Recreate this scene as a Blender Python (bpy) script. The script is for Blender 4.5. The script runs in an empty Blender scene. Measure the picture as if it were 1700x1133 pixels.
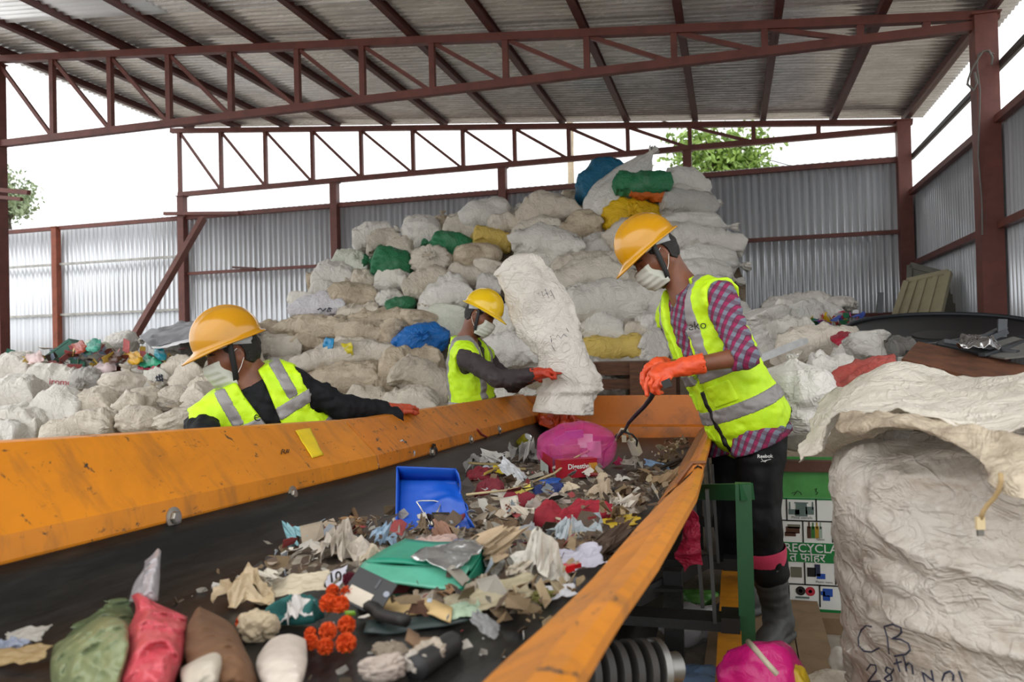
import bpy, bmesh, math, random
import numpy as np
from mathutils import Vector, Matrix
PI = math.pi
SC = bpy.context.scene
COL = SC.collection
rng = random.Random(11)
H = 1.30                                    # camera height above the yard floor
F = 1300.0; CX, CY = 850.0, 566.5           # focal length and centre of the 1700 x 1133 frame
Yc = np.array([363/F, -8.5/F, 1.0]); Yc /= np.linalg.norm(Yc)
Zc = np.array([-.0245, 1.0, 0.0]); Zc[2] = -(Zc[0]*Yc[0]+Zc[1]*Yc[1])/Yc[2]; Zc /= np.linalg.norm(Zc)
Xc = np.cross(Yc, Zc)
if Xc[0] < 0: Xc = -Xc
RW = np.array([Xc, Yc, Zc])                 # camera axes (right, up, forward) -> world
RIGHT, UP, FWD = RW[:, 0], RW[:, 1], RW[:, 2]
CAMP = np.array([0, 0, H])
def ray(x, y): return RW @ np.array([(x-CX)/F, -(y-CY)/F, 1.0])
def W(x, y, Y):                             # where the sight line of the photo meets a plane of constant depth Y
    d = ray(x, y); return CAMP + d*(Y/d[1])
def WX(x, y, X):
    d = ray(x, y); return CAMP + d*(X/d[0])
def WZ(x, y, z):
    d = ray(x, y); return CAMP + d*((z-H)/d[2])
def depth(p): return float((np.array(p)-CAMP) @ FWD)
def unit(v):
    v = np.array(v, float); return v/np.linalg.norm(v)

# ---------------------------------------------------------------- noise
def _h(ix, iy, iz, s):
    n = (ix*374761393 + iy*668265263 + iz*2147483647 + s*144665) & 0xffffffff
    n = ((n ^ (n >> 13))*1274126177) & 0xffffffff
    return ((n ^ (n >> 16)) & 0xffff)/32767.5 - 1.0
def vn(P, s=0):                             # smooth value noise in -1..1
    P = np.asarray(P, float); i = np.floor(P).astype(np.int64); f = P-i; f = f*f*(3-2*f)
    x, y, z = i[..., 0], i[..., 1], i[..., 2]; fx, fy, fz = f[..., 0], f[..., 1], f[..., 2]
    def L(a, b, t): return a+(b-a)*t
    c = [[[_h(x+a, y+b, z+d, s) for d in (0, 1)] for b in (0, 1)] for a in (0, 1)]
    return L(L(L(c[0][0][0], c[1][0][0], fx), L(c[0][1][0], c[1][1][0], fx), fy),
             L(L(c[0][0][1], c[1][0][1], fx), L(c[0][1][1], c[1][1][1], fx), fy), fz)
def fbm(P, s=0, o=3):
    P = np.asarray(P, float); r = 0; a = 1.0
    for k in range(o): r = r + a*vn(P*(2.03**k)+17.3*k, s+k); a *= .5
    return r
def ridge(P, s=0, o=2):                     # creases
    P = np.asarray(P, float); r = 0; a = 1.0
    for k in range(o): r = r + a*(1-2*np.abs(vn(P*(2.1**k)+9.1*k, s+k))); a *= .5
    return r

def crease(P, s=0):                         # thin sharp fold lines
    return (1-np.abs(vn(np.asarray(P, float), s)))**7

# ---------------------------------------------------------------- objects
def props(o, label=None, cat=None, group=None, kind=None):
    if label: o['label'] = label
    if cat: o['category'] = cat
    if group: o['group'] = group
    if kind: o['kind'] = kind
    return o
def obj(name, V, Fc, mat, parent=None, smooth=True, label=None, cat=None, group=None, kind=None, mats=None, mi=None, angle=None):
    me = bpy.data.meshes.new(name)
    V = np.asarray(V, float)
    if parent is not None:
        V = V - np.array(parent['_o'])
    me.from_pydata(V.tolist(), [], [tuple(int(i) for i in f) for f in Fc]); me.update()
    if mats:
        for m in mats: me.materials.append(m)
        if mi is not None: me.polygons.foreach_set('material_index', np.asarray(mi, dtype=np.int32))
    else: me.materials.append(mat)
    if smooth: me.polygons.foreach_set('use_smooth', [True]*len(me.polygons))
    if smooth and angle is not None:
        me.set_sharp_from_angle(angle=math.radians(angle))
    o = bpy.data.objects.new(name, me); COL.objects.link(o)
    if parent is not None: o.parent = parent; o['_o'] = list(parent['_o'])
    else: o['_o'] = [0.0, 0.0, 0.0]
    return props(o, label, cat, group, kind)
def based(o):                               # give a one-mesh thing its origin at its base
    V = np.array([v.co[:] for v in o.data.vertices])
    c = [(V[:, 0].min()+V[:, 0].max())/2, (V[:, 1].min()+V[:, 1].max())/2, V[:, 2].min()]
    o.data.transform(Matrix.Translation([-x for x in c])); o.location = c; o['_o'] = c
    return o
def thing(name, base, label, cat, group=None, kind=None):
    o = bpy.data.objects.new(name, None); COL.objects.link(o); o.location = [float(x) for x in base]; o['_o'] = [float(x) for x in base]
    o.empty_display_size = .05
    return props(o, label, cat, group, kind)

class MB:
    def __init__(s): s.V = []; s.F = []; s.M = []; s.m = 0
    def add(s, V, Fc):
        n = len(s.V); s.V.extend([tuple(float(c) for c in v) for v in V]); s.F.extend([tuple(int(i)+n for i in f) for f in Fc]); s.M.extend([s.m]*len(Fc)); return s
    def box(s, c, ax, hs):                  # centre, three unit axes, half sizes
        c = np.array(c, float); A = [np.array(a, float)*h for a, h in zip(ax, hs)]
        V = [c+i*A[0]+j*A[1]+k*A[2] for i in (-1, 1) for j in (-1, 1) for k in (-1, 1)]
        return s.add(V, [(0, 1, 3, 2), (4, 6, 7, 5), (0, 4, 5, 1), (2, 3, 7, 6), (0, 2, 6, 4), (1, 5, 7, 3)])
    def abox(s, lo, hi):
        lo = np.array(lo, float); hi = np.array(hi, float)
        return s.box((lo+hi)/2, np.eye(3), (hi-lo)/2)
    def bar(s, a, b, w, h, up=(0, 0, 1)):   # rectangular bar from a to b
        a = np.array(a, float); b = np.array(b, float); d = unit(b-a); up = np.array(up, float)
        if abs(d @ up) > .97: up = np.array([0, 1.0, 0])
        x = unit(np.cross(d, up)); z = np.cross(x, d)
        return s.box((a+b)/2, (d, x, z), (np.linalg.norm(b-a)/2, w/2, h/2))
    def tube(s, pts, r, n=8, cap=True):
        pts = [np.array(p, float) for p in pts]; r = [r]*len(pts) if np.isscalar(r) else list(r)
        V = []; u = None
        for i, p in enumerate(pts):
            d = unit(pts[min(i+1, len(pts)-1)]-pts[max(i-1, 0)])
            if u is None:
                u = np.cross(d, (0, 0, 1.0))
                if np.linalg.norm(u) < 1e-3: u = np.cross(d, (1.0, 0, 0))
            u = unit(u-d*(u @ d)); w = np.cross(d, u)
            V += [p+r[i]*(math.cos(2*PI*k/n)*u+math.sin(2*PI*k/n)*w) for k in range(n)]
        Fc = [(i*n+k, i*n+(k+1) % n, (i+1)*n+(k+1) % n, (i+1)*n+k) for i in range(len(pts)-1) for k in range(n)]
        if cap: Fc += [tuple(range(n-1, -1, -1)), tuple((len(pts)-1)*n+k for k in range(n))]
        return s.add(V, Fc)
    def lathe(s, c, axis, prof, n=24, ref=(0, 0, 1)):   # prof: (along, radius)
        c = np.array(c, float); a = unit(axis); u = np.cross(a, ref)
        if np.linalg.norm(u) < 1e-3: u = np.cross(a, (1.0, 0, 0))
        u = unit(u); w = np.cross(a, u)
        V = [c+a*t+r*(math.cos(2*PI*k/n)*u+math.sin(2*PI*k/n)*w) for t, r in prof for k in range(n)]
        m = len(prof)
        Fc = [(i*n+k, i*n+(k+1) % n, (i+1)*n+(k+1) % n, (i+1)*n+k) for i in range(m-1) for k in range(n)]
        return s.add(V, Fc)
    def grid(s, G, closed_u=False):         # G[i][j] points
        G = np.asarray(G, float); a, b = G.shape[:2]
        Fc = [(i*b+j, i*b+j+1, ((i+1) % a)*b+j+1, ((i+1) % a)*b+j) for i in range(a if closed_u else a-1) for j in range(b-1)]
        return s.add(G.reshape(-1, 3), Fc)
    def obj(s, name, mat, parent=None, **k):
        k.setdefault('smooth', False)
        return obj(name, s.V, s.F, mat, parent, **k)

def thick(G, t):                            # a sheet of points into a closed shell of thickness t
    G = np.asarray(G, float); a, b = G.shape[:2]
    du = np.gradient(G, axis=0); dv = np.gradient(G, axis=1); N = np.cross(du, dv)
    N /= (np.linalg.norm(N, axis=2, keepdims=True)+1e-9)
    T = G+N*t/2; B = G-N*t/2; n = a*b
    V = np.concatenate([T.reshape(-1, 3), B.reshape(-1, 3)])
    Fc = [(i*b+j, (i+1)*b+j, (i+1)*b+j+1, i*b+j+1) for i in range(a-1) for j in range(b-1)]
    Fc += [tuple(n+k for k in reversed(f)) for f in Fc]
    bd = [(i, 0) for i in range(a)]+[(a-1, j) for j in range(1, b)]+[(i, b-1) for i in range(a-2, -1, -1)]+[(0, j) for j in range(b-2, 0, -1)]
    ids = [i*b+j for i, j in bd]
    Fc += [(ids[k], n+ids[k], n+ids[(k+1) % len(ids)], ids[(k+1) % len(ids)]) for k in range(len(ids))]
    return V, Fc

# ---------------------------------------------------------------- signed distance modelling
def cap(P, a, b, ra, rb=None):
    rb = ra if rb is None else rb
    a = np.array(a, float); ab = np.array(b, float)-a
    t = np.clip(((P-a) @ ab)/(ab @ ab+1e-12), 0, 1)
    return np.linalg.norm(P-a-t[..., None]*ab, axis=-1)-(ra+(rb-ra)*t)
def ell(P, c, ax, r):
    q = (P-np.array(c, float)) @ np.array(ax, float).T; r = np.array(r, float)
    k0 = np.linalg.norm(q/r, axis=-1); k1 = np.linalg.norm(q/(r*r), axis=-1)+1e-9
    return k0*(k0-1)/k1
def sbox(P, c, ax, hs, r=.0):
    q = np.abs((P-np.array(c, float)) @ np.array(ax, float).T)-(np.array(hs, float)-r)
    return np.linalg.norm(np.maximum(q, 0), axis=-1)+np.minimum(q.max(axis=-1), 0)-r
def smin(a, b, k):
    h = np.clip(.5+.5*(b-a)/k, 0, 1); return b+(a-b)*h-k*h*(1-h)
def smax(a, b, k): return -smin(-a, -b, k)
def nets(f, lo, hi, h):                     # surface nets of f=0
    lo = np.array(lo, float); n = np.ceil((np.array(hi, float)-lo)/h).astype(int)+1
    gx, gy, gz = [lo[i]+h*np.arange(n[i]) for i in range(3)]
    V = np.empty(n); B = 10; nb = -(-n//B)
    bi = np.stack(np.meshgrid(*[np.arange(k) for k in nb], indexing='ij'), -1).reshape(-1, 3)
    cc = lo+h*(bi*B+(B-1)/2); fc = f(cc); far = np.abs(fc) > 1.75*h*B*.87
    for i in np.where(far)[0]:
        p = bi[i]*B; V[p[0]:p[0]+B, p[1]:p[1]+B, p[2]:p[2]+B] = fc[i]
    loc = np.stack(np.meshgrid(*[np.arange(B)]*3, indexing='ij'), -1).reshape(-1, 3)
    act_ = bi[~far]
    for k in range(0, len(act_), 300):
        I = (act_[k:k+300, None, :]*B+loc[None]).reshape(-1, 3); v = f(lo+h*I); m = (I < n).all(1)
        V[tuple(I[m].T)] = v[m]
    S = V < 0
    cs = np.zeros(n-1, int)
    for a in (0, 1):
        for b in (0, 1):
            for c in (0, 1): cs += S[a:n[0]-1+a, b:n[1]-1+b, c:n[2]-1+c]
    act = (cs > 0) & (cs < 8); idx = -np.ones(n-1, int); ids = np.argwhere(act); idx[act] = np.arange(len(ids))
    acc = np.zeros((len(ids), 3)); cnt = np.zeros(len(ids))
    for ax in range(3):
        o1, o2 = [k for k in range(3) if k != ax]
        for b in (0, 1):
            for c in (0, 1):
                off = np.zeros(3, int); off[o1] = b; off[o2] = c; p = ids+off; q = p.copy(); q[:, ax] += 1
                va = V[tuple(p.T)]; vb = V[tuple(q.T)]; m = (va < 0) != (vb < 0)
                t = va[m]/(va[m]-vb[m]); pt = p[m].astype(float); pt[:, ax] += t
                acc[m] += pt; cnt[m] += 1
    verts = lo+h*acc/cnt[:, None]; faces = []
    for ax in range(3):
        o1, o2 = [(1, 2), (2, 0), (0, 1)][ax]
        sl0 = [slice(None)]*3; sl1 = [slice(None)]*3; sl0[ax] = slice(0, n[ax]-1); sl1[ax] = slice(1, n[ax])
        ch = S[tuple(sl0)] != S[tuple(sl1)]; e = np.argwhere(ch)
        ok = (e[:, o1] > 0) & (e[:, o2] > 0) & (e[:, o1] < n[o1]-1) & (e[:, o2] < n[o2]-1); e = e[ok]
        if not len(e): continue
        def at(d1, d2):
            p = e.copy(); p[:, o1] += d1; p[:, o2] += d2; return idx[tuple(p.T)]
        q = np.stack([at(-1, -1), at(0, -1), at(0, 0), at(-1, 0)], 1)
        fl = ~S[tuple(e.T)]; q[fl] = q[fl][:, ::-1]; faces.append(q)
    return verts, np.concatenate(faces)
def solid(name, f, lo, hi, h, mat, parent=None, **k):
    V, Fc = nets(f, lo, hi, h)
    return obj(name, V, Fc, mat, parent, **k)

# ---------------------------------------------------------------- materials
def lin(c):
    if isinstance(c, str):
        c = c.lstrip('#'); c = [int(c[i:i+2], 16)/255 for i in (0, 2, 4)]
        c = [x/12.92 if x <= .04045 else ((x+.055)/1.055)**2.4 for x in c]
    return (*c, 1.0)
class NT:
    def __init__(s, name):
        s.m = bpy.data.materials.new(name); s.m.use_nodes = True; s.t = s.m.node_tree; s.b = s.t.nodes['Principled BSDF']; s.co = None
    def n(s, typ, **k):
        nd = s.t.nodes.new(typ)
        for a, v in k.items():
            if hasattr(nd, a): setattr(nd, a, v)
            else: nd.inputs[a.replace('_', ' ')].default_value = v
        return nd
    def l(s, a, b): s.t.links.new(a, b)
    def coord(s):
        if s.co is None: s.co = s.n('ShaderNodeTexCoord')
        return s.co.outputs['Object']
    def noise(s, scale=5, detail=4, rough=.6, dist=0, stretch=None, off=0):
        nz = s.n('ShaderNodeTexNoise'); nz.inputs['Scale'].default_value = scale; nz.inputs['Detail'].default_value = detail
        nz.inputs['Roughness'].default_value = rough; nz.inputs['Distortion'].default_value = dist
        mp = s.n('ShaderNodeMapping'); s.l(s.coord(), mp.inputs[0]); mp.inputs['Location'].default_value = (off, off*.7, off*1.3)
        if stretch: mp.inputs['Scale'].default_value = stretch
        s.l(mp.outputs[0], nz.inputs['Vector']); return nz.outputs['Fac']
    def ramp(s, src, a, b, c0=(0, 0, 0, 1), c1=(1, 1, 1, 1)):
        r = s.n('ShaderNodeValToRGB'); e = r.color_ramp.elements; e[0].position = a; e[1].position = b; e[0].color = c0; e[1].color = c1
        s.l(src, r.inputs[0]); return r.outputs[0]
    def mix(s, fac, a, b, mode='MIX'):
        mx = s.n('ShaderNodeMix', data_type='RGBA', blend_type=mode)
        for sock, v in ((mx.inputs[0], fac), (mx.inputs[6], a), (mx.inputs[7], b)):
            if isinstance(v, (tuple, list)): sock.default_value = v
            elif isinstance(v, (int, float)): sock.default_value = v
            else: s.l(v, sock)
        return mx.outputs[2]
    def math(s, op, a, b=0.0, c=None):
        nd = s.n('ShaderNodeMath', operation=op)
        for k, v in enumerate((a, b, c)):
            if v is None: continue
            if isinstance(v, (int, float)): nd.inputs[k].default_value = v
            else: s.l(v, nd.inputs[k])
        return nd.outputs[0]
    def col(s, v):
        if isinstance(v, tuple): s.b.inputs['Base Color'].default_value = v
        else: s.l(v, s.b.inputs['Base Color'])
    def bump(s, src, strength=.3, dist=.01):
        bp = s.n('ShaderNodeBump'); bp.inputs['Strength'].default_value = strength; bp.inputs['Distance'].default_value = dist
        s.l(src, bp.inputs['Height']); s.l(bp.outputs[0], s.b.inputs['Normal']); return s
    def set(s, **k):
        for a, v in k.items():
            sock = s.b.inputs[a.replace('_', ' ')]
            if isinstance(v, (int, float, tuple)): sock.default_value = v
            else: s.l(v, sock)
        return s
_mc = {}
def plain(c, rough=.6, metal=0, bump=0, bscale=60, var=.12, name=None, **k):
    key = (str(c), rough, metal, bump, bscale, var, str(sorted(k.items())))
    if key in _mc: return _mc[key]
    t = NT(name or 'surface'); b = lin(c); dk = tuple(x*(1-var*2) for x in b[:3])+(1,)
    t.col(t.mix(t.ramp(t.noise(9, 4), .35, .65), dk, b)); t.set(Roughness=rough, Metallic=metal, **k)
    if bump: t.bump(t.noise(bscale, 4), bump)
    _mc[key] = t.m; return t.m
def painted(c, chip=(.03, .025, .02, 1), amount=.63, rough=.45, name='painted_steel', dirt=.5, scale=5):
    t = NT(name); b = lin(c); dk = tuple(x*.72 for x in b[:3])+(1,)
    base = t.mix(t.ramp(t.noise(2.2, 5, .7, 1), .35, .7), b, dk)
    sc = t.ramp(t.noise(scale*4, 6, .75, .5, (1, 1, 1)), amount, amount+.03)
    fine = t.ramp(t.noise(scale*9, 4, .8, .2, (1, .22, 1), 11), amount+.02, amount+.05); sc = t.math('MAXIMUM', sc, t.math('MULTIPLY', fine, .8))
    sm = t.ramp(t.noise(scale*.8, 5, .7, 0, (1, 3, 1), 4), .5, .75)
    base = t.mix(t.math('MULTIPLY', sm, dirt), base, (.12, .06, .025, 1))
    t.col(t.mix(sc, base, chip)); t.set(Roughness=rough); t.bump(t.noise(40, 3), .05, .004)
    return t.m
def rusted(c='#6d3a30', name='red_oxide_steel'):
    t = NT(name); b = lin(c)
    t.col(t.mix(t.ramp(t.noise(7, 6, .7), .4, .7), b, tuple(x*.62 for x in b[:3])+(1,))); t.set(Roughness=.55)
    t.bump(t.noise(50, 3), .08, .004); return t.m
def galvanised(name, tint=(.62, .64, .66), rough=.3, streak=(30, 30, .6), dirt=.25, metal=.9, rust=.0):
    t = NT(name)
    n1 = t.noise(1.0, 6, .7, .2, streak); n2 = t.noise(1.6, 4, .6, 0, None, 3)
    c = t.mix(t.ramp(n1, .35, .7), (*[x*.66 for x in tint], 1), (*tint, 1))
    c = t.mix(t.math('MULTIPLY', t.ramp(n2, .5, .75), dirt), c, (.25, .22, .19, 1))
    t.col(c); t.set(Metallic=metal, Roughness=t.math('ADD', t.math('MULTIPLY', n1, .25), rough-.1)); return t.m
def sackmat(name, c, dirty=.3, dc=(.17, .105, .055, 1), rough=.5, wv=900):
    t = NT(name); b = lin(c)
    oi = t.n('ShaderNodeObjectInfo')
    v = t.mix(t.ramp(t.noise(3, 5, .65), .3, .7), b, tuple(x*.84 for x in b[:3])+(1,))
    v = t.mix(t.math('MULTIPLY', t.ramp(oi.outputs['Random'], .2, 1.0), .28), v, tuple(x*y for x, y in zip(b[:3], (.86, .8, .7)))+(1,))
    st = t.math('MULTIPLY', t.ramp(t.noise(4.2, 7, .72, .6, (1, 1, 1.6), 7), .55-.12*dirty, .78), dirty)
    v = t.mix(st, v, dc)
    sp = t.math('MULTIPLY', t.ramp(t.noise(26, 5, .8, 0, None, 2), .60, .72), dirty*.7)
    t.col(t.mix(sp, v, dc))
    t.set(Roughness=rough); t.b.inputs['Specular IOR Level'].default_value = .35
    h = t.math('ADD', t.math('MULTIPLY', t.noise(16, 5, .65, .8, (1, .35, 1)), 1.0), t.math('MULTIPLY', t.noise(wv*.25, 2), .12))
    nn = t.noise(5.5, 3, .6, 1.4, (1, .5, 1), 23); cz = t.math('POWER', t.math('SUBTRACT', 1.0, t.math('ABSOLUTE', t.math('SUBTRACT', t.math('MULTIPLY', nn, 2.0), 1.0))), 14.0)
    n2 = t.noise(11, 3, .6, 1.0, (.6, 1, 1), 41); c2 = t.math('POWER', t.math('SUBTRACT', 1.0, t.math('ABSOLUTE', t.math('SUBTRACT', t.math('MULTIPLY', n2, 2.0), 1.0))), 12.0)
    h = t.math('ADD', h, t.math('ADD', t.math('MULTIPLY', cz, .6), t.math('MULTIPLY', c2, -.35)))
    t.bump(h, .55, .018); return t.m
def film(name, c, alpha=.6, rough=.2, bump=.3):
    t = NT(name); t.col(lin(c)); t.set(Roughness=rough, Alpha=alpha); t.bump(t.noise(35, 4, .6, .8), bump, .01); return t.m

M = dict(
    red=rusted(), orange_post=rusted('#8a4428', 'orange_oxide_steel'), darkred=rusted('#5a2e28', 'purlin_steel'),
    wall=galvanised('wall_sheet', (.80, .83, .87), .28, (26, 26, .35), .08, .48),
    roof=galvanised('roof_sheet', (.94, .94, .94), .24, (1.2, 14, 14), .2, .48),
    clear=plain((.9, .9, .9), .4, 0, var=.02, name='skylight_sheet', Transmission_Weight=.75),
    white_rail=plain('#b9b8b2', .5, var=.2),
    conv=painted('#cf7f14', amount=.625, dirt=.6), conv2=painted('#c87510', amount=.61, dirt=.8, name='painted_steel_worn', scale=6), beam=painted('#d08a1c', amount=.66, dirt=.6),
    rubber=NT('rubber').m, steel=plain('#8b8a86', .35, .85), dsteel=plain('#2a2a2a', .55, .3, .2),
    green=painted('#1f5a33', amount=.72, dirt=.1, name='green_paint'),
    black=plain('#141414', .5, bump=.1), white=plain('#d9d9d5', .5, var=.05),
)
t = NT('belt_rubber'); b0 = t.ramp(t.noise(1.5, 6, .75, 0, (9, 1.2, 9)), .45, .8)
t.col(t.mix(b0, lin('#0e0e0e'), lin('#33312e'))); t.set(Roughness=.42); t.bump(t.noise(18, 4, .6, 0, (3, .6, 3)), .15, .01); M['rubber'] = t.m
t = NT('yard_floor'); t.col(t.mix(t.ramp(t.noise(1.3, 8, .75), .4, .65), lin('#7d7468'), lin('#a39a8c'))); t.set(Roughness=.9); t.bump(t.noise(12, 6), .5, .03); M['floor'] = t.m

# ---------------------------------------------------------------- camera and sky
cam = bpy.data.cameras.new('camera'); co = bpy.data.objects.new('camera', cam); COL.objects.link(co); SC.camera = co
cam.sensor_width = 36; cam.lens = F/1700*36; cam.clip_end = 300
mw = np.eye(4); mw[:3, 0] = RIGHT; mw[:3, 1] = UP; mw[:3, 2] = -FWD; mw[:3, 3] = CAMP
co.matrix_world = Matrix(mw.tolist())
cam.dof.use_dof = True; cam.dof.focus_distance = 3.6; cam.dof.aperture_fstop = 4.0
SC.view_settings.view_transform = 'Standard'; SC.view_settings.look = 'None'; SC.view_settings.gamma = 1; SC.view_settings.use_curve_mapping = False
SC.view_settings.exposure = 0.0
wd = bpy.data.worlds.new('overcast_sky'); SC.world = wd; wd.use_nodes = True; nt = wd.node_tree
bg = nt.nodes['Background']; tc = nt.nodes.new('ShaderNodeTexCoord'); sx = nt.nodes.new('ShaderNodeSeparateXYZ'); nt.links.new(tc.outputs['Generated'], sx.inputs[0])
rp = nt.nodes.new('ShaderNodeValToRGB'); rp.color_ramp.elements[0].position = 0.0; rp.color_ramp.elements[1].position = .9
rp.color_ramp.elements[0].color = (.93, .95, .97, 1); rp.color_ramp.elements[1].color = (1, .99, .98, 1)
nt.links.new(sx.outputs[2], rp.inputs[0]); nt.links.new(rp.outputs[0], bg.inputs[0]); bg.inputs[1].default_value = 2.05
def sun(name, az, el, strength, ang, color=(1, 1, 1)):
    l = bpy.data.lights.new(name, 'SUN'); l.energy = strength; l.angle = math.radians(ang); l.color = color
    o = bpy.data.objects.new(name, l); COL.objects.link(o)
    d = Vector((math.sin(az)*math.cos(el), math.cos(az)*math.cos(el), math.sin(el)))   # towards the sun
    o.rotation_euler = d.to_track_quat('Z', 'Y').to_euler(); return o
sun('hazy_sun', math.radians(215), math.radians(46), .6, 70, (1, .97, .93))
# ================================================================ the shed
YB, YN = 10.5, 7.3                          # back wall / near truss
XR = float(W(1503, 400, YB)[0]); XL = float(W(299, 300, YB)[0])
MB().abox((-40, -12, -.3), (40, 45, 0)).obj('floor', M['floor'], kind='structure', label='trodden dirt floor of the shed', cat='floor')
def corr(p0, u, length, v, height, nrm, per=.088, amp=.014, seg=8, seed=0, split=.9):
    n = int(length/per*seg); x = np.linspace(0, length, n); z = np.array([0, .5, 1.0])
    s = amp*np.cos(2*PI*x/per)
    jit = np.zeros_like(x)
    G = np.array([[np.array(p0)+np.array(u)*xx+np.array(v)*height*zz+np.array(nrm)*(ss+j) for zz in z] for xx, ss, j in zip(x, s, jit)])
    return thick(G, .004)
ZB = H+2.23
V, Fc = corr((-13.2, YB+.06, 0), (1, 0, 0), XR+13.2+.1, (0, 0, 1), ZB+.06, (0, -1, 0))
obj('wall_back', V, Fc, M['wall'], kind='structure', label='corrugated metal sheet wall across the back of the shed', cat='wall')
V, Fc = corr((XR+.115, YB+.05, 0), (0, -1, 0), 6.0, (0, 0, 1), H+1.86, (-1, 0, 0))
obj('wall_right', V, Fc, M['wall'], kind='structure', label='corrugated metal sheet wall along the right side', cat='wall')
# roof
zl, zr = H+.345*YB, H+2.69
def rz(x): return zl+(zr-zl)*(x-XL)/(XR-XL)
x0, x1, y0, y1 = XL-.25, XR+.3, 1.2, YB+.3
sl = unit((x1-x0, 0, rz(x1)-rz(x0))); nr = np.array([-sl[2], 0, sl[0]])
def roofpatch(name, ya, yb, xa, xb, mat, dz, label, cat):
    p = np.array([xa, ya, rz(xa)+.14+dz]); L = np.linalg.norm([xb-xa, rz(xb)-rz(xa)])
    V, Fc = corr(p, (0, 1, 0), yb-ya, sl, L, nr, per=.09, amp=.014)
    return obj(name, V, Fc, mat, kind='structure', label=label, cat=cat)
def roofY(px, py):                            # depth at which a sight line meets the roof sheet
    Y = 6.0
    for k in range(30):
        p = W(px, py, Y); Y = Y*(rz(p[0])+.15-H)/(p[2]-H)
    return Y
ysk = (roofY(2, 42)+roofY(280, 6))/2
roofpatch('ceiling', ysk-.03, y1, x0, x1, M['roof'], 0, 'underside of the corrugated metal roof', 'roof')
roofpatch('trim_skylight', y0, ysk, x0, float(W(285, 5, ysk)[0]), M['clear'], -.03, 'pale translucent roof sheet at the top left corner', 'roof')
roofpatch('trim_roof_edge', y0, ysk, float(W(285, 5, ysk)[0])-.03, x1, M['roof'], -.03, 'nearest strip of corrugated metal roof', 'roof')
# purlins
pur_px = [307, 385, 466, 552, 638, 733, 830, 931, 1039, 1153, 1266, 1384, 1506]
side = ['along the left eave', 'second from the left eave', 'third from the left eave', 'fourth from the left eave', 'fifth from the left eave', 'sixth from the left eave', 'in the middle of the roof', 'just right of the middle of the roof', 'above the top of the sack pile', 'third from the right eave side', 'above the yellow helmet of the right worker', 'next to the right eave one', 'along the right eave']
side[9] = 'fourth from the right eave'; side[10] = 'third from the right eave'; side[11] = 'second from the right eave'; side[8] = 'fifth from the right eave'
for i, px in enumerate(pur_px):
    x = float(W(px, 210, YB)[0]); z = rz(x)+.085
    m = MB(); m.bar((x, y0, z), (x, y1-.1, z), .05, .075)
    m.bar((x+.03, y0, z+.035), (x+.03, y1-.1, z+.035), .03, .008); m.bar((x+.03, y0, z-.035), (x+.03, y1-.1, z-.035), .03, .008)
    based(m.obj('roof_purlin', M['darkred'], label='red steel purlin under the metal roof, '+side[i], cat='roof beam', group='purlins under the roof'))
# trusses
def truss(Y, verts_px, ytop, label, w, deep):
    zb = zr-.02
    t = thing('roof_truss', (XL, Y, zb), label, 'truss', 'trusses under the roof')
    xs = [float(W(p, ytop, Y)[0]) for p in verts_px]
    m = MB(); m.bar((XL-.15, Y, rz(XL-.15)), (XR+.12, Y, rz(XR+.12)), w, w); m.obj('top_chord', M['red'], t)
    m = MB(); m.bar((XL-.03, Y, zb-.06), (XR, Y, zb-.06), w, w); m.obj('bottom_chord', M['red'], t)
    xs = [XL]+xs+[XR-.1]
    for i, x in enumerate(xs[:-1]):
        MB().bar((x, Y, zb-.06), (x, Y, rz(x)), w*.75, w*.75).obj('web_post', M['red'], t)
        xn = xs[i+1]
        if i < len(xs)-3: MB().bar((x, Y+.01, rz(x)-.02), (xn-.02, Y+.01, zb-.05), w*.5, w*.55).obj('web_brace', M['red'], t)
truss(YN, [87, 183, 280, 383, 494, 602, 718, 840, 975, 1120, 1271, 1430, 1540], 120, 'nearer red steel roof truss spanning the whole shed', .075, 1)
truss(YB, [367, 441, 519, 600, 686, 769, 855, 945, 1043, 1146, 1252, 1360], 260, 'farther red steel roof truss above the back wall', .07, 1)
# posts
def post(x, y, zt, w, label, mat='red', name='steel_post'):
    m = MB(); m.abox((x-w/2, y-w/2, 0), (x+w/2, y+w/2, zt)); m.abox((x-w*.8, y-w*.8, 0), (x+w*.8, y+w*.8, .02)); m.abox((x-w*.65, y-w*.65, zt-.012), (x+w*.65, y+w*.65, zt))
    return based(m.obj(name, M[mat], label=label, cat='post', group='posts holding up the roof'))
zb = zr-.02-.1
post(XL, YN, rz(XL)-.05, .13, 'red steel post at the left edge of the photo')
post(XR, YN, zr+.0, .17, 'thick red steel post standing in front of the right wall')
for px, lb in ((303, 'red steel post beside the leaning pole'), (556, 'red steel post left of the main sack pile'), (835, 'red steel post rising behind the middle of the sack pile'), (1142, 'red steel post in front of the green tree')):
    post(float(W(px, 300, YB-.03)[0]), YB-.05, zb, .11, lb)
post(XR, YB-.05, zr, .15, 'red steel post in the back right corner')
post(float(W(97, 400, YB)[0]), YB-.05, ZB+.02, .10, 'orange-brown steel post at the far left of the back wall', 'orange_post')
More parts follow.
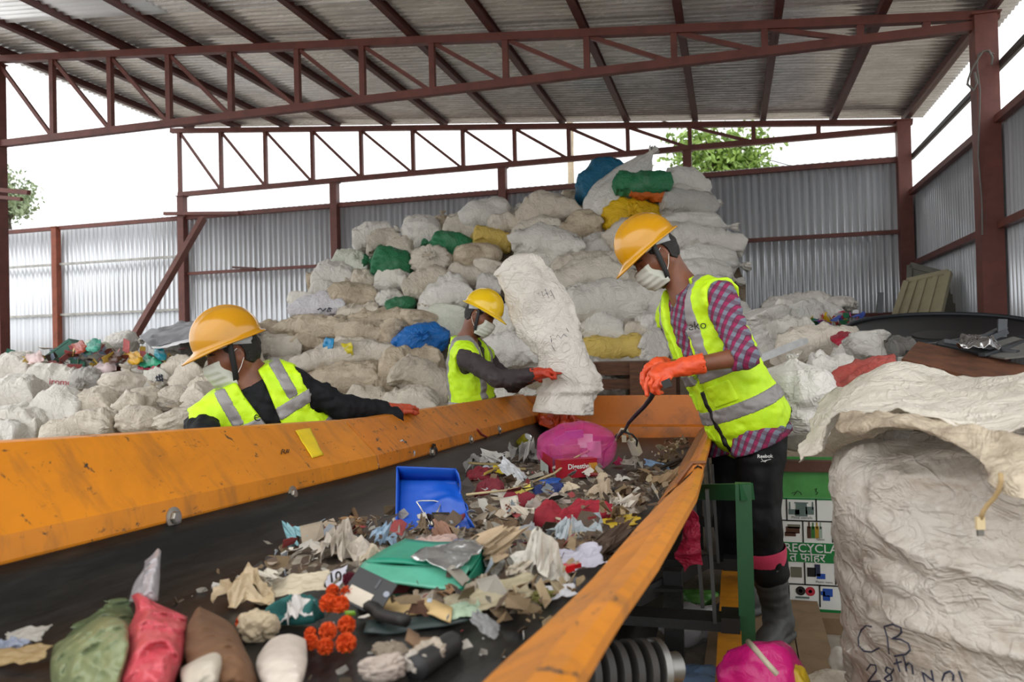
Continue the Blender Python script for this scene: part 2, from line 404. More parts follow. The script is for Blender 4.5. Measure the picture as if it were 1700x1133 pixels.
# rails on the walls
def rail(a, b, w, mat, label, group='rails on the metal walls'):
    m = MB(); m.bar(a, b, w, w); return based(m.obj('wall_rail', M[mat], label=label, cat='rail', group=group))
ry = YB-.02
pX = [float(W(p, 400, YB)[0]) for p in (35, 97, 303, 556, 835, 1142)]+[XR]
nm = ['left of the orange-brown post', 'between the orange-brown post and the leaning pole', 'over the leaning pole', 'left half above the sack pile', 'behind the blue sack', 'right of the sack pile']
for i in range(6):
    a, b = (pX[i] if i else -13.0), pX[i+1]
    rail((a+.05, ry, ZB), (b-.05, ry, ZB), .06, 'red', 'red top rail of the back wall, '+nm[i])
def zat(px, py, Y): return float(W(px, py, Y)[2])
z1, z2 = zat(150, 436, YB), zat(150, 521, YB)
for z, w_ in ((z1, 'upper'), (z2, 'lower')):
    rail((-13, ry, z), (pX[1]-.05, ry, z), .035, 'white_rail', 'whitish %s rail left of the orange-brown post' % w_)
    rail((pX[1]+.05, ry, z), (pX[2]-.05, ry, z), .035, 'white_rail', 'whitish %s rail between the two leftmost back posts' % w_)
zm, zlw = zat(430, 448, YB), zat(1445, 523, YB)
rail((pX[2]+.05, ry, zm), (pX[3]-.05, ry, zm), .045, 'red', 'red middle rail left of the sack pile')
rail((pX[5]-.3, ry, zm), (XR-.07, ry, zm), .05, 'red', 'red middle rail on the back wall right of the sack pile')
rail((pX[5]-.3, ry, zlw), (XR-.07, ry, zlw), .045, 'red', 'red lowest rail on the back wall above the white sacks')
MB().bar(W(386, 444, YB-.1), W(424, 446, YB-.1), .03, .03).obj('steel_offcut', M['darkred'], label='short dark steel bar lying on the red middle rail', cat='bar')
z3, z4 = H+1.80, zat(1516, 440, YB)
for ya, yb, n in ((YN+.1, YB-.1, 'back'), (4.6, YN-.1, 'front')):
    for z, k in ((z3, 'top'), (z4, 'middle')):
        rail((XR+.06, ya, z), (XR+.06, yb, z), .06, 'red', 'red %s rail of the right wall, %s bay' % (k, n))
# grey pipe running under the eave on the right
m = MB(); m.tube([(XR+.12, y, zr-.42+.0*y) for y in (4.6, 6, 7.3, 9, YB+.1)], .035, 10)
based(m.obj('eave_pipe', plain('#4a4643', .5, .3), label='dark pipe along the right eave', cat='pipe'))
# wire hanging from the right post
m = MB(); pw = W(1632, 95, YN-.12)
m.tube([W(x, y, YN-.12) for x, y in ((1650, 90), (1636, 84), (1624, 90), (1622, 110), (1627, 150), (1626, 200), (1624, 260), (1630, 330), (1631, 390))], .006, 6)
m.tube([W(x, y, YN-.14) for x, y in ((1608, 130), (1612, 118), (1622, 100), (1632, 85), (1642, 84), (1648, 96), (1646, 108))], .008, 6)
m.tube([W(x, y, YN-.14) for x, y in ((1608, 130), (1606, 140), (1616, 150), (1622, 138), (1618, 120))], .010, 6)
m.obj('hanging_wire', plain('#6b6862', .5), label='loose grey wires tied to the thick right post', cat='wire')
m = MB(); m.tube([W(x, y, YN+1.2) for x, y in ((1617, 398), (1616, 400), (1618, 440), (1619, 500))], [.012, .02, .008, .008], 6)
m.obj('packing_twine', plain('#2f8a78', .6), label='green cord hanging from the middle rail of the right wall', cat='cord')
# small bars on the left posts
t = MB(); t.bar(W(-10, 315, YN-.1), W(48, 320, YN-.1), .05, .05); t.bar(W(-10, 327, YN-.1), W(36, 331, YN-.1), .04, .04)
t.obj('bracket_bar', M['red'], label='two short red bars fixed to the left edge post', cat='bar')
t = MB(); t.bar(W(273, 355, YB-.13), W(397, 354, YB-.13), .06, .05)
t.obj('cross_bar', M['red'], label='short red bar on the post beside the leaning pole', cat='bar')
m = MB(); a, b = W(337, 363, 8.6), W(165, 660, 6.9); m.bar(a, b, .075, .075)
based(m.obj('leaning_pole', rusted('#74443a', 'pole_steel'), label='long red-brown steel pole leaning over the left sack heap', cat='pole'))
# bamboo pole and trees beyond the wall
m = MB(); b = W(948, 330, 13.0); tp = W(946, 205, 13.0)
pts = [np.array([b[0], b[1], 0])*(1-k/24)+np.array([tp[0], tp[1], tp[2]+.8])*k/24 for k in range(25)]
m.tube(pts, [.055 if k % 4 else .065 for k in range(25)], 10)
based(m.obj('bamboo_pole', plain('#b8a78c', .6), label='pale bamboo pole standing beyond the back wall', cat='pole'))
def leaf_tree(c, r, seed, label, leaf, nleaf, zbase=0):
    rg = np.random.RandomState(seed); c = np.array(c, float)
    t = thing('leafy_tree', (c[0], c[1], zbase), label, 'tree')
    m = MB(); m.tube([(c[0], c[1], zbase), (c[0]+.1, c[1], c[2]-r*1.2), (c[0]-.05, c[1], c[2])], [.16, .11, .06], 8)
    tips = []
    for k in range(18):
        d = unit(rg.normal(size=3)*np.array([1, 1, .7])); st = c+np.array([0, 0, -r*.8*rg.rand()]); e = c+d*r*(.55+.4*rg.rand())
        mid = (st+e)/2+np.array([0, 0, .12*r]); m.tube([st, mid, e], [.045, .028, .008], 6); tips += [e, mid, (mid+e)/2]
    m.obj('trunk', plain('#4d4238', .8), t, smooth=True)
    V = []; Fc = []
    for k in range(nleaf):
        p = tips[rg.randint(len(tips))]+rg.normal(size=3)*r*.20
        a = unit(rg.normal(size=3)); b = unit(np.cross(a, rg.normal(size=3))); s = .055+.05*rg.rand(); n = len(V); cc = np.cross(a, b)*s*.25
        V += [p-a*s, p+b*s*.5+cc, p+a*s, p-b*s*.5+cc]; Fc.append((n, n+1, n+2, n+3))
    obj('foliage', V, Fc, leaf, t, smooth=False)
lf = NT('leaves'); oi = lf.noise(3, 2); lf.col(lf.mix(lf.ramp(oi, .35, .65), lin('#5f7f2c'), lin('#8fae4a'))); lf.set(Roughness=.55); lf.b.inputs['Transmission Weight'].default_value = .15
leaf_tree(W(1190, 262, 16), .98, 3, 'leafy green tree beyond the back wall, right of the sack pile', lf.m, 2600)
lf2 = NT('pale_leaves'); lf2.col(lf2.mix(lf2.noise(3, 2), lin('#7d8f6a'), lin('#9fae8a'))); lf2.set(Roughness=.6)
leaf_tree(W(10, 335, 17), .85, 5, 'pale leafy tree beyond the wall at the left edge', lf2.m, 1700)
m = MB(); m.tube([W(x, y, 18) for x, y in ((1040, 190), (1120, 205), (1275, 265), (1400, 300))], .012, 5)
m.obj('overhead_cable', M['black'], label='thin black cable in the sky beyond the back wall', cat='cable')
# ================================================================ sacks
SM = dict(
    w=sackmat('white_woven_plastic', '#dfdcd5', .20), c=sackmat('cream_woven_plastic', '#d8cfc0', .45), d=sackmat('soiled_woven_plastic', '#cdbfa9', .9),
    y=sackmat('yellow_woven_plastic', '#e0b41c', .2, (.25, .13, .02, 1)), e=sackmat('pale_yellow_woven_plastic', '#d9bd66', .3, (.3, .19, .06, 1)),
    g=sackmat('green_woven_plastic', '#2f7a52', .25, (.45, .45, .42, 1)), t=sackmat('teal_woven_plastic', '#1f6483', .15, (.02, .05, .08, 1)),
    b=sackmat('blue_plastic', '#1e6fc0', .3, (.02, .05, .22, 1), .3), s=sackmat('sage_white_plastic', '#d3d6c8', .25), l=sackmat('lilac_white_plastic', '#dcd9de', .2),
    k=sackmat('grey_plastic', '#bdbbb6', .35), n=sackmat('dark_grey_plastic', '#6a6966', .3), q=sackmat('gap_shade_sack_fabric', '#9a8d7a', .9), o=sackmat('orange_woven_plastic', '#c8631e', .2), r=sackmat('pink_woven_plastic', '#c98a84', .2))  # the heap's fabric has the shade between sacks put into its colour
def pillow(L, B, T, seed, nu=58, nv=30, wr=1.0, bend=None):
    rg = np.random.RandomState(seed)
    u = np.linspace(-1, 1, nu); u = np.sign(u)*np.abs(u)**.85; v = np.linspace(-1, 1, nv); v = np.sign(v)*np.abs(v)**.8
    U, V_ = np.meshgrid(u, v, indexing='ij')
    pe = rg.uniform(2.6, 4.2)
    prof = np.clip(1-np.abs(U)**pe, 0, 1)**.62*np.clip(1-np.abs(V_)**2.3, 0, 1)**.55
    asym = 1+.18*rg.uniform(-1, 1)*U
    X = L*U*(1-.10*(1-V_**2)*np.abs(U)**3); Yy = B*V_*(1-.10*(1-U**2))*asym
    off = rg.uniform(0, 50, 3)
    sag = -T*(.35*U**2*rg.uniform(.3, 1.4)+.3*rg.uniform(-1, 1)*np.sin(2.2*U+rg.uniform(0, 6))) if bend is None else bend*T*U**2
    out = []
    for sgn in (1, -1):
        Z = sgn*T*prof*(1.0 if sgn > 0 else .9)
        P = np.stack([X, Yy, Z], -1)
        lump = fbm(P*np.array([4.5, 4.5, 5])+off, seed % 97, 2)*.10*T*2
        edge = np.abs(U)**2
        pl = ridge(np.stack([X*3.0, Yy*16, Z*16], -1)+off, seed % 89, 2)*.034*wr*(edge+.12)
        cr = ridge(P*np.array([9, 6, 7])+off+5, seed % 83, 2)*.020*wr+ridge(P*np.array([20, 14, 18])+off+7, seed % 71, 2)*.007*wr+(crease(P*np.array([5, 5, 6])+off+11, seed % 61)+.7*crease(P*np.array([3, 11, 11])+off+13, seed % 59))*.016*wr
        sm = np.clip(prof*3, 0, 1)
        Z = Z+sgn*(lump+pl+cr)*sm+sag+(1-sm)*fbm(P*9+off, 3, 2)*.02
        X2 = X+(fbm(P*7+off+3, 5, 2)*.02)*edge; Y2 = Yy*(1+.06*fbm(P*5+off+8, 7, 2))
        out.append(np.stack([X2, Y2, Z], -1))
    mid = (out[0]+out[1])/2                 # sew the rim
    rim = np.zeros_like(U, bool); rim[[0, -1]] = True; rim[:, [0, -1]] = True
    for o_ in out: o_[rim] = mid[rim]
    n = nu*nv; Vx = np.concatenate([o_.reshape(-1, 3) for o_ in out])
    mp = np.arange(2*n); rf = rim.reshape(-1); mp[n:][rf] = np.arange(n)[rf]
    Fc = [(i*nv+j, (i+1)*nv+j, (i+1)*nv+j+1, i*nv+j+1) for i in range(nu-1) for j in range(nv-1)]
    Fc += [tuple(int(mp[n+k]) for k in reversed(f)) for f in Fc[:]]
    keep = np.unique(np.array([k for f in Fc for k in f])); rm = -np.ones(2*n, int); rm[keep] = np.arange(len(keep))
    return Vx[keep], [tuple(rm[list(f)]) for f in Fc]
def tied(L, Ry, Rz, seed, na=56, nt=40, neck=.12, tuft=.30, pleat=1.0, split=False, pear=0.0, cone=0.0):
    """a bag closed by a string; its neck points along +x"""
    rg = np.random.RandomState(seed); off = rg.uniform(0, 50, 3)
    t = np.linspace(0, 1, nt); A = np.linspace(0, 2*PI, na, endpoint=False)
    xs = []; rs = []
    for k in t:
        if k < .78:
            a = -1+1.86*(k/.78); xs.append(a); rs.append(max(0, 1-abs(a)**2.6)**.55*(1-pear*max(0, a)) if a < .6 else 0)
        else: xs.append(0); rs.append(0)
    xs = np.array(xs); rs = np.array(rs)*(1-cone*(np.array(xs)+1)/1.86); body = t < .78
    i6 = np.where(body & (xs >= .6))[0]; r6 = max(0, 1-.6**2.6)**.55*(1-pear*.6)*(1-cone*1.6/1.86)
    for i in i6:
        q = (xs[i]-.6)/.26; rs[i] = r6+(neck-r6)*(q*q*(3-2*q))**.8
    tl = np.where(~body)[0]
    for j, i in enumerate(tl):
        q = (j+1)/len(tl); xs[i] = .86+tuft*.9*q; rs[i] = neck*(.75+.25*q) if q < .25 else neck+(tuft-neck)*((q-.25)/.75)**.7*(1-.15*q)
    G = np.zeros((nt, na, 3)); k1 = rg.randint(11, 17)
    for i in range(nt):
        cy, sy = np.cos(A), np.sin(A)
        P = np.stack([np.full(na, xs[i]*3), cy*2, sy*2], -1)
        w = np.clip((xs[i]+.15)/1.0, 0, 1)**1.3 if xs[i] < .9 else 1.0
        pl = np.cos(k1*A+2.5*vn(P*1.3+off, 3))*.085*w*pleat+ridge(np.stack([np.full(na, xs[i]*1.2), cy*6, sy*6], -1)+off, 4)*.09*w*pleat
        if xs[i] > .9: pl = pl*2.0
        r = rs[i]*(1+pl+.14*fbm(P+off, 5, 2)+.035*ridge(P*2.5+off, 6))
        G[i, :, 0] = xs[i]*L+(.06*L*fbm(P*1.7+off+9, 8, 2) if xs[i] > .95 else 0)
        G[i, :, 1] = r*cy*Ry; G[i, :, 2] = r*sy*Rz
    G = np.concatenate([G, G[-1:]*np.array([1, .55, .55])-np.array([.05*L, 0, 0]), G[-1:]*np.array([1, .02, .02])-np.array([.10*L, 0, 0])]); nt += 2; xs = np.append(xs, [xs[-1]]*2)
    V = G.reshape(-1, 3); Fc = [(i*na+j, i*na+(j+1) % na, (i+1)*na+(j+1) % na, (i+1)*na+j) for i in range(nt-1) for j in range(na)]
    nb = int(.86*0) ; cut = [(xs[i]+xs[i+1])/2 for i in range(nt-1)]
    return V, Fc, np.repeat(np.array(cut), na)
def rot3(yaw, pitch, roll):
    return np.array(Matrix.Rotation(yaw, 3, 'Z') @ Matrix.Rotation(pitch, 3, 'Y') @ Matrix.Rotation(roll, 3, 'X'))
FH = unit([FWD[0], FWD[1], 0]); RH = np.array([FH[1], -FH[0], 0]); CB = np.stack([RH, FH, np.array([0, 0, 1.0])], 1)   # right, away, up of the place the photo was taken from
scount = [0]
STR = plain('#8a7f6c', .8, name='string')
def sack(px, py, w, h, ang=0, st='p', mt='w', label='', Y=8, group=None, name='sack', bk=None, seed=None, cat='sack', wr=1.0, pear=0.0, tuft=.3, neck=.12, cone=0.0):
    scount[0] += 1; seed = scount[0]*7+1 if seed is None else seed
    c = W(px, py, Y); s = depth(c)/F
    L, T = w*s/2*1.06, h*s/2*1.10; a = math.radians(ang)
    rg = np.random.RandomState(seed)
    R2 = np.array([[math.cos(a), 0, -math.sin(a)], [0, 1, 0], [math.sin(a), 0, math.cos(a)]])   # turn in the picture plane
    ex = None
    if st == 'p':
        B = bk if bk else min(.36, max(.16, L*.72, T*.9))
        V, Fc = pillow(L, B, T, seed, wr=wr); V = V @ rot3(rg.uniform(-.25, .25), 0, rg.uniform(-.35, .1)).T
    else:
        d = {'r': 0, 'l': PI, 'u': -PI/2, 'f': 0}[st]
        if st == 'f':
            B = bk if bk else max(.2, L*.9)
            V, Fc, ex = tied(B, L, T, seed, pear=pear, tuft=tuft, neck=neck); Rm = rot3(-PI/2+rg.uniform(-.25, .25), rg.uniform(-.25, .15), 0)
        elif st == 'u':
            B = bk if bk else min(.34, max(.16, L*.9))
            V, Fc, ex = tied(T, B, L, seed, pear=pear, tuft=tuft, neck=neck); Rm = np.array(Matrix.Rotation(-PI/2, 3, 'Y'))
            Rm = np.array(Matrix.Rotation(PI/2, 3, 'X'))@np.array(Matrix.Rotation(PI/2, 3, 'Z')) if False else np.array([[0, 0, 1.0], [0, 1, 0], [1, 0, 0]])
        else:
            B = bk if bk else min(.34, max(.16, T*1.0))
            V, Fc, ex = tied(L, B, T, seed, pear=pear, tuft=tuft, neck=neck, cone=cone); Rm = rot3(d+rg.uniform(-.3, .3), 0, rg.uniform(0, 6))if st == 'r' else rot3(d+rg.uniform(-.2, .2), 0, 0)
            if st == 'r': Rm = rot3(rg.uniform(-.3, .3), 0, 0)
        V = V @ Rm.T
        if np.linalg.det(Rm) < 0: Fc = [tuple(reversed(f)) for f in Fc]
    V = (V @ R2.T) @ CB.T
    base = np.array([c[0], c[1], c[2]+V[:, 2].min()])
    V = V+c
    if ex is None:
        o = obj(name, V, Fc, SM[mt], label=label, cat=cat, group=group)
        o.data.transform(Matrix.Translation([-x for x in base])); o.location = base; o['_o'] = list(base)
        return o
    t = thing(name, base, label, cat, group)
    bd = [f for f, x in zip(Fc, ex) if x < .87]; tf = [f for f, x in zip(Fc, ex) if x >= .87]
    def sub(nm, ff, mat):
        ids = np.unique(np.array(ff)); rm = -np.ones(len(V), int); rm[ids] = np.arange(len(ids))
        return obj(nm, V[ids], [tuple(rm[list(f)]) for f in ff], mat, t)
    sub('bag_body', bd, SM[mt]); sub('tied_neck', tf, SM[mt])
    return t
def Yp(py):                                 # slope of the main pile
    return float(np.interp(py, [255, 330, 400, 480, 560, 620, 660, 700], [9.15, 9.0, 8.55, 8.0, 7.35, 6.95, 6.7, 6.5]))
G1 = 'filled sacks in the main pile'
SK = [
 # px, py, w, h, angle, style, material, label, dY
 (622,398,72,46,8,'p','w','plump white sack at the top left shoulder of the main pile, partly behind another',.25),
 (638,404,56,36,4,'p','c','rounded cream sack just above the crumpled green bag',0),
 (698,387,76,50,-8,'l','w','white sack with a stubby tied neck, on the left ridge of the pile',.1),
 (735,372,28,34,0,'u','d','small grey-brown sack neck sticking up on the pile ridge',.25),
 (714,401,52,42,0,'p','w','bluish white sack behind the green and orange one',.15),
 (748,407,80,38,-8,'l','g','green sack with an orange gathered end lying on the left half of the pile',-.1),
 (716,434,66,42,0,'f','c','round cream sack with a faint pink stripe and a tied rosette facing front',-.1),
 (668,424,50,42,-20,'p','c','cream sack wedged between the green bag and the pink-striped sack',.15),
 (648,440,76,54,-12,'l','g','crumpled dark green sack on the left side of the pile',-.15),
 (583,437,46,38,-10,'p','s','pale sack with a green print by the steel post left of the pile',.1),
 (600,440,42,34,-30,'p','s','crinkled whitish sack left of the dark green sack',0),
 (556,463,68,42,-8,'p','w','white sack at the upper left edge of the main pile',0),
 (521,471,20,28,10,'p','d','small brown sack corner peeking out at the left edge of the pile',.15),
 (604,470,52,40,-5,'l','c','cream tied sack right of the white one at the upper left edge',0),
 (655,468,66,42,10,'p','w','white sack lying just below the dark green sack',0),
 (707,475,80,46,6,'p','c','plump cream sack below the pink-striped sack',-.05),
 (542,486,52,26,-8,'p','w','flat white sack on the left edge above the lilac-white sack',.05),
 (592,495,80,36,-6,'p','d','tan-stained sack in the left middle of the pile',-.05),
 (649,500,44,34,0,'f','w','small round white sack with a tied end facing front',-.05),
 (662,509,58,28,14,'l','g','flat green sack in the left middle of the pile',-.1),
 (532,514,90,44,6,'p','l','lilac-white sack with a blue scribble on the left edge of the pile',-.05),
 (505,502,30,44,60,'p','w','white sack end standing at the far left edge of the pile',.1),
 (600,521,76,26,2,'p','c','long flat cream sack left of the flat green one',0),
 (738,498,100,58,16,'p','w','big smooth white sack to the left above the middle worker',-.05),
 (750,532,54,74,70,'p','s','pale sage sack slumped behind the middle worker',.1),
 (808,358,104,50,14,'r','w','large white sack tied at the right, on the ridge in the middle of the pile',.1),
 (763,378,52,34,-18,'p','c','cream sack with a yellow tinge under the large white ridge sack',.1),
 (834,378,54,32,8,'p','c','small cream sack under the right end of the large white ridge sack',0),
 (816,396,68,26,-8,'p','e','small dull yellow sack in the upper middle of the pile',0),
 (904,357,106,48,8,'p','c','white sewn sack with a dark seam, left below the teal sack',.05),
 (946,335,44,32,-10,'l','d','grey tied sack tucked under the teal sack',.25),
 (893,388,88,40,6,'p','c','cream sack below the sewn white sack in the upper middle',.05),
 (965,382,72,52,12,'p','d','brown-stained sack left of the bright yellow one',-.05),
 (910,412,122,48,-8,'p','w','long white sack in the middle of the pile above the thrown empty sack',-.1),
 (993,410,62,36,10,'p','w','white sack below the brown-stained one',0),
 (788,427,90,42,6,'l','d','tan sack with a twisted neck facing left in the middle of the pile',-.05),
 (898,438,88,38,-8,'r','w','white sack tied at its right end, under the long white one',-.05),
 (812,448,38,44,70,'p','c','cream sack right above the top of the thrown empty sack',.05),
 (975,443,112,38,8,'p','c','cream sack at mid height left of the right worker',0),
 (975,472,122,62,10,'p','c','plump cream sack at the height of the right worker face',-.1),
 (772,458,60,32,0,'p','c','creased cream sack under the tan twisted one',.05),
 (810,476,42,30,0,'p','w','small white sack left behind the thrown empty sack',.05),
 (905,468,50,32,0,'p','w','white sack right behind the thrown empty sack',.05),
 (995,302,90,54,28,'p','t','big teal blue sack at the top of the pile'),
 (1135,305,72,46,-4,'p','w','white sack at the top right corner of the pile'),
 (1140,331,104,42,-6,'r','w','white sack with a frilled right end, second row from the top right'),
 (1046,366,92,60,0,'f','y','bright yellow sack tied into a rosette near the top of the pile'),
 (1136,346,96,40,-4,'p','k','grey-white sack right of the bright yellow one'),
 (1146,376,132,42,-3,'r','w','long white sack with a tied tuft on the right side of the pile'),
 (1078,402,134,56,5,'p','c','big cream sack behind the yellow helmet of the right worker'),
 (1164,406,124,44,-3,'p','w','long white sack right of the yellow helmet of the right worker'),
 (1180,432,112,44,-10,'r','w','white sack with a puckered end at the right edge of the pile'),
 (1174,456,104,44,-12,'r','w','pale sack behind the shoulder of the right worker'),
 (1150,482,110,44,0,'p','w','white sack hidden partly by the neck of the right worker'),
 (1180,520,110,60,0,'p','w','white sack behind the back of the right worker'),
 (1052,470,50,38,0,'p','c','small cream sack in front of the masked face of the right worker'),
 (1030,436,30,42,80,'p','w','white sack end left of the right worker helmet brim'),
 (1015,511,176,64,6,'p','w','very big white sack left of the right worker chest'),
 (986,543,108,46,-12,'p','w','white sewn sack with pointed corner right of the thrown empty sack'),
 (1014,579,110,34,0,'p','e','dull yellow sack lying low above the wooden crate'),
 (1050,551,42,26,0,'p','c','small grey-white sack between the big white sack and the dull yellow one'),
 (1076,543,38,56,8,'u','w','white knotted sack beside the right worker vest'),
 (1083,578,52,52,-40,'p','w','white sack low behind the right worker hands'),
 (845,545,76,52,14,'p','w','white sack right behind the middle worker helmet'),
 (852,588,112,48,0,'p','w','wide white sack behind the middle worker arm'),
 (1010,610,120,20,0,'p','k','flattened grey-white sack lying along the crate top'),
 (535,546,124,36,-4,'p','d','long soiled sack with a dark burn mark in the left front of the pile',-.05),
 (612,556,90,36,-12,'p','d','soiled sack sloping down to the right, left of the blue bag',-.05),
 (652,560,60,30,80,'p','d','dirty sack end hanging down left of the blue bag',-.15),
 (628,531,94,24,2,'p','d','flat soiled sack under the flat green one',0),
 (702,536,80,48,-12,'u','d','soiled sack with a scorched tied top above the blue bag',.05),
 (699,565,82,48,8,'f','b','shiny blue bag tied at the front, left of the middle worker',-.15),
 (698,599,80,32,-3,'p','d','brownish sack right below the blue bag',-.1),
 (520,570,66,28,-14,'p','d','soiled sack with a blue wrapper stuck to it',0),
 (602,577,88,22,0,'p','c','flat cream sack with a yellow wrapper stuck to it',0),
 (572,599,178,44,3,'p','c','very long cream sack with a sagging corner in the left front of the pile',-.1),
 (460,578,90,36,6,'p','c','cream sack right of the left worker helmet',-.05),
 (440,558,68,36,4,'p','d','soiled sack just above the cream one by the left worker helmet',.05),
 (456,607,84,26,0,'p','c','flattened cream sack above the left worker shoulder',.0),
 (508,614,36,28,0,'p','d','small brown sack end above the left worker arm',0),
 (575,630,140,46,6,'p','d','long soiled sack over the left worker arm',-.1),
 (654,628,56,76,-6,'p','d','brown-soiled sack standing in the middle front of the pile',-.1),
 (697,632,100,50,-36,'p','c','cream sack with a folded flap left of the middle worker vest',-.2),
 (618,664,66,36,-10,'p','c','cream sack under the brown-soiled standing one',-.15),
 (688,669,96,40,-6,'p','c','cream sack low beside the middle worker vest',-.2),
 (548,686,66,38,0,'p','c','rumpled cream sack below the left worker arm',-.2),
 (724,625,28,54,80,'p','k','greyish sack end squeezed behind the middle worker back',.1),
 (470,640,90,44,0,'p','c','cream sack behind the left worker back',0),
 (600,700,120,40,0,'p','c','cream sack at the foot of the pile behind the orange panel',-.2),
]
for r in SK:
    dY = r[8] if len(r) > 8 else 0
    y = min(r[1], 640)
    if r[1] > 500 and r[0] > 930 and r[0] < 1130: Y = float(np.interp(r[1], [500, 620], [7.6, 6.9]))
    else: Y = Yp(r[1])
    sack(*r[:7], r[7], Y+dY, G1)
# the pear-shaped white sack crowning the pile
Y = 9.0
o = sack(1037, 318, 170, 118, 54, 'r', 'w', 'huge pear-shaped white sack crowning the pile, its neck knotted at the upper right', Y-.1, G1, cone=.80, tuft=.12, neck=.07)
sack(1066, 305, 96, 32, -4, 'p', 'g', 'flat green sack lying on the crowning white sack', Y-.38, G1, bk=.14)
sack(1072, 321, 60, 13, -8, 'p', 'o', 'thin orange sack edge showing under the flat green sack at the top', Y-.36, G1, bk=.1)
# sacks in the low heap on the left
def Yl(px, py): return float(np.interp(py, [560, 610, 650, 690, 725], [7.0, 6.3, 5.6, 5.0, 4.7]))
G2 = 'sacks in the low heap on the left'
for r in [
 (26,616,82,48,-4,'p','w','white sack at the left edge of the photo, topmost of its stack'),
 (95,634,84,50,-6,'p','w','white sack with faint red lettering and a yellow print'),
 (28,662,84,52,8,'p','w','white sack second from the top at the left edge'),
 (108,684,80,60,-4,'p','w','bulging white sack under the one with red lettering'),
 (36,703,98,42,-5,'p','w','white sack third from the top at the left edge'),
 (18,724,64,32,0,'p','w','white sack lowest at the left edge'),
 (146,636,46,46,0,'f','k','crinkled grey-white tied bag right of the red-lettered sack'),
 (158,602,48,30,28,'p','k','pale sack behind the crinkled grey-white bag'),
 (148,590,62,24,32,'p','s','pale sack with a greenish tint right of the green crate'),
 (203,570,58,34,6,'r','w','white bag on top of the left heap, touching the leaning pole'),
 (60,612,50,24,10,'p','w','white bag just left of the green crate'),
 (210,642,76,58,-6,'u','c','creased cream sack standing right of the leaning pole foot'),
 (165,676,70,44,14,'p','c','cream sack at the foot of the leaning pole'),
 (135,712,116,36,9,'p','c','long cream sack lying behind the orange panel'),
 (214,682,52,36,0,'p','c','cream sack with a gathered end in the middle of the left heap'),
 (250,668,62,56,-10,'u','c','plump cream sack with a crimped top in the left heap'),
 (232,698,80,42,-6,'l','c','cream sack knotted at its left, with a bit of yellow tape'),
 (240,618,48,22,2,'p','w','small flat white sack under the colourful wrappers'),
 (262,634,44,34,55,'p','w','white sack with a dark blue stamp'),
 (280,602,38,36,55,'l','c','tied cream sack left of the left worker helmet'),
 (302,622,58,40,34,'p','c','cream sack left below the left worker helmet brim'),
 (318,636,54,54,55,'p','c','cream sack with long creases by the left worker mask'),
 (296,662,62,40,0,'l','c','cream sack puckered at its left end beside the left worker'),
 (298,697,74,44,14,'u','c','cream sack tied with a cord, left of the left worker vest'),
 (336,668,54,50,20,'p','c','cream sack right beside the left worker vest shoulder'),
 (288,577,46,34,0,'p','k','greyish sack under the grey sheet'),
 (318,562,50,40,30,'p','c','cream sack behind the left worker helmet brim'),
 (390,600,80,60,0,'p','c','cream sack hidden behind the left worker helmet'),
 (360,650,80,60,0,'p','c','cream sack behind the left worker neck'),
 (420,660,90,50,0,'p','c','cream sack behind the left worker chest'),
 (380,560,90,40,-4,'p','d','soiled sack behind the top of the left worker helmet')]:
    sack(*r, Yl(r[0], r[1]), G2)
# the right-hand mound
G3 = 'white sacks on the right'
for r, Y in [
 ((1322,511,112,34,4,'p','w','white sack lying on top behind the standing ones'), 8.2),
 ((1272,546,70,76,-68,'p','w','white sack standing right behind the right worker back'), 6.9),
 ((1299,537,66,44,-66,'p','w','narrow white sack second in the leaning row'), 7.0),
 ((1327,532,68,62,-58,'p','w','white sack third in the leaning row'), 7.1),
 ((1396,506,44,24,-10,'r','w','white sack end at the right of the upper white sack'), 8.0),
 ((1368,528,66,46,-14,'p','w','white sack spilling coloured scraps'), 7.3),
 ((1356,582,138,62,5,'p','c','wide cream sack lying in front of the leaning row'), 5.9),
 ((1262,580,60,60,-60,'p','w','white sack low behind the right worker elbow'), 6.3),
 ((1310,546,50,30,10,'p','w','small white sack below the leaning row'), 6.6),
 ((1372,616,64,34,0,'p','w','white sack behind the red cloth'), 5.1),
 ((1442,580,44,48,80,'p','k','grey sack under the black dish rim'), 5.25),
 ((1410,600,60,40,0,'p','w','white sack left of the rusty board'), 5.5),
 ((1480,588,42,36,0,'p','n','dark grey bag between the black dish and the rusty board'), 5.2)]:
    sack(*r, Y, G3)
sack(1318, 668, 112, 150, 0, 'u', 'w', 'big soft white sack standing on the green bin', 3.95, G3, bk=.24, tuft=.12)
# heap under the visible sacks, coloured dark to imitate shade in the gaps
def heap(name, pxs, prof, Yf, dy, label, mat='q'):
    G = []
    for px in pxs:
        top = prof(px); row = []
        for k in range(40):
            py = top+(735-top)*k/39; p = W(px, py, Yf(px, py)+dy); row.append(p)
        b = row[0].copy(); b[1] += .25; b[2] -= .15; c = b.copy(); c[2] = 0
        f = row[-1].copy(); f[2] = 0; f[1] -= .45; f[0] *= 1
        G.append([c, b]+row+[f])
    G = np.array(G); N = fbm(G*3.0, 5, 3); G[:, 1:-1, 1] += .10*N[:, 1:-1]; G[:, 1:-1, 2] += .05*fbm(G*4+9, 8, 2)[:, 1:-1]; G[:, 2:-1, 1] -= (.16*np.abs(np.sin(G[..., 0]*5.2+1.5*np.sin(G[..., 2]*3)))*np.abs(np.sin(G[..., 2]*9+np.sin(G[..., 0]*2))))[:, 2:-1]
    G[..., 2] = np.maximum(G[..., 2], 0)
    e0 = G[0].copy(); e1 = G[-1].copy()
    return MB().grid(G).obj(name, SM[mat], smooth=True, label=label, cat='sacks', kind='stuff')
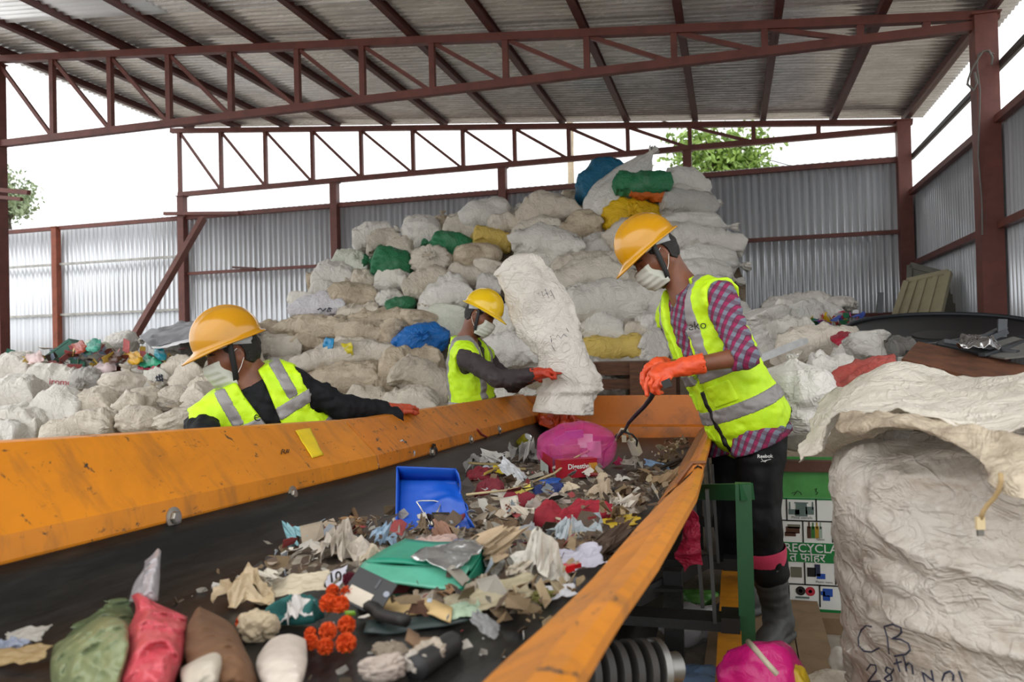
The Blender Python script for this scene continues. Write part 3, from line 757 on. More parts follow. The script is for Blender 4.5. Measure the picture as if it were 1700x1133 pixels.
heap('heaped_sacks', list(range(430, 1241, 8)), lambda x: float(np.interp(x, [430, 480, 520, 600, 680, 800, 900, 1000, 1060, 1120, 1180, 1240], [580, 565, 500, 425, 400, 365, 350, 325, 290, 315, 345, 470])), lambda x, y: Yp(y), .30, 'white sacks packed deeper in the main pile')
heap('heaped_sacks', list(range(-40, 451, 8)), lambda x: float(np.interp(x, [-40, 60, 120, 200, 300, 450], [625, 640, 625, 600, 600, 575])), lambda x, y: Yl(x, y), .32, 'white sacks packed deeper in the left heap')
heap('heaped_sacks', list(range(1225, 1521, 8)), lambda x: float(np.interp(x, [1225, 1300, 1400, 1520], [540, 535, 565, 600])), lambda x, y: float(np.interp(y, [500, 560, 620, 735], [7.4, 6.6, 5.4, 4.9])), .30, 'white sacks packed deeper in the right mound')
# ================================================================ the sorting conveyor
ip = lambda x, xs, ys: float(np.interp(x, xs, ys))
def zbelt(Y): return H-.465-.028*Y
def zlip(Y): return H-.30-.03*Y
YE = 5.42
conv = thing('sorting_conveyor', (-.8, 3.0, 0), 'orange steel sorting conveyor with a black rubber belt full of waste', 'conveyor')
# belt with its black side skirt, troughed on the left
Ys = np.linspace(.55, YE, 60)
def xb(Y): return ip(Y, [.5, .91, 1.08, 1.34, 1.88, 2.6, 5.5], [-.34, -.315, -.29, -.27, -.25, -.23, -.22])
def zl_bot(Y): return H+(-.041*Y-.3185 if Y < 2.74 else -.024*Y-.365)
def zl_top(Y): return H+(-.061*Y-.0866 if Y < 2.76 else -.021*Y-.2016)
G = []
for Y in Ys:
    zb_, zs = zbelt(Y), zl_bot(Y)-.005
    row = [(-1.315, Y, zs), (-1.285, Y, zs-.035), (-1.24, Y, zb_+.035), (-1.18, Y, zb_+.010), (-1.10, Y, zb_)]
    row += [(x, Y, zb_+.004*math.sin(9*x+3*Y)) for x in np.linspace(-1.0, xb(Y)-.08, 10)]
    row += [(xb(Y)-.03, Y, zb_+.002), (xb(Y)-.01, Y, zb_+.004)]
    G.append(row)
V, Fc = thick(np.array(G), .012); obj('rubber_belt', V, Fc, M['rubber'], conv)
def lpanel(name, ya, yb, mat):
    G = []
    for Y in np.linspace(ya, yb, 14):
        zt, zb_ = zl_top(Y), zl_bot(Y)
        G.append([(-1.50, Y, zt-.035), (-1.492, Y, zt-.005), (-1.475, Y, zt+.003), (-1.45, Y, zt), (-1.41, Y, zt+.32*(zb_+.055-zt)), (-1.37, Y, zt+.64*(zb_+.055-zt)), (-1.325, Y, zb_+.055), (-1.315, Y, zb_+.046), (-1.308, Y, zb_), (-1.312, Y, zb_-.012)])
    V, Fc = thick(np.array(G), .006); return obj(name, V, Fc, mat, conv, angle=25)
p1 = lpanel('side_panel', .55, 2.742, M['conv']); p1['label'] = 'nearer orange side panel on the left'
p2 = lpanel('side_panel', 2.758, YE+.05, M['conv2']); p2['label'] = 'farther worn orange side panel on the left'
MB().bar((-1.46, 2.75, zl_top(2.75)-.012), (-1.32, 2.75, zl_bot(2.75)-.0), .03, .008, up=(0, 1, 0)).obj('joint_strip', plain('#d9d5cc', .6), conv)
bp = plain('#a9a49a', .35, .8, name='bolt_steel')
def bolt(px, py, X, r=.015):
    c = WX(px, py, X); n = unit((.85, -.1, .45)) if X < -1.35 else unit((1, 0, .12)); m = MB()
    m.lathe(c-n*.004, n, [(0, 0), (0, r*1.75), (.003, r*1.75), (.004, r)], 18); m.lathe(c, n, [(.001, r), (.007, r*.97), (.009, r*.8), (.009, 0)], 6)
    m.obj('bolt', bp, conv)
for px, py in ((290, 860), (487, 821), (617, 797), (718, 752), (783, 731), (830, 714)): bolt(px, py, -1.302)
for px, py in ((586, 745), (608, 733)): bolt(px, py, -1.385)
# right-hand lip: two lengths of folded sheet
xo = lambda Y: ip(Y, [.5, .77, .98, 1.29, 2.0, 5.5], [-.175, -.16, -.151, -.127, -.095, -.095])
xi = lambda Y: ip(Y, [.5, .91, 1.08, 1.34, 1.88, 2.6, 5.5], [-.31, -.287, -.267, -.243, -.217, -.165, -.15])
def rpanel(ya, yb, dz, mat, tan):
    G = []; G2 = []
    for Y in np.linspace(ya, yb, 30):
        z = zlip(Y)+dz; o, i_, b_ = xo(Y), xi(Y), xb(Y)
        w = o-i_
        G.append([(o-.012, Y, z-.035), (o+.002, Y, z-.022), (o+.002, Y, z-.006), (o-.012, Y, z), (o-.30*w, Y, z-.006), (o-.36*w, Y, z-.016), (i_+.1*w, Y, z-.056), (i_, Y, z-.062)])
        G2.append([(i_+.004, Y, z-.064), (i_-.4*(i_-b_), Y, z-.085), (b_+.006, Y, zbelt(Y)+.055), (b_, Y, zbelt(Y)+.008)])
    V, Fc = thick(np.array(G), .005); p = obj('side_panel', V, Fc, mat, conv, angle=30)
    V, Fc = thick(np.array(G2), .005); obj('side_skirt', V, Fc, tan, conv)
    return p
tan = painted('#a8692c', (.10, .07, .04, 1), .55, .7, 'dirty_orange_steel', .9, 7)
p = rpanel(.45, 2.49, 0, M['conv'], tan); p['label'] = 'nearer orange edge panel on the right'
p = rpanel(2.48, YE, .012, M['conv2'], tan); p['label'] = 'farther orange edge panel on the right'
m = MB(); m.tube([(xo(2.5)+.01, 2.5, zlip(2.5)+.016), (xo(2.5)-.03, 2.485, zlip(2.5)+.016), (xi(2.5), 2.47, zlip(2.5)-.045)], .007, 6); m.obj('joint_strip', plain('#7a4a22', .6), conv)
# end panel
G = []
for x in np.linspace(-1.47, -.10, 16):
    zt, zb_ = H-.0605*5.46, zbelt(YE)
    G.append([(x, 5.50, zt-.05), (x, 5.50, zt), (x, 5.49, zt+.004), (x, 5.46, zb_+.09), (x, 5.44, zb_+.075), (x, 5.43, zb_+.02), (x, 5.44, zb_-.10)])
V, Fc = thick(np.array(G), .006); q = obj('end_panel', V, Fc, painted('#c96f12', amount=.65, dirt=.7, name='end_steel'), conv, angle=25)
for px in (965, 1010, 1062, 1098): 
    c = W(px, 722+(px-965)*.08, 5.425); MB().lathe(c, (0, -1, .1), [(0, .012), (.006, .011), (.008, 0)], 8).obj('bolt', bp, conv)
# frame below
fr = M['dsteel']
for x in (-1.33,):
    MB().abox((x-.03, .6, .42), (x+.03, YE, .60)).obj('frame_rail', fr, conv)
for Y in (1.0, 3.1, 5.2):
    for x in (-1.33, -.24): MB().abox((x-.035, Y-.035, 0), (x+.035, Y+.035, .44)).obj('leg', fr, conv)
Zb = .35
m = MB(); m.bar((-.035, 1.4, Zb-.05), (-.02, 4.6, Zb-.05), .075, .10); m.obj('base_beam', M['beam'], conv)['label'] = 'low orange beam beside the frame'
for Y in (2.75, 3.5, 4.3):
    MB().abox((-1.35, Y-.055, Zb+.002), (.0, Y+.055, Zb+.035)).obj('cross_member', fr, conv)
    m = MB(); m.abox((-.055, Y-.06, Zb-.03), (.005, Y+.06, Zb+.05)); m.abox((-.045, Y-.05, Zb-.075), (-.025, Y-.02, Zb)); m.abox((-.025, Y+.02, Zb-.075), (-.005, Y+.05, Zb)); m.obj('mounting_block', M['black'], conv)
    MB().bar((-.075, Y-.05, Zb+.03), (xo(Y)+.005, Y-.02, zlip(Y)-.10), .012, .03).obj('strut', plain('#4a4a48', .4, .7), conv)
    MB().bar((-.12, Y+.1, Zb+.03), (xo(Y)-.05, Y+.14, zlip(Y)-.10), .012, .03).obj('strut', plain('#4a4a48', .4, .7), conv)
MB().bar((-.20, 3.05, Zb+.03), (-.62, 3.0, Zb+.03), .05, .012).obj('brace', fr, conv)
MB().bar((-.12, 3.35, Zb+.06), (-.45, 2.78, Zb-.0), .012, .06).obj('brace', fr, conv)
V, Fc = thick(np.array([[(x, Y, .22+.01*math.sin(4*Y)) for x in np.linspace(-1.28, -.3, 8)] for Y in np.linspace(.7, YE, 14)]), .012); obj('return_belt', V, Fc, M['rubber'], conv)
# rubber-disc roller hanging under the near end
rl = thing('return_roller', (-.19, 2.05, .36), 'black return roller with rubber rings under the conveyor edge', 'roller')
c0 = W(985, 1118, 1.75); c1 = W(1100, 1110, 1.85); ax = unit(c1-c0); L = np.linalg.norm(c1-c0)
MB().lathe(c0-ax*.1, ax, [(0, 0), (0, .035), (L+.14, .035), (L+.14, 0)], 20).obj('axle', M['steel'], rl, smooth=True, angle=30)
for k in range(6):
    c = c0+ax*(L*k/5-.03); m = MB(); m.lathe(c, ax, [(0, .03), (0, .062), (.004, .068), (.020, .068), (.024, .062), (.024, .03)], 32)
    m.obj('rubber_ring', plain('#3a3734', .6, name='ring_rubber') if k < 5 else M['steel'], rl, smooth=True, angle=40)
# green handrail
hr = thing('green_stand', (.04, 2.75, 0), 'dark green square-tube steel stand beside the conveyor', 'stand')
a, b = W(1168, 817, 3.0), W(1234, 817, 2.75)
MB().bar(a, b+unit(b-a)*.025, .05, .055).obj('top_rail', M['green'], hr)
MB().abox((b[0]-.026, b[1]-.026, 0), (b[0]+.026, b[1]+.026, b[2]+.028)).obj('post', M['green'], hr)
# ================================================================ people
from mathutils.bvhtree import BVHTree
def bvh(o):
    me = o.data; mw_ = np.array(o['_o'])
    return BVHTree.FromPolygons([Vector(np.array(v.co[:])+mw_) for v in me.vertices], [tuple(p.vertices) for p in me.polygons])
def textmesh(s, size, bold=0.0, font=None):
    cu = bpy.data.curves.new('t', 'FONT'); cu.body = s; cu.size = size; cu.align_x = 'CENTER'; cu.align_y = 'CENTER'; cu.offset = bold; cu.resolution_u = 3
    o = bpy.data.objects.new('t', cu); COL.objects.link(o); dg = bpy.context.evaluated_depsgraph_get(); dg.update()
    me = bpy.data.meshes.new_from_object(o.evaluated_get(dg)); bm = bmesh.new(); bm.from_mesh(me)
    bmesh.ops.triangulate(bm, faces=bm.faces)
    for k in range(3):
        le = [e for e in bm.edges if e.calc_length() > .012]
        if le: bmesh.ops.subdivide_edges(bm, edges=le, cuts=1)
    bmesh.ops.triangulate(bm, faces=bm.faces)
    V = np.array([v.co[:] for v in bm.verts]); bm.verts.index_update(); Fc = [tuple(v.index for v in f.verts) for f in bm.faces]
    bm.free(); bpy.data.objects.remove(o); bpy.data.curves.remove(cu); bpy.data.meshes.remove(me)
    return V, Fc
def on_surface(tree, V2, c, ux, uy, n, off=.0015):
    out = []
    for v in V2:
        p = c+ux*v[0]+uy*v[1]; h = tree.ray_cast(Vector(p+n*.15), Vector(-n), .4)
        out.append(np.array(h[0])+n*off if h[0] is not None else p+n*off)
    return np.array(out)
def put_text(name, s, size, tree, c, ux, n, mat, parent, bold=0.0, off=.002, **k):
    V2, Fc = textmesh(s, size, bold); n = unit(n); ux = unit(np.array(ux)-n*(np.array(ux)@n)); uy = np.cross(n, ux)
    return obj(name, on_surface(tree, V2, np.array(c), ux, uy, n, off), Fc, mat, parent, smooth=False, **k)
def stroke_on(m, tree, pts, r, off=.001):   # a pen line on a surface, seen through pixel points
    out = []
    for (x, y) in pts:
        d = unit(ray(x, y)); h = tree.ray_cast(Vector(CAMP), Vector(d), 60)
        if h[0] is not None: out.append(np.array(h[0])-d*off)
    if len(out) > 1: m.tube(out, r, 5)
SKIN = NT('skin'); SKIN.col(SKIN.mix(SKIN.ramp(SKIN.noise(14, 4), .35, .7), lin('#6b402b'), lin('#7e4d35'))); SKIN.set(Roughness=.48, Subsurface_Weight=.12, Subsurface_Radius=(.02, .008, .004)); SKIN = SKIN.m
HAIR = plain('#17120f', .6, bump=.6, bscale=160, name='hair')
GLOVE = NT('rubber_glove'); GLOVE.col(GLOVE.mix(GLOVE.ramp(GLOVE.noise(16, 3), .4, .7), lin('#e2562a'), lin('#c94420'))); GLOVE.set(Roughness=.45); GLOVE.bump(GLOVE.noise(60, 3), .15, .004); GLOVE = GLOVE.m
def hivis(): 
    t = NT('hi_vis_fabric'); t.col(t.mix(t.ramp(t.noise(11, 4), .35, .7), lin('#c9f016'), lin('#b4e010'))); t.set(Roughness=.6); t.bump(t.math('ADD', t.noise(14, 4, .6, .5), t.math('MULTIPLY', t.noise(240, 2), .2)), .35, .012); return t.m
HV = hivis(); GREY = plain('#8d8a88', .45, .15, .15, 90, .06, name='reflective_tape'); ZIP = plain('#121212', .5, name='zip')
MASK = plain('#c2c4b8', .75, 0, .2, 40, .06, name='mask_cloth'); STRAP = plain('#16181a', .6, name='strap_web'); LOOP = plain('#e4e4e0', .7, name='elastic')
def helmetmat(c):
    t = NT('helmet_plastic'); t.col(t.mix(t.ramp(t.noise(6, 5), .45, .75), lin(c), tuple(x*.82 for x in lin(c)[:3])+(1,))); t.set(Roughness=.22); t.b.inputs['Coat Weight'].default_value = .4; return t.m
def frame(f, up):                           # forward, left, up
    f = unit(f); l = unit(np.cross(up, f)); return f, l, np.cross(f, l)
def I3(v): return RH*v[0]+FH*v[1]+np.array([0, 0, 1.0])*v[2]    # picture right, away, up -> world

def helmet(root, C, fw, lf, up, mat, s=1.0, knob=True):
    """C: middle of the skull; dome, brim with peak, ridge, harness"""
    hz = .035*s; n, m_ = 72, 26; V = []
    def pt(th, k):
        c, s_ = math.cos(th), math.sin(th)
        pk = max(0, c)**3
        if k <= 16:
            ph = (k/16)*PI/2; cs, sn = math.cos(ph), math.sin(ph)
            r = np.array([.135*c*cs-.004, .112*s_*cs]); z = .125*sn**.95
            rd = .008*math.exp(-(s_*cs/.16)**2)*(1 if c > -.95 else 1)*min(1, (1-k/18)*4+.4)
            side = .004*math.exp(-((s_*cs-.42)/.10)**2)+.004*math.exp(-((s_*cs+.42)/.10)**2)
            q = np.array([r[0], r[1], z])*(1+rd*7*(.25+sn)*.8+side*3*sn)
        return q
    rings = []
    for k in range(17): rings.append([pt(2*PI*j/n, k) for j in range(n)])
    br = []
    for d, dz in ((.0, -.010), (.35, -.014), (1, -.018), (1.02, -.024), (.35, -.020), (-.15, -.014)):
        row = []
        for j in range(n):
            th = 2*PI*j/n; c, s_ = math.cos(th), math.sin(th); w = .013+.045*max(0, c)**2.2
            w = .016+.040*max(0, c)**2.0
            row.append(np.array([(.135+w*d)*c-.004, (.112+(.012+.012*max(0, c))*d)*s_, dz-.018*max(0, c)**2*max(d, 0)]))
        br.append(row)
    G = np.array(rings[::-1]+br); G = G.reshape(-1, 3)*s
    P = C+G[:, 0:1]*fw+G[:, 1:2]*lf+(G[:, 2:3]+hz)*up
    nr_ = 17+len(br); Fc = [(i*n+j, (i+1)*n+j, (i+1)*n+(j+1) % n, i*n+(j+1) % n) for i in range(nr_-1) for j in range(n)]
    hh = obj('hard_hat', P, [tuple(reversed(f)) for f in Fc], mat, root)
    # harness band round the back and temples
    m = MB(); G = []
    for j in range(40):
        a = math.radians(60+240*j/39); c, s_ = math.cos(a), math.sin(a); bk = max(0, -c)
        G.append([C+fw*((.104)*c-.003)*s+lf*.088*s_*s+up*(hz+z*s) for z in (.0, -.022-.018*bk, -.03-.032*bk)])
    V, Fc = thick(np.array(G), .004); hb = obj('harness_band', V, Fc, plain('#b9bcc0', .5, name='grey_plastic'), hh)
    if knob:
        m = MB()
        for j in range(5):
            a = math.radians(150+15*j); m.box(C+fw*.107*math.cos(a)*s+lf*.091*math.sin(a)*s+up*(hz-.038*s), (fw*math.cos(a)+lf*math.sin(a), unit(-fw*math.sin(a)+lf*math.cos(a)), up), (.004, .008, .006))
        m.lathe(C-fw*.106*s+up*(hz-.055*s), -fw, [(0, .016), (.012, .016), (.014, .012), (.014, 0)], 14); m.obj('ratchet_knob', plain('#2a2c2e', .5), hh)
    return hh
def head_f(C, f, l, u, s=1.0):
    ax = np.stack([f, l, u]); w = lambda x, y, z: C+(f*x+l*y+u*z)*s
    def g(P):
        d = ell(P, w(-.012, 0, .018), ax, np.array([.098, .077, .100])*s)
        d = smin(d, ell(P, w(.028, 0, -.035), ax, np.array([.062, .058, .080])*s), .04*s)
        d = smin(d, cap(P, w(.04, 0, -.088), w(.062, 0, -.086), .030*s, .020*s), .035*s)
        for q in (1, -1):
            d = smin(d, cap(P, w(-.02, q*.055, -.045), w(.03, q*.030, -.085), .018*s, .018*s), .03*s)      # jaw
            d = smin(d, cap(P, w(.058, q*.038, -.018), w(.035, q*.055, -.012), .014*s), .03*s)             # cheek
            d = smax(d, -ell(P, w(.094, q*.032, .006), ax, np.array([.018, .021, .012])*s), .012*s)         # eye socket
            d = smin(d, ell(P, w(.071, q*.032, .005), ax, np.array([.0125]*3)*s), .004*s)                   # lid
            e = ell(P, w(-.012, q*.079, -.006), np.stack([unit(f+l*q*-.5), unit(l*q+f*.5), u]), np.array([.020, .008, .032])*s)
            e = smax(e, -ell(P, w(-.006, q*.088, -.004), ax, np.array([.011, .007, .020])*s), .005*s)
            d = smin(d, e, .008*s)
        d = smin(d, cap(P, w(.078, 0, .012), w(.098, 0, -.022), .008*s, .013*s), .014*s)                    # nose
        for q in (1, -1): d = smin(d, ell(P, w(.088, q*.012, -.026), ax, np.array([.011, .009, .008])*s), .006*s)
        d = smin(d, ell(P, w(.074, 0, -.052), ax, np.array([.016, .024, .007])*s), .007*s)                  # lips
        d = smin(d, ell(P, w(.072, 0, -.064), ax, np.array([.015, .020, .007])*s), .006*s)
        return d
    return g
def hand_f(wr, chains, palm, rr=.0115):     # palm: list of capsules, chains: five lists of joints
    def g(P):
        d = None
        for a, b, ra, rb in palm:
            x = cap(P, a, b, ra, rb); d = x if d is None else smin(d, x, .022)
        for ch in chains:
            e = None
            for k in range(len(ch)-1):
                x = cap(P, ch[k], ch[k+1], rr*(1.08-.07*k), rr*(1.0-.08*k)); e = x if e is None else smin(e, x, .004)
            d = smin(d, e, .007)
        return d
    return g
def bbox(pts, m): pts = np.array(pts); return pts.min(0)-m, pts.max(0)+m

def person(J, label, opt):
    """J: joints in world space"""
    hs = opt.get('s', 1.0); f, l, u = frame(J['face'], J['headup']); C = np.array(J['head'])
    hd = head_f(C, f, l, u, hs)
    nk, pv = np.array(J['neck']), np.array(J['pelvis']); sp = nk-pv; Lt = np.linalg.norm(sp); su = sp/Lt
    sL, sR = np.array(J['sL']), np.array(J['sR']); lat = sL-sR; lat = unit(lat-su*(lat @ su)); fr_ = np.cross(lat, su)   # left, up -> front
    hw = np.linalg.norm(sL-sR)/2; ax = np.stack([lat, fr_, su]); kx = hw/.19
    ch = pv+su*Lt*.70+fr_*.01
    def torso(P, fat=0.0):
        d = ell(P, ch, ax, np.array([.175*kx+fat, .118+fat, .20+fat]))
        d = smin(d, ell(P, pv+su*Lt*.36+fr_*.012, ax, (.155*kx+fat, .112+fat, .20+fat)), .08)
        d = smin(d, ell(P, pv+su*.02, ax, (.165+fat, .118+fat, .15+fat)), .08)
        for s_ in (sL, sR): d = smin(d, cap(P, nk+su*.0-lat*0, s_-su*.01, .060+fat, .062+fat), .05)
        return d
    def arm(P, S, E, Wr, a, b, c): return smin(cap(P, S, E, a, b), cap(P, E, Wr, b, c), .02)
    eL, eR, wL, wR = [np.array(J[k]) for k in ('eL', 'eR', 'wL', 'wR')]
    hL, hR, kL, kR, aL, aR = [np.array(J[k]) for k in ('hL', 'hR', 'kL', 'kR', 'aL', 'aR')]
    hb = C-u*.075*hs-f*.035*hs
    def body(P):
        d = smin(torso(P, -.012), smin(cap(P, nk-su*.02, hb+u*.02, .060, .052), cap(P, nk, hb+f*.02, .055, .05), .02), .05)
        d = smin(d, hd(P), .02)
        for S, E, w_ in ((sL, eL, wL), (sR, eR, wR)): d = smin(d, arm(P, S, E, w_, .046, .040, .027), .03)
        for h_, k_, a_ in ((hL, kL, aL), (hR, kR, aR)): d = smin(d, arm(P, h_, k_, a_, .075, .052, .038), .03)
        return d
    root_pts = [C+u*.16, C+f*.14, C-f*.13, nk, pv, sL, sR, eL, eR, wL, wR, hL, hR, kL, kR, aL, aR]
    lo, hi = bbox(root_pts, .12)
    V, Fc = nets(body, lo, hi, opt.get('h', .008))
    root = obj('person', V, Fc, SKIN, None, label=label, cat='person', group=None)
    zb_ = V[:, 2].min(); base = [(aL[0]+aR[0])/2, (aL[1]+aR[1])/2, zb_]
    root.data.transform(Matrix.Translation([-x for x in base])); root.location = base; root['_o'] = [float(x) for x in base]
    nz = lambda P, a, sc, sd: a*ridge(P*sc, sd, 2)
    seed = opt.get('seed', 1)
    # ---- shirt
    SE = opt.get('sleeve', (1.0, 1.0))       # how far down the forearm the sleeves reach
    def shirt(P):
        d = torso(P, .008)
        for S, E, w_, q in ((sL, eL, wL, SE[0]), (sR, eR, wR, SE[1])):
            x = cap(P, S, E, .070, .060)
            n_ = unit(w_-E)
            fa = cap(P, E, E+(w_-E)*(q+.25), .060, .052-.010*q)
            x = smin(x, np.maximum(fa, (P-E-(w_-E)*q) @ n_), .012)
            d = smin(d, x, .03)
        a_ = (P-pv) @ su; d = d-.034*np.clip((-a_-.01)/.06, 0, 1)
        for h_, k_ in ((hL, kL), (hR, kR)): d = smin(d, cap(P, h_, h_+(k_-h_)*.35, .122, .118), .05)
        d = d+nz(P, .007, np.array([16, 16, 22]), seed)+nz(P, .0035, np.array([38, 38, 38]), seed+5)
        d = np.maximum(d, (P-pv) @ su-(Lt+.02)); d = np.maximum(d, -((P-pv) @ su+opt.get('shirt_hem', .16)+opt.get('shirt_c', 0.0)*((P-pv) @ fr_)))
        d = smax(d, -cap(P, nk-su*.045+fr_*.065, hb+fr_*.03, .022, .062), .01)
        return d
    lo2, hi2 = bbox([sL, sR, nk, pv-su*.18, eL, eR, wL, wR], .16)
    solid('shirt', shirt, lo2, hi2, opt.get('hc', .009), opt['shirt'], root)
    # collar
    m = MB(); G = []; cn = nk+su*.012; cd = unit((hb-nk)*.6+su*.1)
    for j in range(41):
        a = math.radians(32+296*j/40); rr = .073; q = lat*math.sin(a)+fr_*math.cos(a); op = max(0, math.cos(a))
        G.append([cn+q*(rr+.018)-cd*(.012+.05*op), cn+q*rr*1.0+cd*(.022-.03*op), cn+q*(rr-.006)+cd*(.040-.03*op), cn+q*(rr+.012)+cd*(.026-.035*op), cn+q*(rr+.030)-cd*(.004+.05*op)])
    V, Fc = thick(np.array(G), .004); obj('collar', V, Fc, opt['shirt'], root)
    # ---- vest
    A0, A1 = opt.get('hem', -.12), Lt+.03; op0 = opt.get('open_a', .50)*Lt; ow = opt.get('open_w', .075); ob = opt.get('open_b', 0.0)
    hemt = opt.get('hem_tilt', 0.0); hemc = opt.get('hem_c', 0.0)
    def coords(P): q = P-pv; return q @ su, q @ lat, q @ fr_
    def vest_cut(P, d, fat):
        a, b, c = coords(P)
        d = smax(d, A0+hemt*b+hemc*c-a, .006); d = np.maximum(d, a-A1-.03)
        for S, sg in ((sL, 1), (sR, -1)):
            d = smax(d, -cap(P, S+lat*sg*.045-su*.075, S+lat*sg*.14+su*.06, .080, .10), .008)
            d = smax(d, -cap(P, S+lat*sg*.06-su*.02, S+lat*sg*.16, .075, .10), .008)
        d = smax(d, -cap(P, nk-su*.01, nk+su*.25+f*.02, .075, .085), .01)
        w_ = .012+ow*np.clip((a-op0)/(Lt-op0), 0, 1)
        wedge = np.maximum(np.abs(b-ob-opt.get('open_k', 0)*(a-op0))-w_, -c+.02); wedge = np.maximum(wedge, op0-a)
        return smax(d, -wedge, .006)
    def vest_base(P, fat):
        a_ = np.clip(((P-pv) @ su)/Lt, -.4, 1); return torso(P, fat)-.024*np.clip(.75-a_, 0, 1)+nz(P, .006, np.array([11, 11, 17]), seed+9)+nz(P, .003, np.array([30, 30, 30]), seed+12)
    lo3, hi3 = bbox([sL, sR, nk, pv+su*(A0-.05)], .2)
    ve = solid('hi_vis_vest', lambda P: vest_cut(P, vest_base(P, .030), 0), lo3, hi3, opt.get('hc', .009), opt.get('vest', HV), root)
    def strip(nm, sel, mat, fat=.0335):
        def g(P):
            a, b, c = coords(P); return np.maximum(vest_cut(P, vest_base(P, fat), 0), sel(a, b, c))
        return solid(nm, g, lo3, hi3, opt.get('hs', .007), mat, ve)
    for a0, a1 in opt.get('bands', ((.10, .155), (.30, .355))):
        strip('reflective_band', lambda a, b, c: np.abs(a-(a0+a1)/2-hemt*b*.6)-(a1-a0)/2, GREY)
    for sg in (1, -1):
        strip('reflective_brace', lambda a, b, c: np.maximum(np.abs(b*sg-.118*kx)-.024, -(a-opt.get('bands', ((.10, .155), (.30, .355)))[-1][1])+.0), GREY)
    for (a0, a1, b0, b1) in opt.get('pockets', ()):
        strip('pocket_flap', lambda a, b, c: np.maximum(np.maximum(np.abs(a-(a0+a1)/2)-(a1-a0)/2, np.abs(b-(b0+b1)/2)-(b1-b0)/2), -c), opt.get('vest', HV), .037)
    strip('black_piping', lambda a, b, c: a-(A0+hemt*b+hemc*c)-.010, ZIP, .0325)
    if opt.get('zip', True):
        strip('zip', lambda a, b, c: np.maximum(np.maximum(np.abs(b-ob)-.011, -c), a-op0-.02), ZIP, .036)
    # ---- trousers
    def pants(P):
        d = ell(P, pv+su*.0, ax, (.178, .132, .17))
        for h_, k_, a_ in ((hL, kL, aL), (hR, kR, aR)):
            x = smin(cap(P, h_, k_, .105, .080), cap(P, k_, k_+(a_-k_)*opt.get('leg', .55), .082, .078), .03); d = smin(d, x, .04)
        d = d+nz(P, .005, np.array([9, 9, 13]), seed+20)
        return np.maximum(d, (P-pv) @ su+.02)
    lo4, hi4 = bbox([pv+su*.12, hL, hR, kL, kR, kL+(aL-kL)*.6, kR+(aR-kR)*.6], .17)
    tr = solid('trousers', pants, lo4, hi4, opt.get('hp', .012), opt['pants'], root)
    # ---- boots
    for k_, a_, t_ in ((kL, aL, np.array(J['tL'])), (kR, aR, np.array(J['tR']))):
        td = unit((t_-a_)*np.array([1, 1, 0])); dn = unit(a_-k_); top = k_+(a_-k_)*opt.get('boot', .42); z0 = a_[2]-.085
        def boot(P):
            d = smin(cap(P, top, a_, .074, .055), cap(P, a_-np.array([0, 0, .02])-td*.03, a_+td*.13-np.array([0, 0, .045]), .052, .045), .04)
            d = smin(d, cap(P, a_+td*.10-np.array([0, 0, .052]), a_+td*.17-np.array([0, 0, .052]), .045, .038), .03)
            d = d+.0018*np.sin((P-a_) @ dn*170)*(((P-a_) @ td) > .02)+nz(P, .003, np.array([20, 20, 20]), seed+33)
            so = np.maximum(cap(P*np.array([1, 1, 0]), (a_-td*.05)*np.array([1, 1, 0]), (a_+td*.18)*np.array([1, 1, 0]), .055, .050), np.abs(P[..., 2]-z0-.012)-.014)
            d = smin(d, so, .006); d = smax(d, z0-P[..., 2], .004)
            return np.maximum(d, -((P-top) @ dn))
        lo5, hi5 = bbox([top, a_, t_, a_-td*.1, a_+td*.2, [a_[0], a_[1], z0]], .1)
        solid('rubber_boot', boot, lo5, hi5, opt.get('hp', .008), opt['boots'], root)
        if opt.get('socks') and k_ is kL:
            n_ = dn; MB().lathe(top-n_*.065, n_, [(0, .083), (.02, .084), (.075, .071)], 28).obj('trouser_lining', opt['socks'], root, smooth=True)
    # ---- head gear
    def hairf(P):
        q = P-C; x, y, z = q @ f/hs, q @ l/hs, q @ u/hs
        d = hd(P)-.007*hs
        cut = np.maximum(x-.035-np.clip(z-.04, 0, .1)*1.0, -z-.065+np.clip(x+.06, 0, .1)*.95)
        ear = ell(P, C-f*.01*hs, np.stack([f, l, u]), np.array([.026, .2, .040])*hs)
        return smax(smax(d+nz(P, .0015, np.array([90, 90, 90]), 3), cut*hs, .006), -ear, .006)
    lo6, hi6 = bbox([C], .19); solid('hair', hairf, lo6, hi6, .0042, HAIR, root)
    helmet(root, C+u*.035*hs+f*opt.get('hf', .0), f, l, u, opt['hat'], hs*1.0)
    def maskf(P):
        q = P-C; x, y, z = q @ f/hs, q @ l/hs, q @ u/hs
        d = hd(P)-.011*hs; d = smin(d, ell(P, C+(f*.085-u*.045)*hs, np.stack([f, l, u]), np.array([.032, .042, .045])*hs), .03)
        d = d+.0013*np.sin(z*2*PI/.026+np.abs(y)*10)
        return np.maximum(d, np.maximum(np.maximum(z+.006-.10*np.abs(y), -z-.112), np.maximum(-x+.030, np.abs(y)-.062)))*1.0
    mk = solid('face_mask', maskf, lo6, hi6, .0034, opt.get('mask', MASK), root)
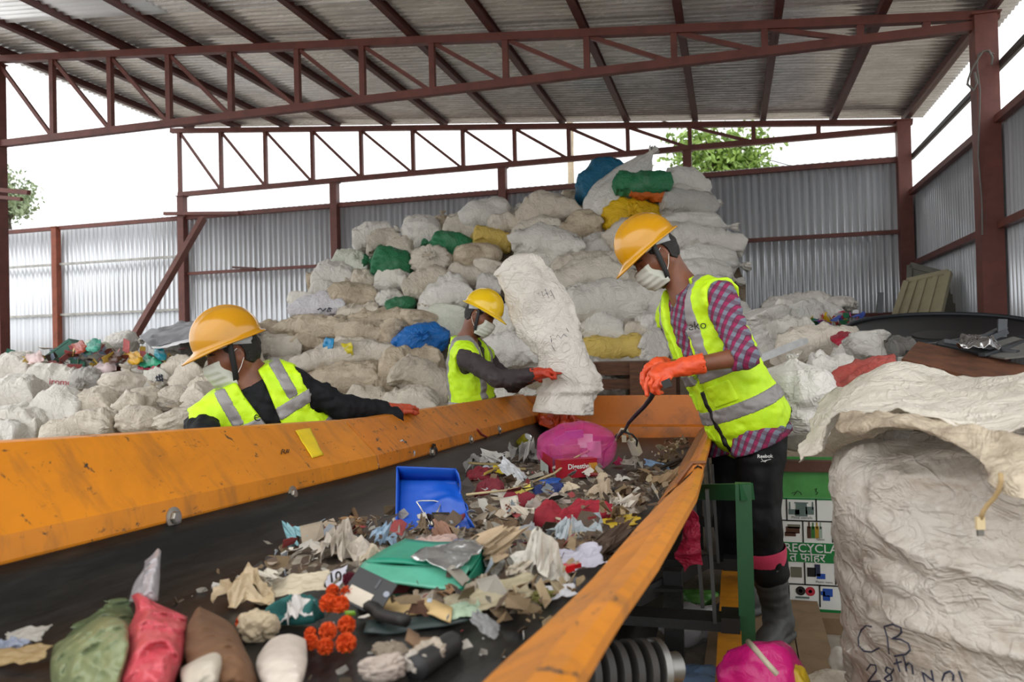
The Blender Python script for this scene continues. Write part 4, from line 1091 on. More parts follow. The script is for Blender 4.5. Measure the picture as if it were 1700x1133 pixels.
    for q in (1, -1):
        w = lambda x, y, z: C+(f*x+l*y+u*z)*hs
        m = MB(); m.tube([w(.045, q*.060, -.012), w(.015, q*.082, .010), w(-.01, q*.092, .022)], .0016, 5); m.tube([w(.035, q*.064, -.085), w(.0, q*.080, -.05), w(-.022, q*.088, -.02)], .0016, 5); m.obj('ear_loop', LOOP, mk)
        m = MB(); G = [[w(.035-.0*k+dx, q*y, z) for dx in (-.011, .011)] for k, (y, z) in enumerate(((.094, .066), (.093, .03), (.086, -.01), (.078, -.05), (.066, -.085), (.040, -.115), (.0, -.124)))]
        for k, row in enumerate(G):
            for j in range(2): row[j] = row[j]-f*.030*hs+f*.012*k*.55*hs
        V, Fc = thick(np.array(G), .003); obj('chin_strap', V, Fc, STRAP, root)
        # brow and lashes
        m = MB(); m.tube([w(.083, q*.014, .026), w(.082, q*.032, .031), w(.068, q*.050, .026)], [.003, .004, .002], 6); m.tube([w(.083, q*.020, -.002), w(.0845, q*.032, -.005), w(.077, q*.044, -.001)], [.001, .0022, .001], 6); m.obj('eyebrow', HAIR, root)
    return dict(root=root, vest=ve, trousers=tr, su=su, lat=lat, fr=fr_, pv=pv, Lt=Lt, f=f, l=l, u=u, C=C)
def gloves(P_, wr, toward_elbow, palm, chains, label=None, rr=.0115, cuff=.075, mat=None):
    e = unit(toward_elbow); wr = np.array(wr); hf_ = hand_f(wr, chains, palm, rr)
    def g(P):
        d = hf_(P); c = cap(P, wr, wr+e*cuff, .036, .043); c = np.maximum(c, (P-wr-e*cuff) @ e)
        d = smin(d, c, .015)+.0022*ridge(P*np.array([45, 45, 45]), 4, 2)
        return np.maximum(d, -np.maximum(cap(P, wr, wr+e*(cuff+.1), .030, .040), -((P-wr-e*(cuff-.02)) @ e)))
    pts = [wr, wr+e*cuff]+[p for c in chains for p in c]; lo, hi = bbox(pts, .06)
    return solid('rubber_glove', g, lo, hi, .0045, mat or GLOVE, P_['root'])
def chain(base, dirs, lens): 
    out = [np.array(base, float)]
    for d, L in zip(dirs, lens): out.append(out[-1]+unit(d)*L)
    return out

plaid = NT('plaid_cotton')
sp = plaid.n('ShaderNodeSeparateXYZ'); mp = plaid.n('ShaderNodeMapping'); mp.inputs['Rotation'].default_value = (0, math.radians(-22), math.radians(25)); plaid.l(plaid.coord(), mp.inputs[0]); plaid.l(mp.outputs[0], sp.inputs[0])
def pstripe(o, per, duty):
    fr = plaid.math('FRACT', plaid.math('MULTIPLY', o, 1/per)); return plaid.math('LESS_THAN', fr, duty)
s1 = pstripe(sp.outputs[0], .034, .5); s2 = pstripe(sp.outputs[2], .034, .5); s3 = pstripe(sp.outputs[0], .034, .10)
base = plaid.mix(s1, lin('#6d7482'), lin('#8a1c4c')); cr = plaid.mix(s2, base, lin('#4d1633')); base = plaid.mix(.55, base, cr)
base = plaid.mix(plaid.math('MULTIPLY', s3, .5), base, lin('#2a1a2a'))
plaid.col(base); plaid.set(Roughness=.8); plaid.bump(plaid.noise(300, 2), .1, .002)
BLK = plain('#15161a', .75, bump=.25, bscale=30, name='black_cotton', Specular_IOR_Level=.25); BRN = plain('#3a3132', .75, bump=.25, bscale=30, name='dark_brown_cotton')
TRK = plain('#0f0f11', .6, bump=.2, bscale=25, name='track_trousers', Specular_IOR_Level=.2); BOOT = plain('#3b3c3b', .6, bump=.1, name='gumboot'); PINK = plain('#c8365a', .7, name='pink_lining')

# ---------------- the worker on the right
d0 = dict(head=W(1088, 428, 3.40), face=I3((-.78, -.14, -.58)), headup=I3((-.60, 0, .80)),
  neck=W(1143, 489, 3.42), sL=W(1192, 492, 3.26), sR=W(1118, 522, 3.60), pelvis=W(1243, 700, 3.46),
  eL=W(1236, 592, 3.14), wL=W(1138, 609, 3.10), eR=W(1150, 610, 3.66), wR=W(1092, 608, 3.22),
  hL=W(1262, 725, 3.37), hR=W(1222, 728, 3.55), kL=W(1262, 872, 3.30), kR=W(1216, 868, 3.56),
  aL=np.array([*W(1292, 1035, 3.36)[:2], .185]), aR=np.array([*W(1238, 960, 3.66)[:2], .185]))
d0['tL'] = d0['aL']+I3((-.13, -.17, 0)); d0['tR'] = d0['aR']+I3((-.15, -.10, 0))
PA = person(d0, 'worker in a plaid shirt and neon vest standing right of the conveyor, pulling a cable', dict(shirt=plaid.m, pants=TRK, boots=BOOT, socks=PINK, hat=helmetmat('#c78d06'), sleeve=(.27, .2), h=.007, hc=.008, hs=.006, hp=.009, seed=3, hem=-.075, hem_tilt=0.0, hem_c=-.45, shirt_hem=.09, shirt_c=.0, open_a=.34, open_w=.085, open_b=.03, bands=((.055, .115), (.235, .285)), pockets=((.125, .20, -.16, -.06), (-.02, .04, -.15, -.03), (.125, .215, .07, .165)), leg=.50, boot=.40, s=1.02))
Z1 = np.array([0, 0, 1.0])
wr = d0['wL']; e = d0['eL']-wr
def hp(x, y, Y): return W(x, y, Y)
palm = [(wr, hp(1090, 614, 3.12), .030, .024), (wr, hp(1092, 626, 3.07), .028, .024), (hp(1104, 616, 3.10), hp(1086, 622, 3.09), .026, .022)]
ch = [[hp(1092, 612, 3.14), hp(1078, 622, 3.14), hp(1074, 638, 3.13), hp(1077, 649, 3.115)], [hp(1089, 617, 3.11), hp(1076, 629, 3.10), hp(1072, 644, 3.09), hp(1074, 655, 3.085)],
      [hp(1089, 624, 3.08), hp(1080, 637, 3.065), hp(1084, 650, 3.07), hp(1091, 654, 3.085)], [hp(1093, 631, 3.05), hp(1088, 642, 3.04), hp(1093, 652, 3.05), hp(1099, 652, 3.07)],
      [hp(1112, 626, 3.06), hp(1100, 638, 3.05), hp(1090, 646, 3.07)]]
gloves(PA, wr, e, palm, ch)
wr2 = d0['wR']; palm = [(wr2, hp(1078, 612, 3.20), .030, .024), (wr2, hp(1077, 620, 3.24), .028, .024)]
ch = [[hp(1080, 609, 3.18), hp(1070, 616, 3.17), hp(1068, 630, 3.17), hp(1071, 641, 3.165)], [hp(1078, 612, 3.21), hp(1067, 621, 3.20), hp(1066, 635, 3.19), hp(1070, 645, 3.18)],
      [hp(1077, 617, 3.24), hp(1068, 627, 3.23), hp(1069, 640, 3.22), hp(1074, 648, 3.20)], [hp(1079, 622, 3.27), hp(1073, 632, 3.26), hp(1074, 643, 3.24), hp(1079, 649, 3.22)],
      [hp(1090, 618, 3.18), hp(1082, 630, 3.16), hp(1078, 641, 3.15)]]
gloves(PA, wr2, d0['eR']-wr2, palm, ch)
# ---------------- the worker on the left
d1 = dict(head=W(386, 590, 2.78), face=I3((-.80, -.45, -.34)), headup=I3((-.22, -.10, .96)),
  neck=W(420, 640, 2.84), sL=W(490, 640, 2.90), sR=W(338, 702, 2.70), pelvis=W(455, 845, 3.02),
  eL=W(566, 676, 3.02), wL=W(655, 684, 3.27), eR=W(322, 790, 2.72), wR=W(395, 740, 2.62),
  hL=W(480, 860, 3.0), hR=W(425, 860, 3.0), kL=np.array([-1.62, 2.95, .50]), kR=np.array([-1.82, 2.85, .50]), aL=np.array([-1.68, 3.0, .09]), aR=np.array([-1.88, 2.8, .09]))
d1['tL'] = d1['aL']+np.array([.2, 0, 0]); d1['tR'] = d1['aR']+np.array([.2, -.05, 0])
d1['pelvis'] = np.array([-1.80, 2.98, .86]); d1['hL'] = np.array([-1.74, 3.05, .80]); d1['hR'] = np.array([-1.82, 2.88, .80]); d1['eR'] = np.array([-1.93, 2.56, .98]); d1['wR'] = np.array([-1.72, 2.60, .98])
PB = person(d1, 'worker in a black shirt, neon vest and amber helmet leaning on the left panel', dict(shirt=BLK, pants=TRK, boots=BOOT, hat=helmetmat('#c48908'), sleeve=(.93, .93), h=.008, hc=.009, hp=.014, seed=11, open_a=.30, open_w=.035, open_b=.0, bands=((.06, .115), (.22, .275)), s=1.04))
wr = d1['wL']; fd = unit(W(676, 682, 3.37)-wr); sd = unit(np.cross(Z1, fd)); 
kn = wr+fd*.075+Z1*.012
palm = [(wr, kn+sd*.025, .027, .021), (wr, kn-sd*.025, .027, .021), (wr+Z1*.004, kn, .025, .02)]
ch = []
for k, (o_, L) in enumerate(((-.033, .85), (-.011, 1.0), (.012, .95), (.034, .78))):
    ch.append(chain(kn+sd*o_, (fd+Z1*.05, fd-Z1*.5+sd*o_, fd*.6-Z1), np.array([.040, .026, .022])*L))
ch.append(chain(wr+fd*.03-sd*.03, (fd-sd*.7-Z1*.1, fd-sd*.25-Z1*.3), (.036, .03)))
gloves(PB, wr, d1['eL']-wr, palm, ch, cuff=.05, mat=plain('#b8492c', .5, bump=.2, name='worn_glove'))
kn = d1['wR']+np.array([.06, .02, -.01]); fd = unit((.9, .3, -.3)); sd = unit(np.cross(Z1, fd))
palm = [(d1['wR'], kn+sd*.02, .027, .022), (d1['wR'], kn-sd*.02, .027, .022)]
gloves(PB, d1['wR'], d1['eR']-d1['wR'], palm, [chain(kn+sd*o_, (fd-Z1*.2, fd*.5-Z1, -fd*.3-Z1), (.038, .028, .022)) for o_ in (-.03, -.01, .01, .03)]+[chain(kn+sd*.03-fd*.03, (fd+sd, fd-Z1*.3), (.035, .03))])
# ---------------- the worker in the middle
d2 = dict(head=W(797, 527, 4.95), face=I3((.84, -.32, -.44)), headup=I3((.42, 0, .90)),
  neck=W(772, 571, 4.97), sR=W(775, 595, 4.80), sL=W(800, 590, 5.14), pelvis=W(785, 705, 5.02),
  eR=W(828, 630, 4.68), wR=W(893, 620, 4.74), eL=W(850, 640, 5.25), wL=W(885, 625, 5.16),
  hL=np.array([-1.72, 5.1, .76]), hR=np.array([-1.74, 4.92, .76]), kL=np.array([-1.66, 5.1, .46]), kR=np.array([-1.68, 4.9, .46]), aL=np.array([-1.74, 5.1, .09]), aR=np.array([-1.76, 4.88, .09]))
d2['tL'] = d2['aL']+np.array([.2, 0, 0]); d2['tR'] = d2['aR']+np.array([.2, 0, 0])
for k in ('hL', 'hR', 'kL', 'kR', 'aL', 'aR', 'tL', 'tR'): d2[k] = d2[k]+np.array([d2['pelvis'][0]+1.73, 0, 0])
PC = person(d2, 'worker in a brown jacket, neon vest and yellow helmet shaking out the white sack', dict(shirt=BRN, pants=TRK, boots=BOOT, hat=helmetmat('#e6bd0a'), sleeve=(.93, .93), h=.009, hc=.009, hp=.014, seed=21, open_a=.5, open_w=.06, bands=((.12, .18),), zip=False, s=1.0))
for wr, el, up_ in ((d2['wR'], d2['eR'], 0), (d2['wL'], d2['eL'], 1)):
    fd = unit(wr-el); fd = unit(fd*np.array([1, 1, .2])+np.array([0, .0, -.05])); sd = unit(np.cross(Z1, fd)); kn = wr+fd*.07+Z1*.01
    palm = [(wr, kn+sd*.024, .028, .024), (wr, kn-sd*.024, .028, .024), (wr-Z1*.01, kn-Z1*.015, .026, .024)]
    ch = [chain(kn+sd*o_, (fd-Z1*.35, -Z1+fd*.1, -fd-Z1*.2), (.036, .028, .022)) for o_ in (-.034, -.011, .012)]
    ch.append(chain(kn+sd*.034-fd*.005, (fd-Z1*.3, fd-Z1*.1, fd), (.03, .028, .022)))
    ch.append(chain(wr+fd*.03-sd*.03, (fd-sd*.4-Z1*.5, fd-Z1*.35), (.035, .034)))
    gloves(PC, wr, el-wr, palm, ch, cuff=.05, mat=plain('#c03a1c', .5, bump=.2, name='red_orange_glove'))
# writing on the vests and trousers
INK = plain('#1d2a12', .7, name='vest_print')
def vest_print(Pp, px, py, s, size, name='vest_lettering', skew=0):
    tr_ = bvh(Pp['vest']); d = unit(ray(px, py)); h_ = tr_.ray_cast(Vector(CAMP), Vector(d), 30)
    if h_[0] is None: return
    n = -unit([d[0], d[1], d[2]]); ux = unit(RH+Z1*skew)
    put_text(name, s, size, tr_, np.array(h_[0]), ux, n, INK, Pp['vest'], bold=-.0003, off=.006)
vest_print(PA, 1157, 541, 'eko', .05, skew=.10)
vest_print(PB, 440, 690, 'eko', .06, skew=.12)
vest_print(PC, 741, 612, 'eko', .07, skew=-.5)
tr_ = bvh(PA['trousers']); d = unit(ray(1270, 758)); h_ = tr_.ray_cast(Vector(CAMP), Vector(d), 30)
if h_[0] is not None:
    put_text('trouser_lettering', 'Reebok', .019, tr_, np.array(h_[0]), RH, -d, M['white'], PA['trousers'], bold=.0003)
    m = MB()
    stroke_on(m, tr_, [(1263, 767), (1270, 765), (1280, 763)], .0011, .002); stroke_on(m, tr_, [(1264, 762), (1268, 767), (1278, 763)], .0011, .002); stroke_on(m, tr_, [(1270, 768), (1272, 765)], .001, .002)
    m.obj('trouser_emblem', M['white'], PA['trousers'])
# ================================================================ things round the conveyor
def smooth_rows(rows, n, m):                # Catmull-Rom net through a table of points
    rows = np.array(rows, float)
    def cr(A, k):
        t = np.linspace(0, len(A)-1, k); i = np.clip(t.astype(int), 0, len(A)-2); f = (t-i).reshape((-1,)+(1,)*(A.ndim-1))
        g = lambda j: A[np.clip(j, 0, len(A)-1)]
        p0, p1, p2, p3 = g(i-1), g(i), g(i+1), g(i+2)
        return .5*((2*p1)+(-p0+p2)*f+(2*p0-5*p1+4*p2-p3)*f*f+(-p0+3*p1-3*p2+p3)*f**3)
    A = cr(rows, n); return np.swapaxes(cr(np.swapaxes(A, 0, 1), m), 0, 1)
def wrinkle(G, amp, sc, seed, st=(1, 1, 1)):
    N = np.cross(np.gradient(G, axis=0), np.gradient(G, axis=1)); N /= np.linalg.norm(N, axis=2, keepdims=True)+1e-9
    return G+N*(amp*ridge(G*sc*np.array(st), seed, 3)+1.6*amp*crease(G*sc*.7+3, seed+8)-1.2*amp*crease(G*sc*.6+8, seed+9)+amp*.7*fbm(G*sc*.6, seed+4, 2))[..., None]
def drape(name, rows, n, m, mat, label, cat, amp=.01, sc=9, seed=1, t=.003, parent=None, **k):
    G = wrinkle(smooth_rows(rows, n, m), amp, sc, seed); V, Fc = thick(G, t)
    o = obj(name, V, Fc, mat, parent, label=label, cat=cat, **k)
    return based(o) if parent is None else o
# ---- the sack being shaken out
ED = [((827,440),(868,416)), ((829,455),(896,432)), ((836,478),(924,470)), ((846,508),(941,506)), ((862,545),(955,545)), ((882,580),(967,580)), ((899,612),(980,612)), ((906,636),(1001,638)), ((897,655),(992,655)), ((891,672),(984,672)), ((889,684),(976,689))]
A = np.array([[[*a, 0], [*b, 0]] for a, b in ED], float); A = smooth_rows(A, 56, 2)
na = 44; G = []
for i, (a, b) in enumerate(A):
    q = i/55; Y = 5.0-.14*q; L_, R_ = W(a[0], a[1], Y), W(b[0], b[1], Y); c = (L_+R_)/2; hx = (R_-L_)/2; th = .035+.04*math.sin(PI*min(1, q*1.4))+.05*q*q
    if q < .06: hx = hx*(.5+q/.12)
    row = []
    for j in range(na):
        t_ = 2*PI*j/na; cs, sn = math.cos(t_), math.sin(t_)
        row.append(c+hx*cs+FH*th*sn*abs(sn)**.6)
    G.append(row)
G = np.array(G); off = ridge(G*np.array([8, 8, 4]), 41, 3)*.016+ridge(G*np.array([19, 19, 9]), 45, 2)*.008+crease(G*np.array([9, 9, 3]), 47)*.020+crease(G*np.array([15, 15, 7])+4, 48)*.018-crease(G*np.array([8, 8, 5])+9, 49)*.022
N = G-G.mean(axis=1, keepdims=True); N /= np.linalg.norm(N, axis=2, keepdims=True)+1e-6
G = G+N*off[..., None]
G[41:44] += N[41:44]*.018
top = G[0].mean(axis=0); G = np.concatenate([np.repeat(top[None, None], na, 1)+(G[:1]-top)*.05+np.array([0, 0, .01]), G])
inn = G[::-1][:20]-np.concatenate([N, N[:1]])[::-1][:20]*.006
thr = sackmat('thin_white_plastic', '#efe9df', .25, (.42, .30, .18, 1), .3); 
thr.node_tree.nodes['Principled BSDF'].inputs['Transmission Weight'].default_value = .12
G2 = np.concatenate([G, inn]); V = G2.reshape(-1, 3); n_ = len(G2)
Fc = [(i*na+j, (i+1)*na+j, (i+1)*na+(j+1) % na, i*na+(j+1) % na) for i in range(n_-1) for j in range(na)]
ts = obj('empty_sack', V, Fc, thr, label='long empty white sack held up over the belt by the middle worker', cat='sack')
tr_ = bvh(ts); PEN = plain('#2a2f45', .6, name='marker_ink'); m = MB()
for pts in ([(893, 488), (899, 484), (902, 492), (908, 486), (911, 495), (916, 490)], [(905, 480), (909, 490), (914, 482), (921, 497)], [(913, 560), (918, 556), (922, 564), (926, 556), (931, 562), (936, 555), (941, 559)], [(915, 562), (916, 574), (921, 583)], [(940, 545), (944, 551)]):
    stroke_on(m, tr_, pts, .0015, .002)
m.obj('marker_scribble', PEN, ts); based(ts) if False else None
drape('black_plastic_scrap', [[W(830, 487, 7.5), W(838, 500, 7.45), W(846, 518, 7.45)], [W(826, 505, 7.4), W(834, 515, 7.35), W(842, 530, 7.4)], [W(822, 530, 7.4), W(830, 540, 7.4), W(838, 535, 7.4)]], 12, 10, M['black'], 'black plastic scrap on the pile behind the middle worker helmet', 'scrap', .02, 8, 3)
# ---- wooden crate behind the conveyor
wood = NT('rough_wood'); wood.col(wood.mix(wood.ramp(wood.noise(3, 6, .7, .5, (2, 2, 14)), .35, .7), lin('#4a3022'), lin('#6e4a33'))); wood.set(Roughness=.8); wood.bump(wood.noise(6, 4, .6, 0, (2, 2, 20)), .3, .01); wood = wood.m
cr_ = thing('wooden_crate', W(1018, 660, 6.15)*np.array([1, 1, 0]), 'dark brown wooden crate behind the far end of the conveyor', 'crate')
zt = float(W(1018, 602, 6.15)[2]); xa, xb_ = float(W(960, 610, 6.15)[0]), float(W(1120, 610, 6.15)[0])
for z, hgt in ((zt-.05, .10), (zt-.17, .08), (.30, .12), (.12, .10)): MB().abox((xa, 6.12, z-hgt/2), (xb_, 6.15, z+hgt/2)).obj('board', wood, cr_)
for px in (974, 1058, 1110): x = float(W(px, 620, 6.1)[0]); MB().abox((x-.055, 6.07, 0), (x+.055, 6.12, zt)).obj('corner_post', wood, cr_)
MB().abox((xa, 6.16, zt-.02), (xb_, 6.75, zt)).obj('crate_lid', wood, cr_)
MB().abox((xa, 6.70, .0), (xb_, 6.75, zt-.02)).obj('board', wood, cr_)
for r_, Y in (((1012, 641, 60, 26, 0, 'p', 'w', 'white sack seen through the wooden crate'), 6.42), ((1085, 640, 50, 26, 0, 'p', 'c', 'cream sack in the crate behind the right worker gloves'), 6.42)): sack(*r_, Y, 'filled sacks in the main pile', bk=.15)
drape('crumpled_wrap', [[W(805, 662, 5.75), W(850, 655, 5.7), W(905, 652, 5.7)], [W(812, 648, 5.8), W(850, 640, 5.8), W(885, 640, 5.8)], [W(825, 645, 6.0), W(860, 640, 6.0), W(890, 645, 6.0)]], 14, 18, SM['w'], 'crumpled white plastic behind the orange panel right of the middle worker', 'plastic', .02, 9, 6)
# ---- green recycling bin
YBn = 3.95
bx0, bx1 = float(W(1215, 850, YBn)[0]), float(W(1215, 850, YBn)[0])+.80
bt, bb = float(W(1335, 783, YBn)[2]), 0.0
bn = thing('recycling_bin', ((bx0+bx1)/2, YBn+.25, 0), 'green metal recycling bin with picture panels, behind the right worker', 'bin')
binm = plain('#4f9a4c', .5, bump=.05, name='bin_green'); bin2 = plain('#157a3a', .5, var=.04, name='band_green'); pw_ = plain('#e3e4de', .5, var=.03, name='poster_white')
m = MB(); t_ = .015
for lo, hi in (((bx0, YBn, bb), (bx1, YBn+t_, bt)), ((bx0, YBn+.5, bb), (bx1, YBn+.5+t_, bt)), ((bx0, YBn+t_, bb), (bx0+t_, YBn+.5, bt)), ((bx1-t_, YBn+t_, bb), (bx1, YBn+.5, bt)), ((bx0, YBn, bb), (bx1, YBn+.5, bb+t_))): m.abox(lo, hi)
m.obj('bin_body', binm, bn)
MB().abox((bx0-.02, YBn-.02, bt), (bx1+.02, YBn+.04, bt+.05)).obj('wooden_rim', plain('#5d3b2b', .7, bump=.2, name='rim_wood'), bn)
def BP(x, y): p = W(x, y, YBn); return float(p[0]), float(p[2])
zs = [BP(1335, y)[1] for y in (827, 830, 865, 901, 933.5, 972, 1010)]
yp = YBn-.004
ps = MB().abox((bx0+.01, yp, zs[-1]-.01), (bx1-.01, YBn-.0005, zs[0])).obj('picture_sheet', pw_, bn)
m = MB(); m.abox((bx0+.01, yp-.002, zs[4]), (bx1-.01, yp-.0003, zs[3])); m.abox((bx0+.01, yp-.002, zs[0]-.008), (bx1-.01, yp-.0003, zs[0])); m.abox((bx0+.01, yp-.002, zs[-1]-.012), (bx1-.01, yp-.0003, zs[-1])); m.obj('green_band', bin2, ps)
m = MB()
def vl(px, y0_, y1_): x = BP(px, (y0_+y1_)/2)[0]; m.abox((x-.003, yp-.002, BP(px, y1_)[1]), (x+.003, yp-.0003, BP(px, y0_)[1]))
def hl(y): z = BP(1335, y)[1]; m.abox((bx0+.01, yp-.002, z-.003), (bx1-.01, yp-.0003, z+.003))
for px in (1306, 1355, 1404): vl(px, 828, 865)
for px in (1283, 1333, 1382): vl(px, 865, 901)
for px in (1285, 1336, 1387): vl(px, 934, 971)
for px in (1310, 1361, 1412): vl(px, 971, 1008)
hl(865); hl(970.5); m.obj('grid_line', M['black'], ps)
cols = [plain(c, .5, var=.05, name='print_'+n) for c, n in (('#5f726c', 'steel'), ('#4a2a18', 'brown'), ('#2f6d2a', 'green'), ('#b08a20', 'amber'), ('#9fb0a0', 'clear'), ('#26304a', 'navy'), ('#1f4fa8', 'blue'), ('#151515', 'black'), ('#b52a3a', 'red'), ('#6a6a58', 'olive'))]
def pic(parts, name):                       # flat printed pictures
    by = {}
    for kind, ci, px, py, a, b in parts:
        mm = by.setdefault(ci, MB()); x, z = BP(px, py); sx_ = a*4/F; sz_ = b*4/F
        if kind == 'e': mm.lathe((x, yp-.001, z), (0, -1, 0), [(0, sx_), (.0012, sx_), (.0012, 0)], 20) if a == b else mm.lathe((x, yp-.001, z), (0, -1, 0), [(0, sx_), (.0012, sx_), (.0012, 0)], 20)
        else: mm.abox((x-sx_, yp-.0022, z-sz_), (x+sx_, yp-.0004, z+sz_))
    for ci, mm in by.items(): mm.obj(name, cols[ci], ps)
pic([('r', 0, 1330, 841, 8, 5), ('r', 0, 1318, 850, 8, 4), ('r', 0, 1344, 848, 6, 6), ('r', 0, 1330, 852, 9, 5), ('r', 0, 1330, 835, 10, .8), ('r', 0, 1311, 840, 1, 6), ('r', 0, 1349, 840, 1, 6)], 'pan_picture')
pic([('r', 1, 1343, 884, 2.6, 9), ('r', 1, 1343, 872, 1, 5), ('r', 2, 1349.5, 884, 2.6, 9), ('r', 2, 1349.5, 873, 1, 5), ('r', 3, 1356, 884, 2.6, 9), ('r', 3, 1356, 873, 1, 5), ('r', 4, 1362, 884, 2.4, 9), ('r', 4, 1362, 873, .9, 5)], 'bottle_picture')
pic([('r', 1, 1316, 880, 10, 5), ('r', 9, 1318, 874, 9, 3), ('r', 1, 1312, 887, 8, 3)], 'plank_picture')
pic([('r', 7, 1347, 950, 6, 7), ('r', 5, 1357, 947, 4, 9), ('r', 6, 1363, 957, 6, 4), ('r', 9, 1322, 950, 8, 8)], 'container_picture')
pic([('e', 7, 1329, 981, 7, 7), ('e', 8, 1345, 982, 7, 7), ('e', 4, 1329, 981, 2.6, 2.6), ('e', 4, 1345, 982, 2.6, 2.6), ('r', 0, 1332, 992, 10, 1.4)], 'hose_picture')
pic([('r', 6, 1374, 984, 7, 6), ('r', 6, 1372, 993, 5, 4), ('r', 6, 1366, 985, 3, 3)], 'toy_picture')
def flat_text(name, s, size, px, py, mat, parent, bold=0):
    V2, Fc = textmesh(s, size, bold); x, z = BP(px, py); V = np.array([[x+v[0], yp-.0035, z+v[1]] for v in V2]); return obj(name, V, Fc, mat, parent, smooth=False)
flat_text('band_lettering', 'RECYCLA', .056, 1346, 911, M['white'], ps, .0006); flat_text('band_lettering', 'त फोहर', .056, 1340, 926, M['white'], ps, .0006)
flat_text('caption', 'Metal utensils', .017, 1331, 859.5, M['black'], ps); flat_text('caption', 'Glass', .017, 1362, 895.5, M['black'], ps); flat_text('caption', 'Plastic items', .015, 1368, 966.5, M['black'], ps)
m = MB(); m.tube([np.array([BP(x, y)[0], YBn-.002, BP(x, y)[1]]) for x, y in ((1314, 819), (1322, 817), (1318, 823), (1324, 815), (1329, 818), (1331, 822))], .0015, 5)
m.tube([np.array([BP(x, y)[0], YBn-.002, BP(x, y)[1]]) for x, y in ((1352, 813), (1356, 811), (1354, 816), (1358, 818), (1355, 822))], .0015, 5); m.obj('pen_mark', M['black'], bn)
# ---- pallet boards on the ground
pb = thing('wooden_pallet', (W(1345, 1060, 3.0)[0], 3.3, 0), 'light brown wooden pallet the right worker stands on', 'pallet')
pw2 = plain('#80684c', .8, bump=.3, bscale=30, name='pallet_wood')
for k, (px, w_) in enumerate(((1365, .13), (1310, .12), (1262, .12), (1205, .11))):
    a, b = W(px-18+k*4, 1010, 3.9), W(px+12+k*6, 1133, 2.7); x_ = WZ(px, 1100, .09)[0]
    MB().bar((x_-.03, 2.60, .085), (x_-.03+.02, 3.92, .085), w_, .022).obj('deck_board', pw2, pb)
for y in (2.8, 3.3, 3.8): MB().abox((-.07, y-.04, 0), (.52, y+.04, .072)).obj('bearer', pw2, pb)
# ---- the big sack at the right front
cS = np.array([.79, 2.28, 0.0]); axS = np.eye(3)
def bigsack(P):
    q = P-cS; z = q[..., 2]; t = np.clip(z/1.05, 0, 1)
    wx = np.interp(t, [0, .18, .35, .62, .85, 1.0], [.42, .44, .50, .545, .535, .47]); wy = wx*.86
    r = np.sqrt((np.abs(q[..., 0])/wx)**2.7+(np.abs(q[..., 1])/wy)**2.7)**(2/2.7)
    ang = np.arctan2(q[..., 1], q[..., 0])
    d = (r-1)*.40
    zt_ = 1.065+.035*np.sin(q[..., 0]*7+1)+.03*fbm(np.stack([q[..., 0]*4, q[..., 1]*4, q[..., 0]*0], -1), 4, 2)
    d = smax(d, z-zt_, .12); d = smax(d, -z, .05)
    S_ = np.stack([q[..., 0]*2.2, q[..., 1]*2.2, z*10+q[..., 0]*1.5], -1)
    d = d+.012*ridge(S_, 51, 2)-.022*crease(np.stack([q[..., 0]*2.6+.4*z, q[..., 1]*2.6, z*6+q[..., 0]*1.2], -1), 59)+.016*crease(np.stack([q[..., 0]*3.4, q[..., 1]*3.4, z*9-q[..., 0]*1.0], -1)+5, 60)+.011*ridge(np.stack([q[..., 0]*6, q[..., 1]*6, z*3.2], -1), 53, 2)*np.clip((z-.55)*2.5, 0, 1)+.02*fbm(P*2.6, 55, 2)+.004*ridge(P*np.array([14, 14, 26]), 57, 2)
    return d
BSM = sackmat('big_bag_fabric', '#bfb9b0', .75, (.20, .13, .075, 1), .5, 1400)
bs = solid('bulk_sack', bigsack, cS+np.array([-.65, -.6, -.04]), cS+np.array([.7, .6, 1.2]), .0125, BSM, label='huge bulging white bulk sack in the right foreground with CB written on it', cat='sack')
bs['_o'] = [0, 0, 0]
trS = bvh(bs); m = MB()
for pts in ([(1447, 1041), (1438, 1039), (1430, 1046), (1425, 1060), (1426, 1073), (1434, 1082), (1447, 1083), (1460, 1076)],
            [(1468, 1042), (1473, 1058), (1476, 1086)], [(1468, 1041), (1482, 1037), (1495, 1042), (1497, 1050), (1490, 1057), (1480, 1061), (1495, 1062), (1508, 1069), (1511, 1080), (1504, 1087), (1485, 1090)],
            [(1439, 1113), (1445, 1104), (1454, 1105), (1455, 1114), (1446, 1126), (1440, 1133), (1462, 1131)], [(1480, 1112), (1472, 1108), (1470, 1115), (1479, 1122), (1481, 1130), (1473, 1132), (1468, 1127), (1480, 1118), (1484, 1111)],
            [(1488, 1094), (1491, 1105), (1494, 1116)], [(1484, 1103), (1497, 1099)], [(1500, 1090), (1503, 1102), (1505, 1115)], [(1504, 1106), (1509, 1101), (1514, 1105), (1516, 1120)],
            [(1536, 1133), (1531, 1116), (1540, 1124), (1550, 1132), (1546, 1113)], [(1564, 1131), (1568, 1119), (1577, 1115), (1583, 1121), (1582, 1131)], [(1592, 1115), (1595, 1124), (1598, 1133)]):
    q = []
    for a, b in zip(pts[:-1], pts[1:]): q += [(a[0]+(b[0]-a[0])*k/3, a[1]+(b[1]-a[1])*k/3) for k in range(3)]
    stroke_on(m, trS, q+[pts[-1]], .0021, .001)
m.obj('marker_lettering', PEN, bs)['label'] = 'hand-written black letters CB 28th NO1'
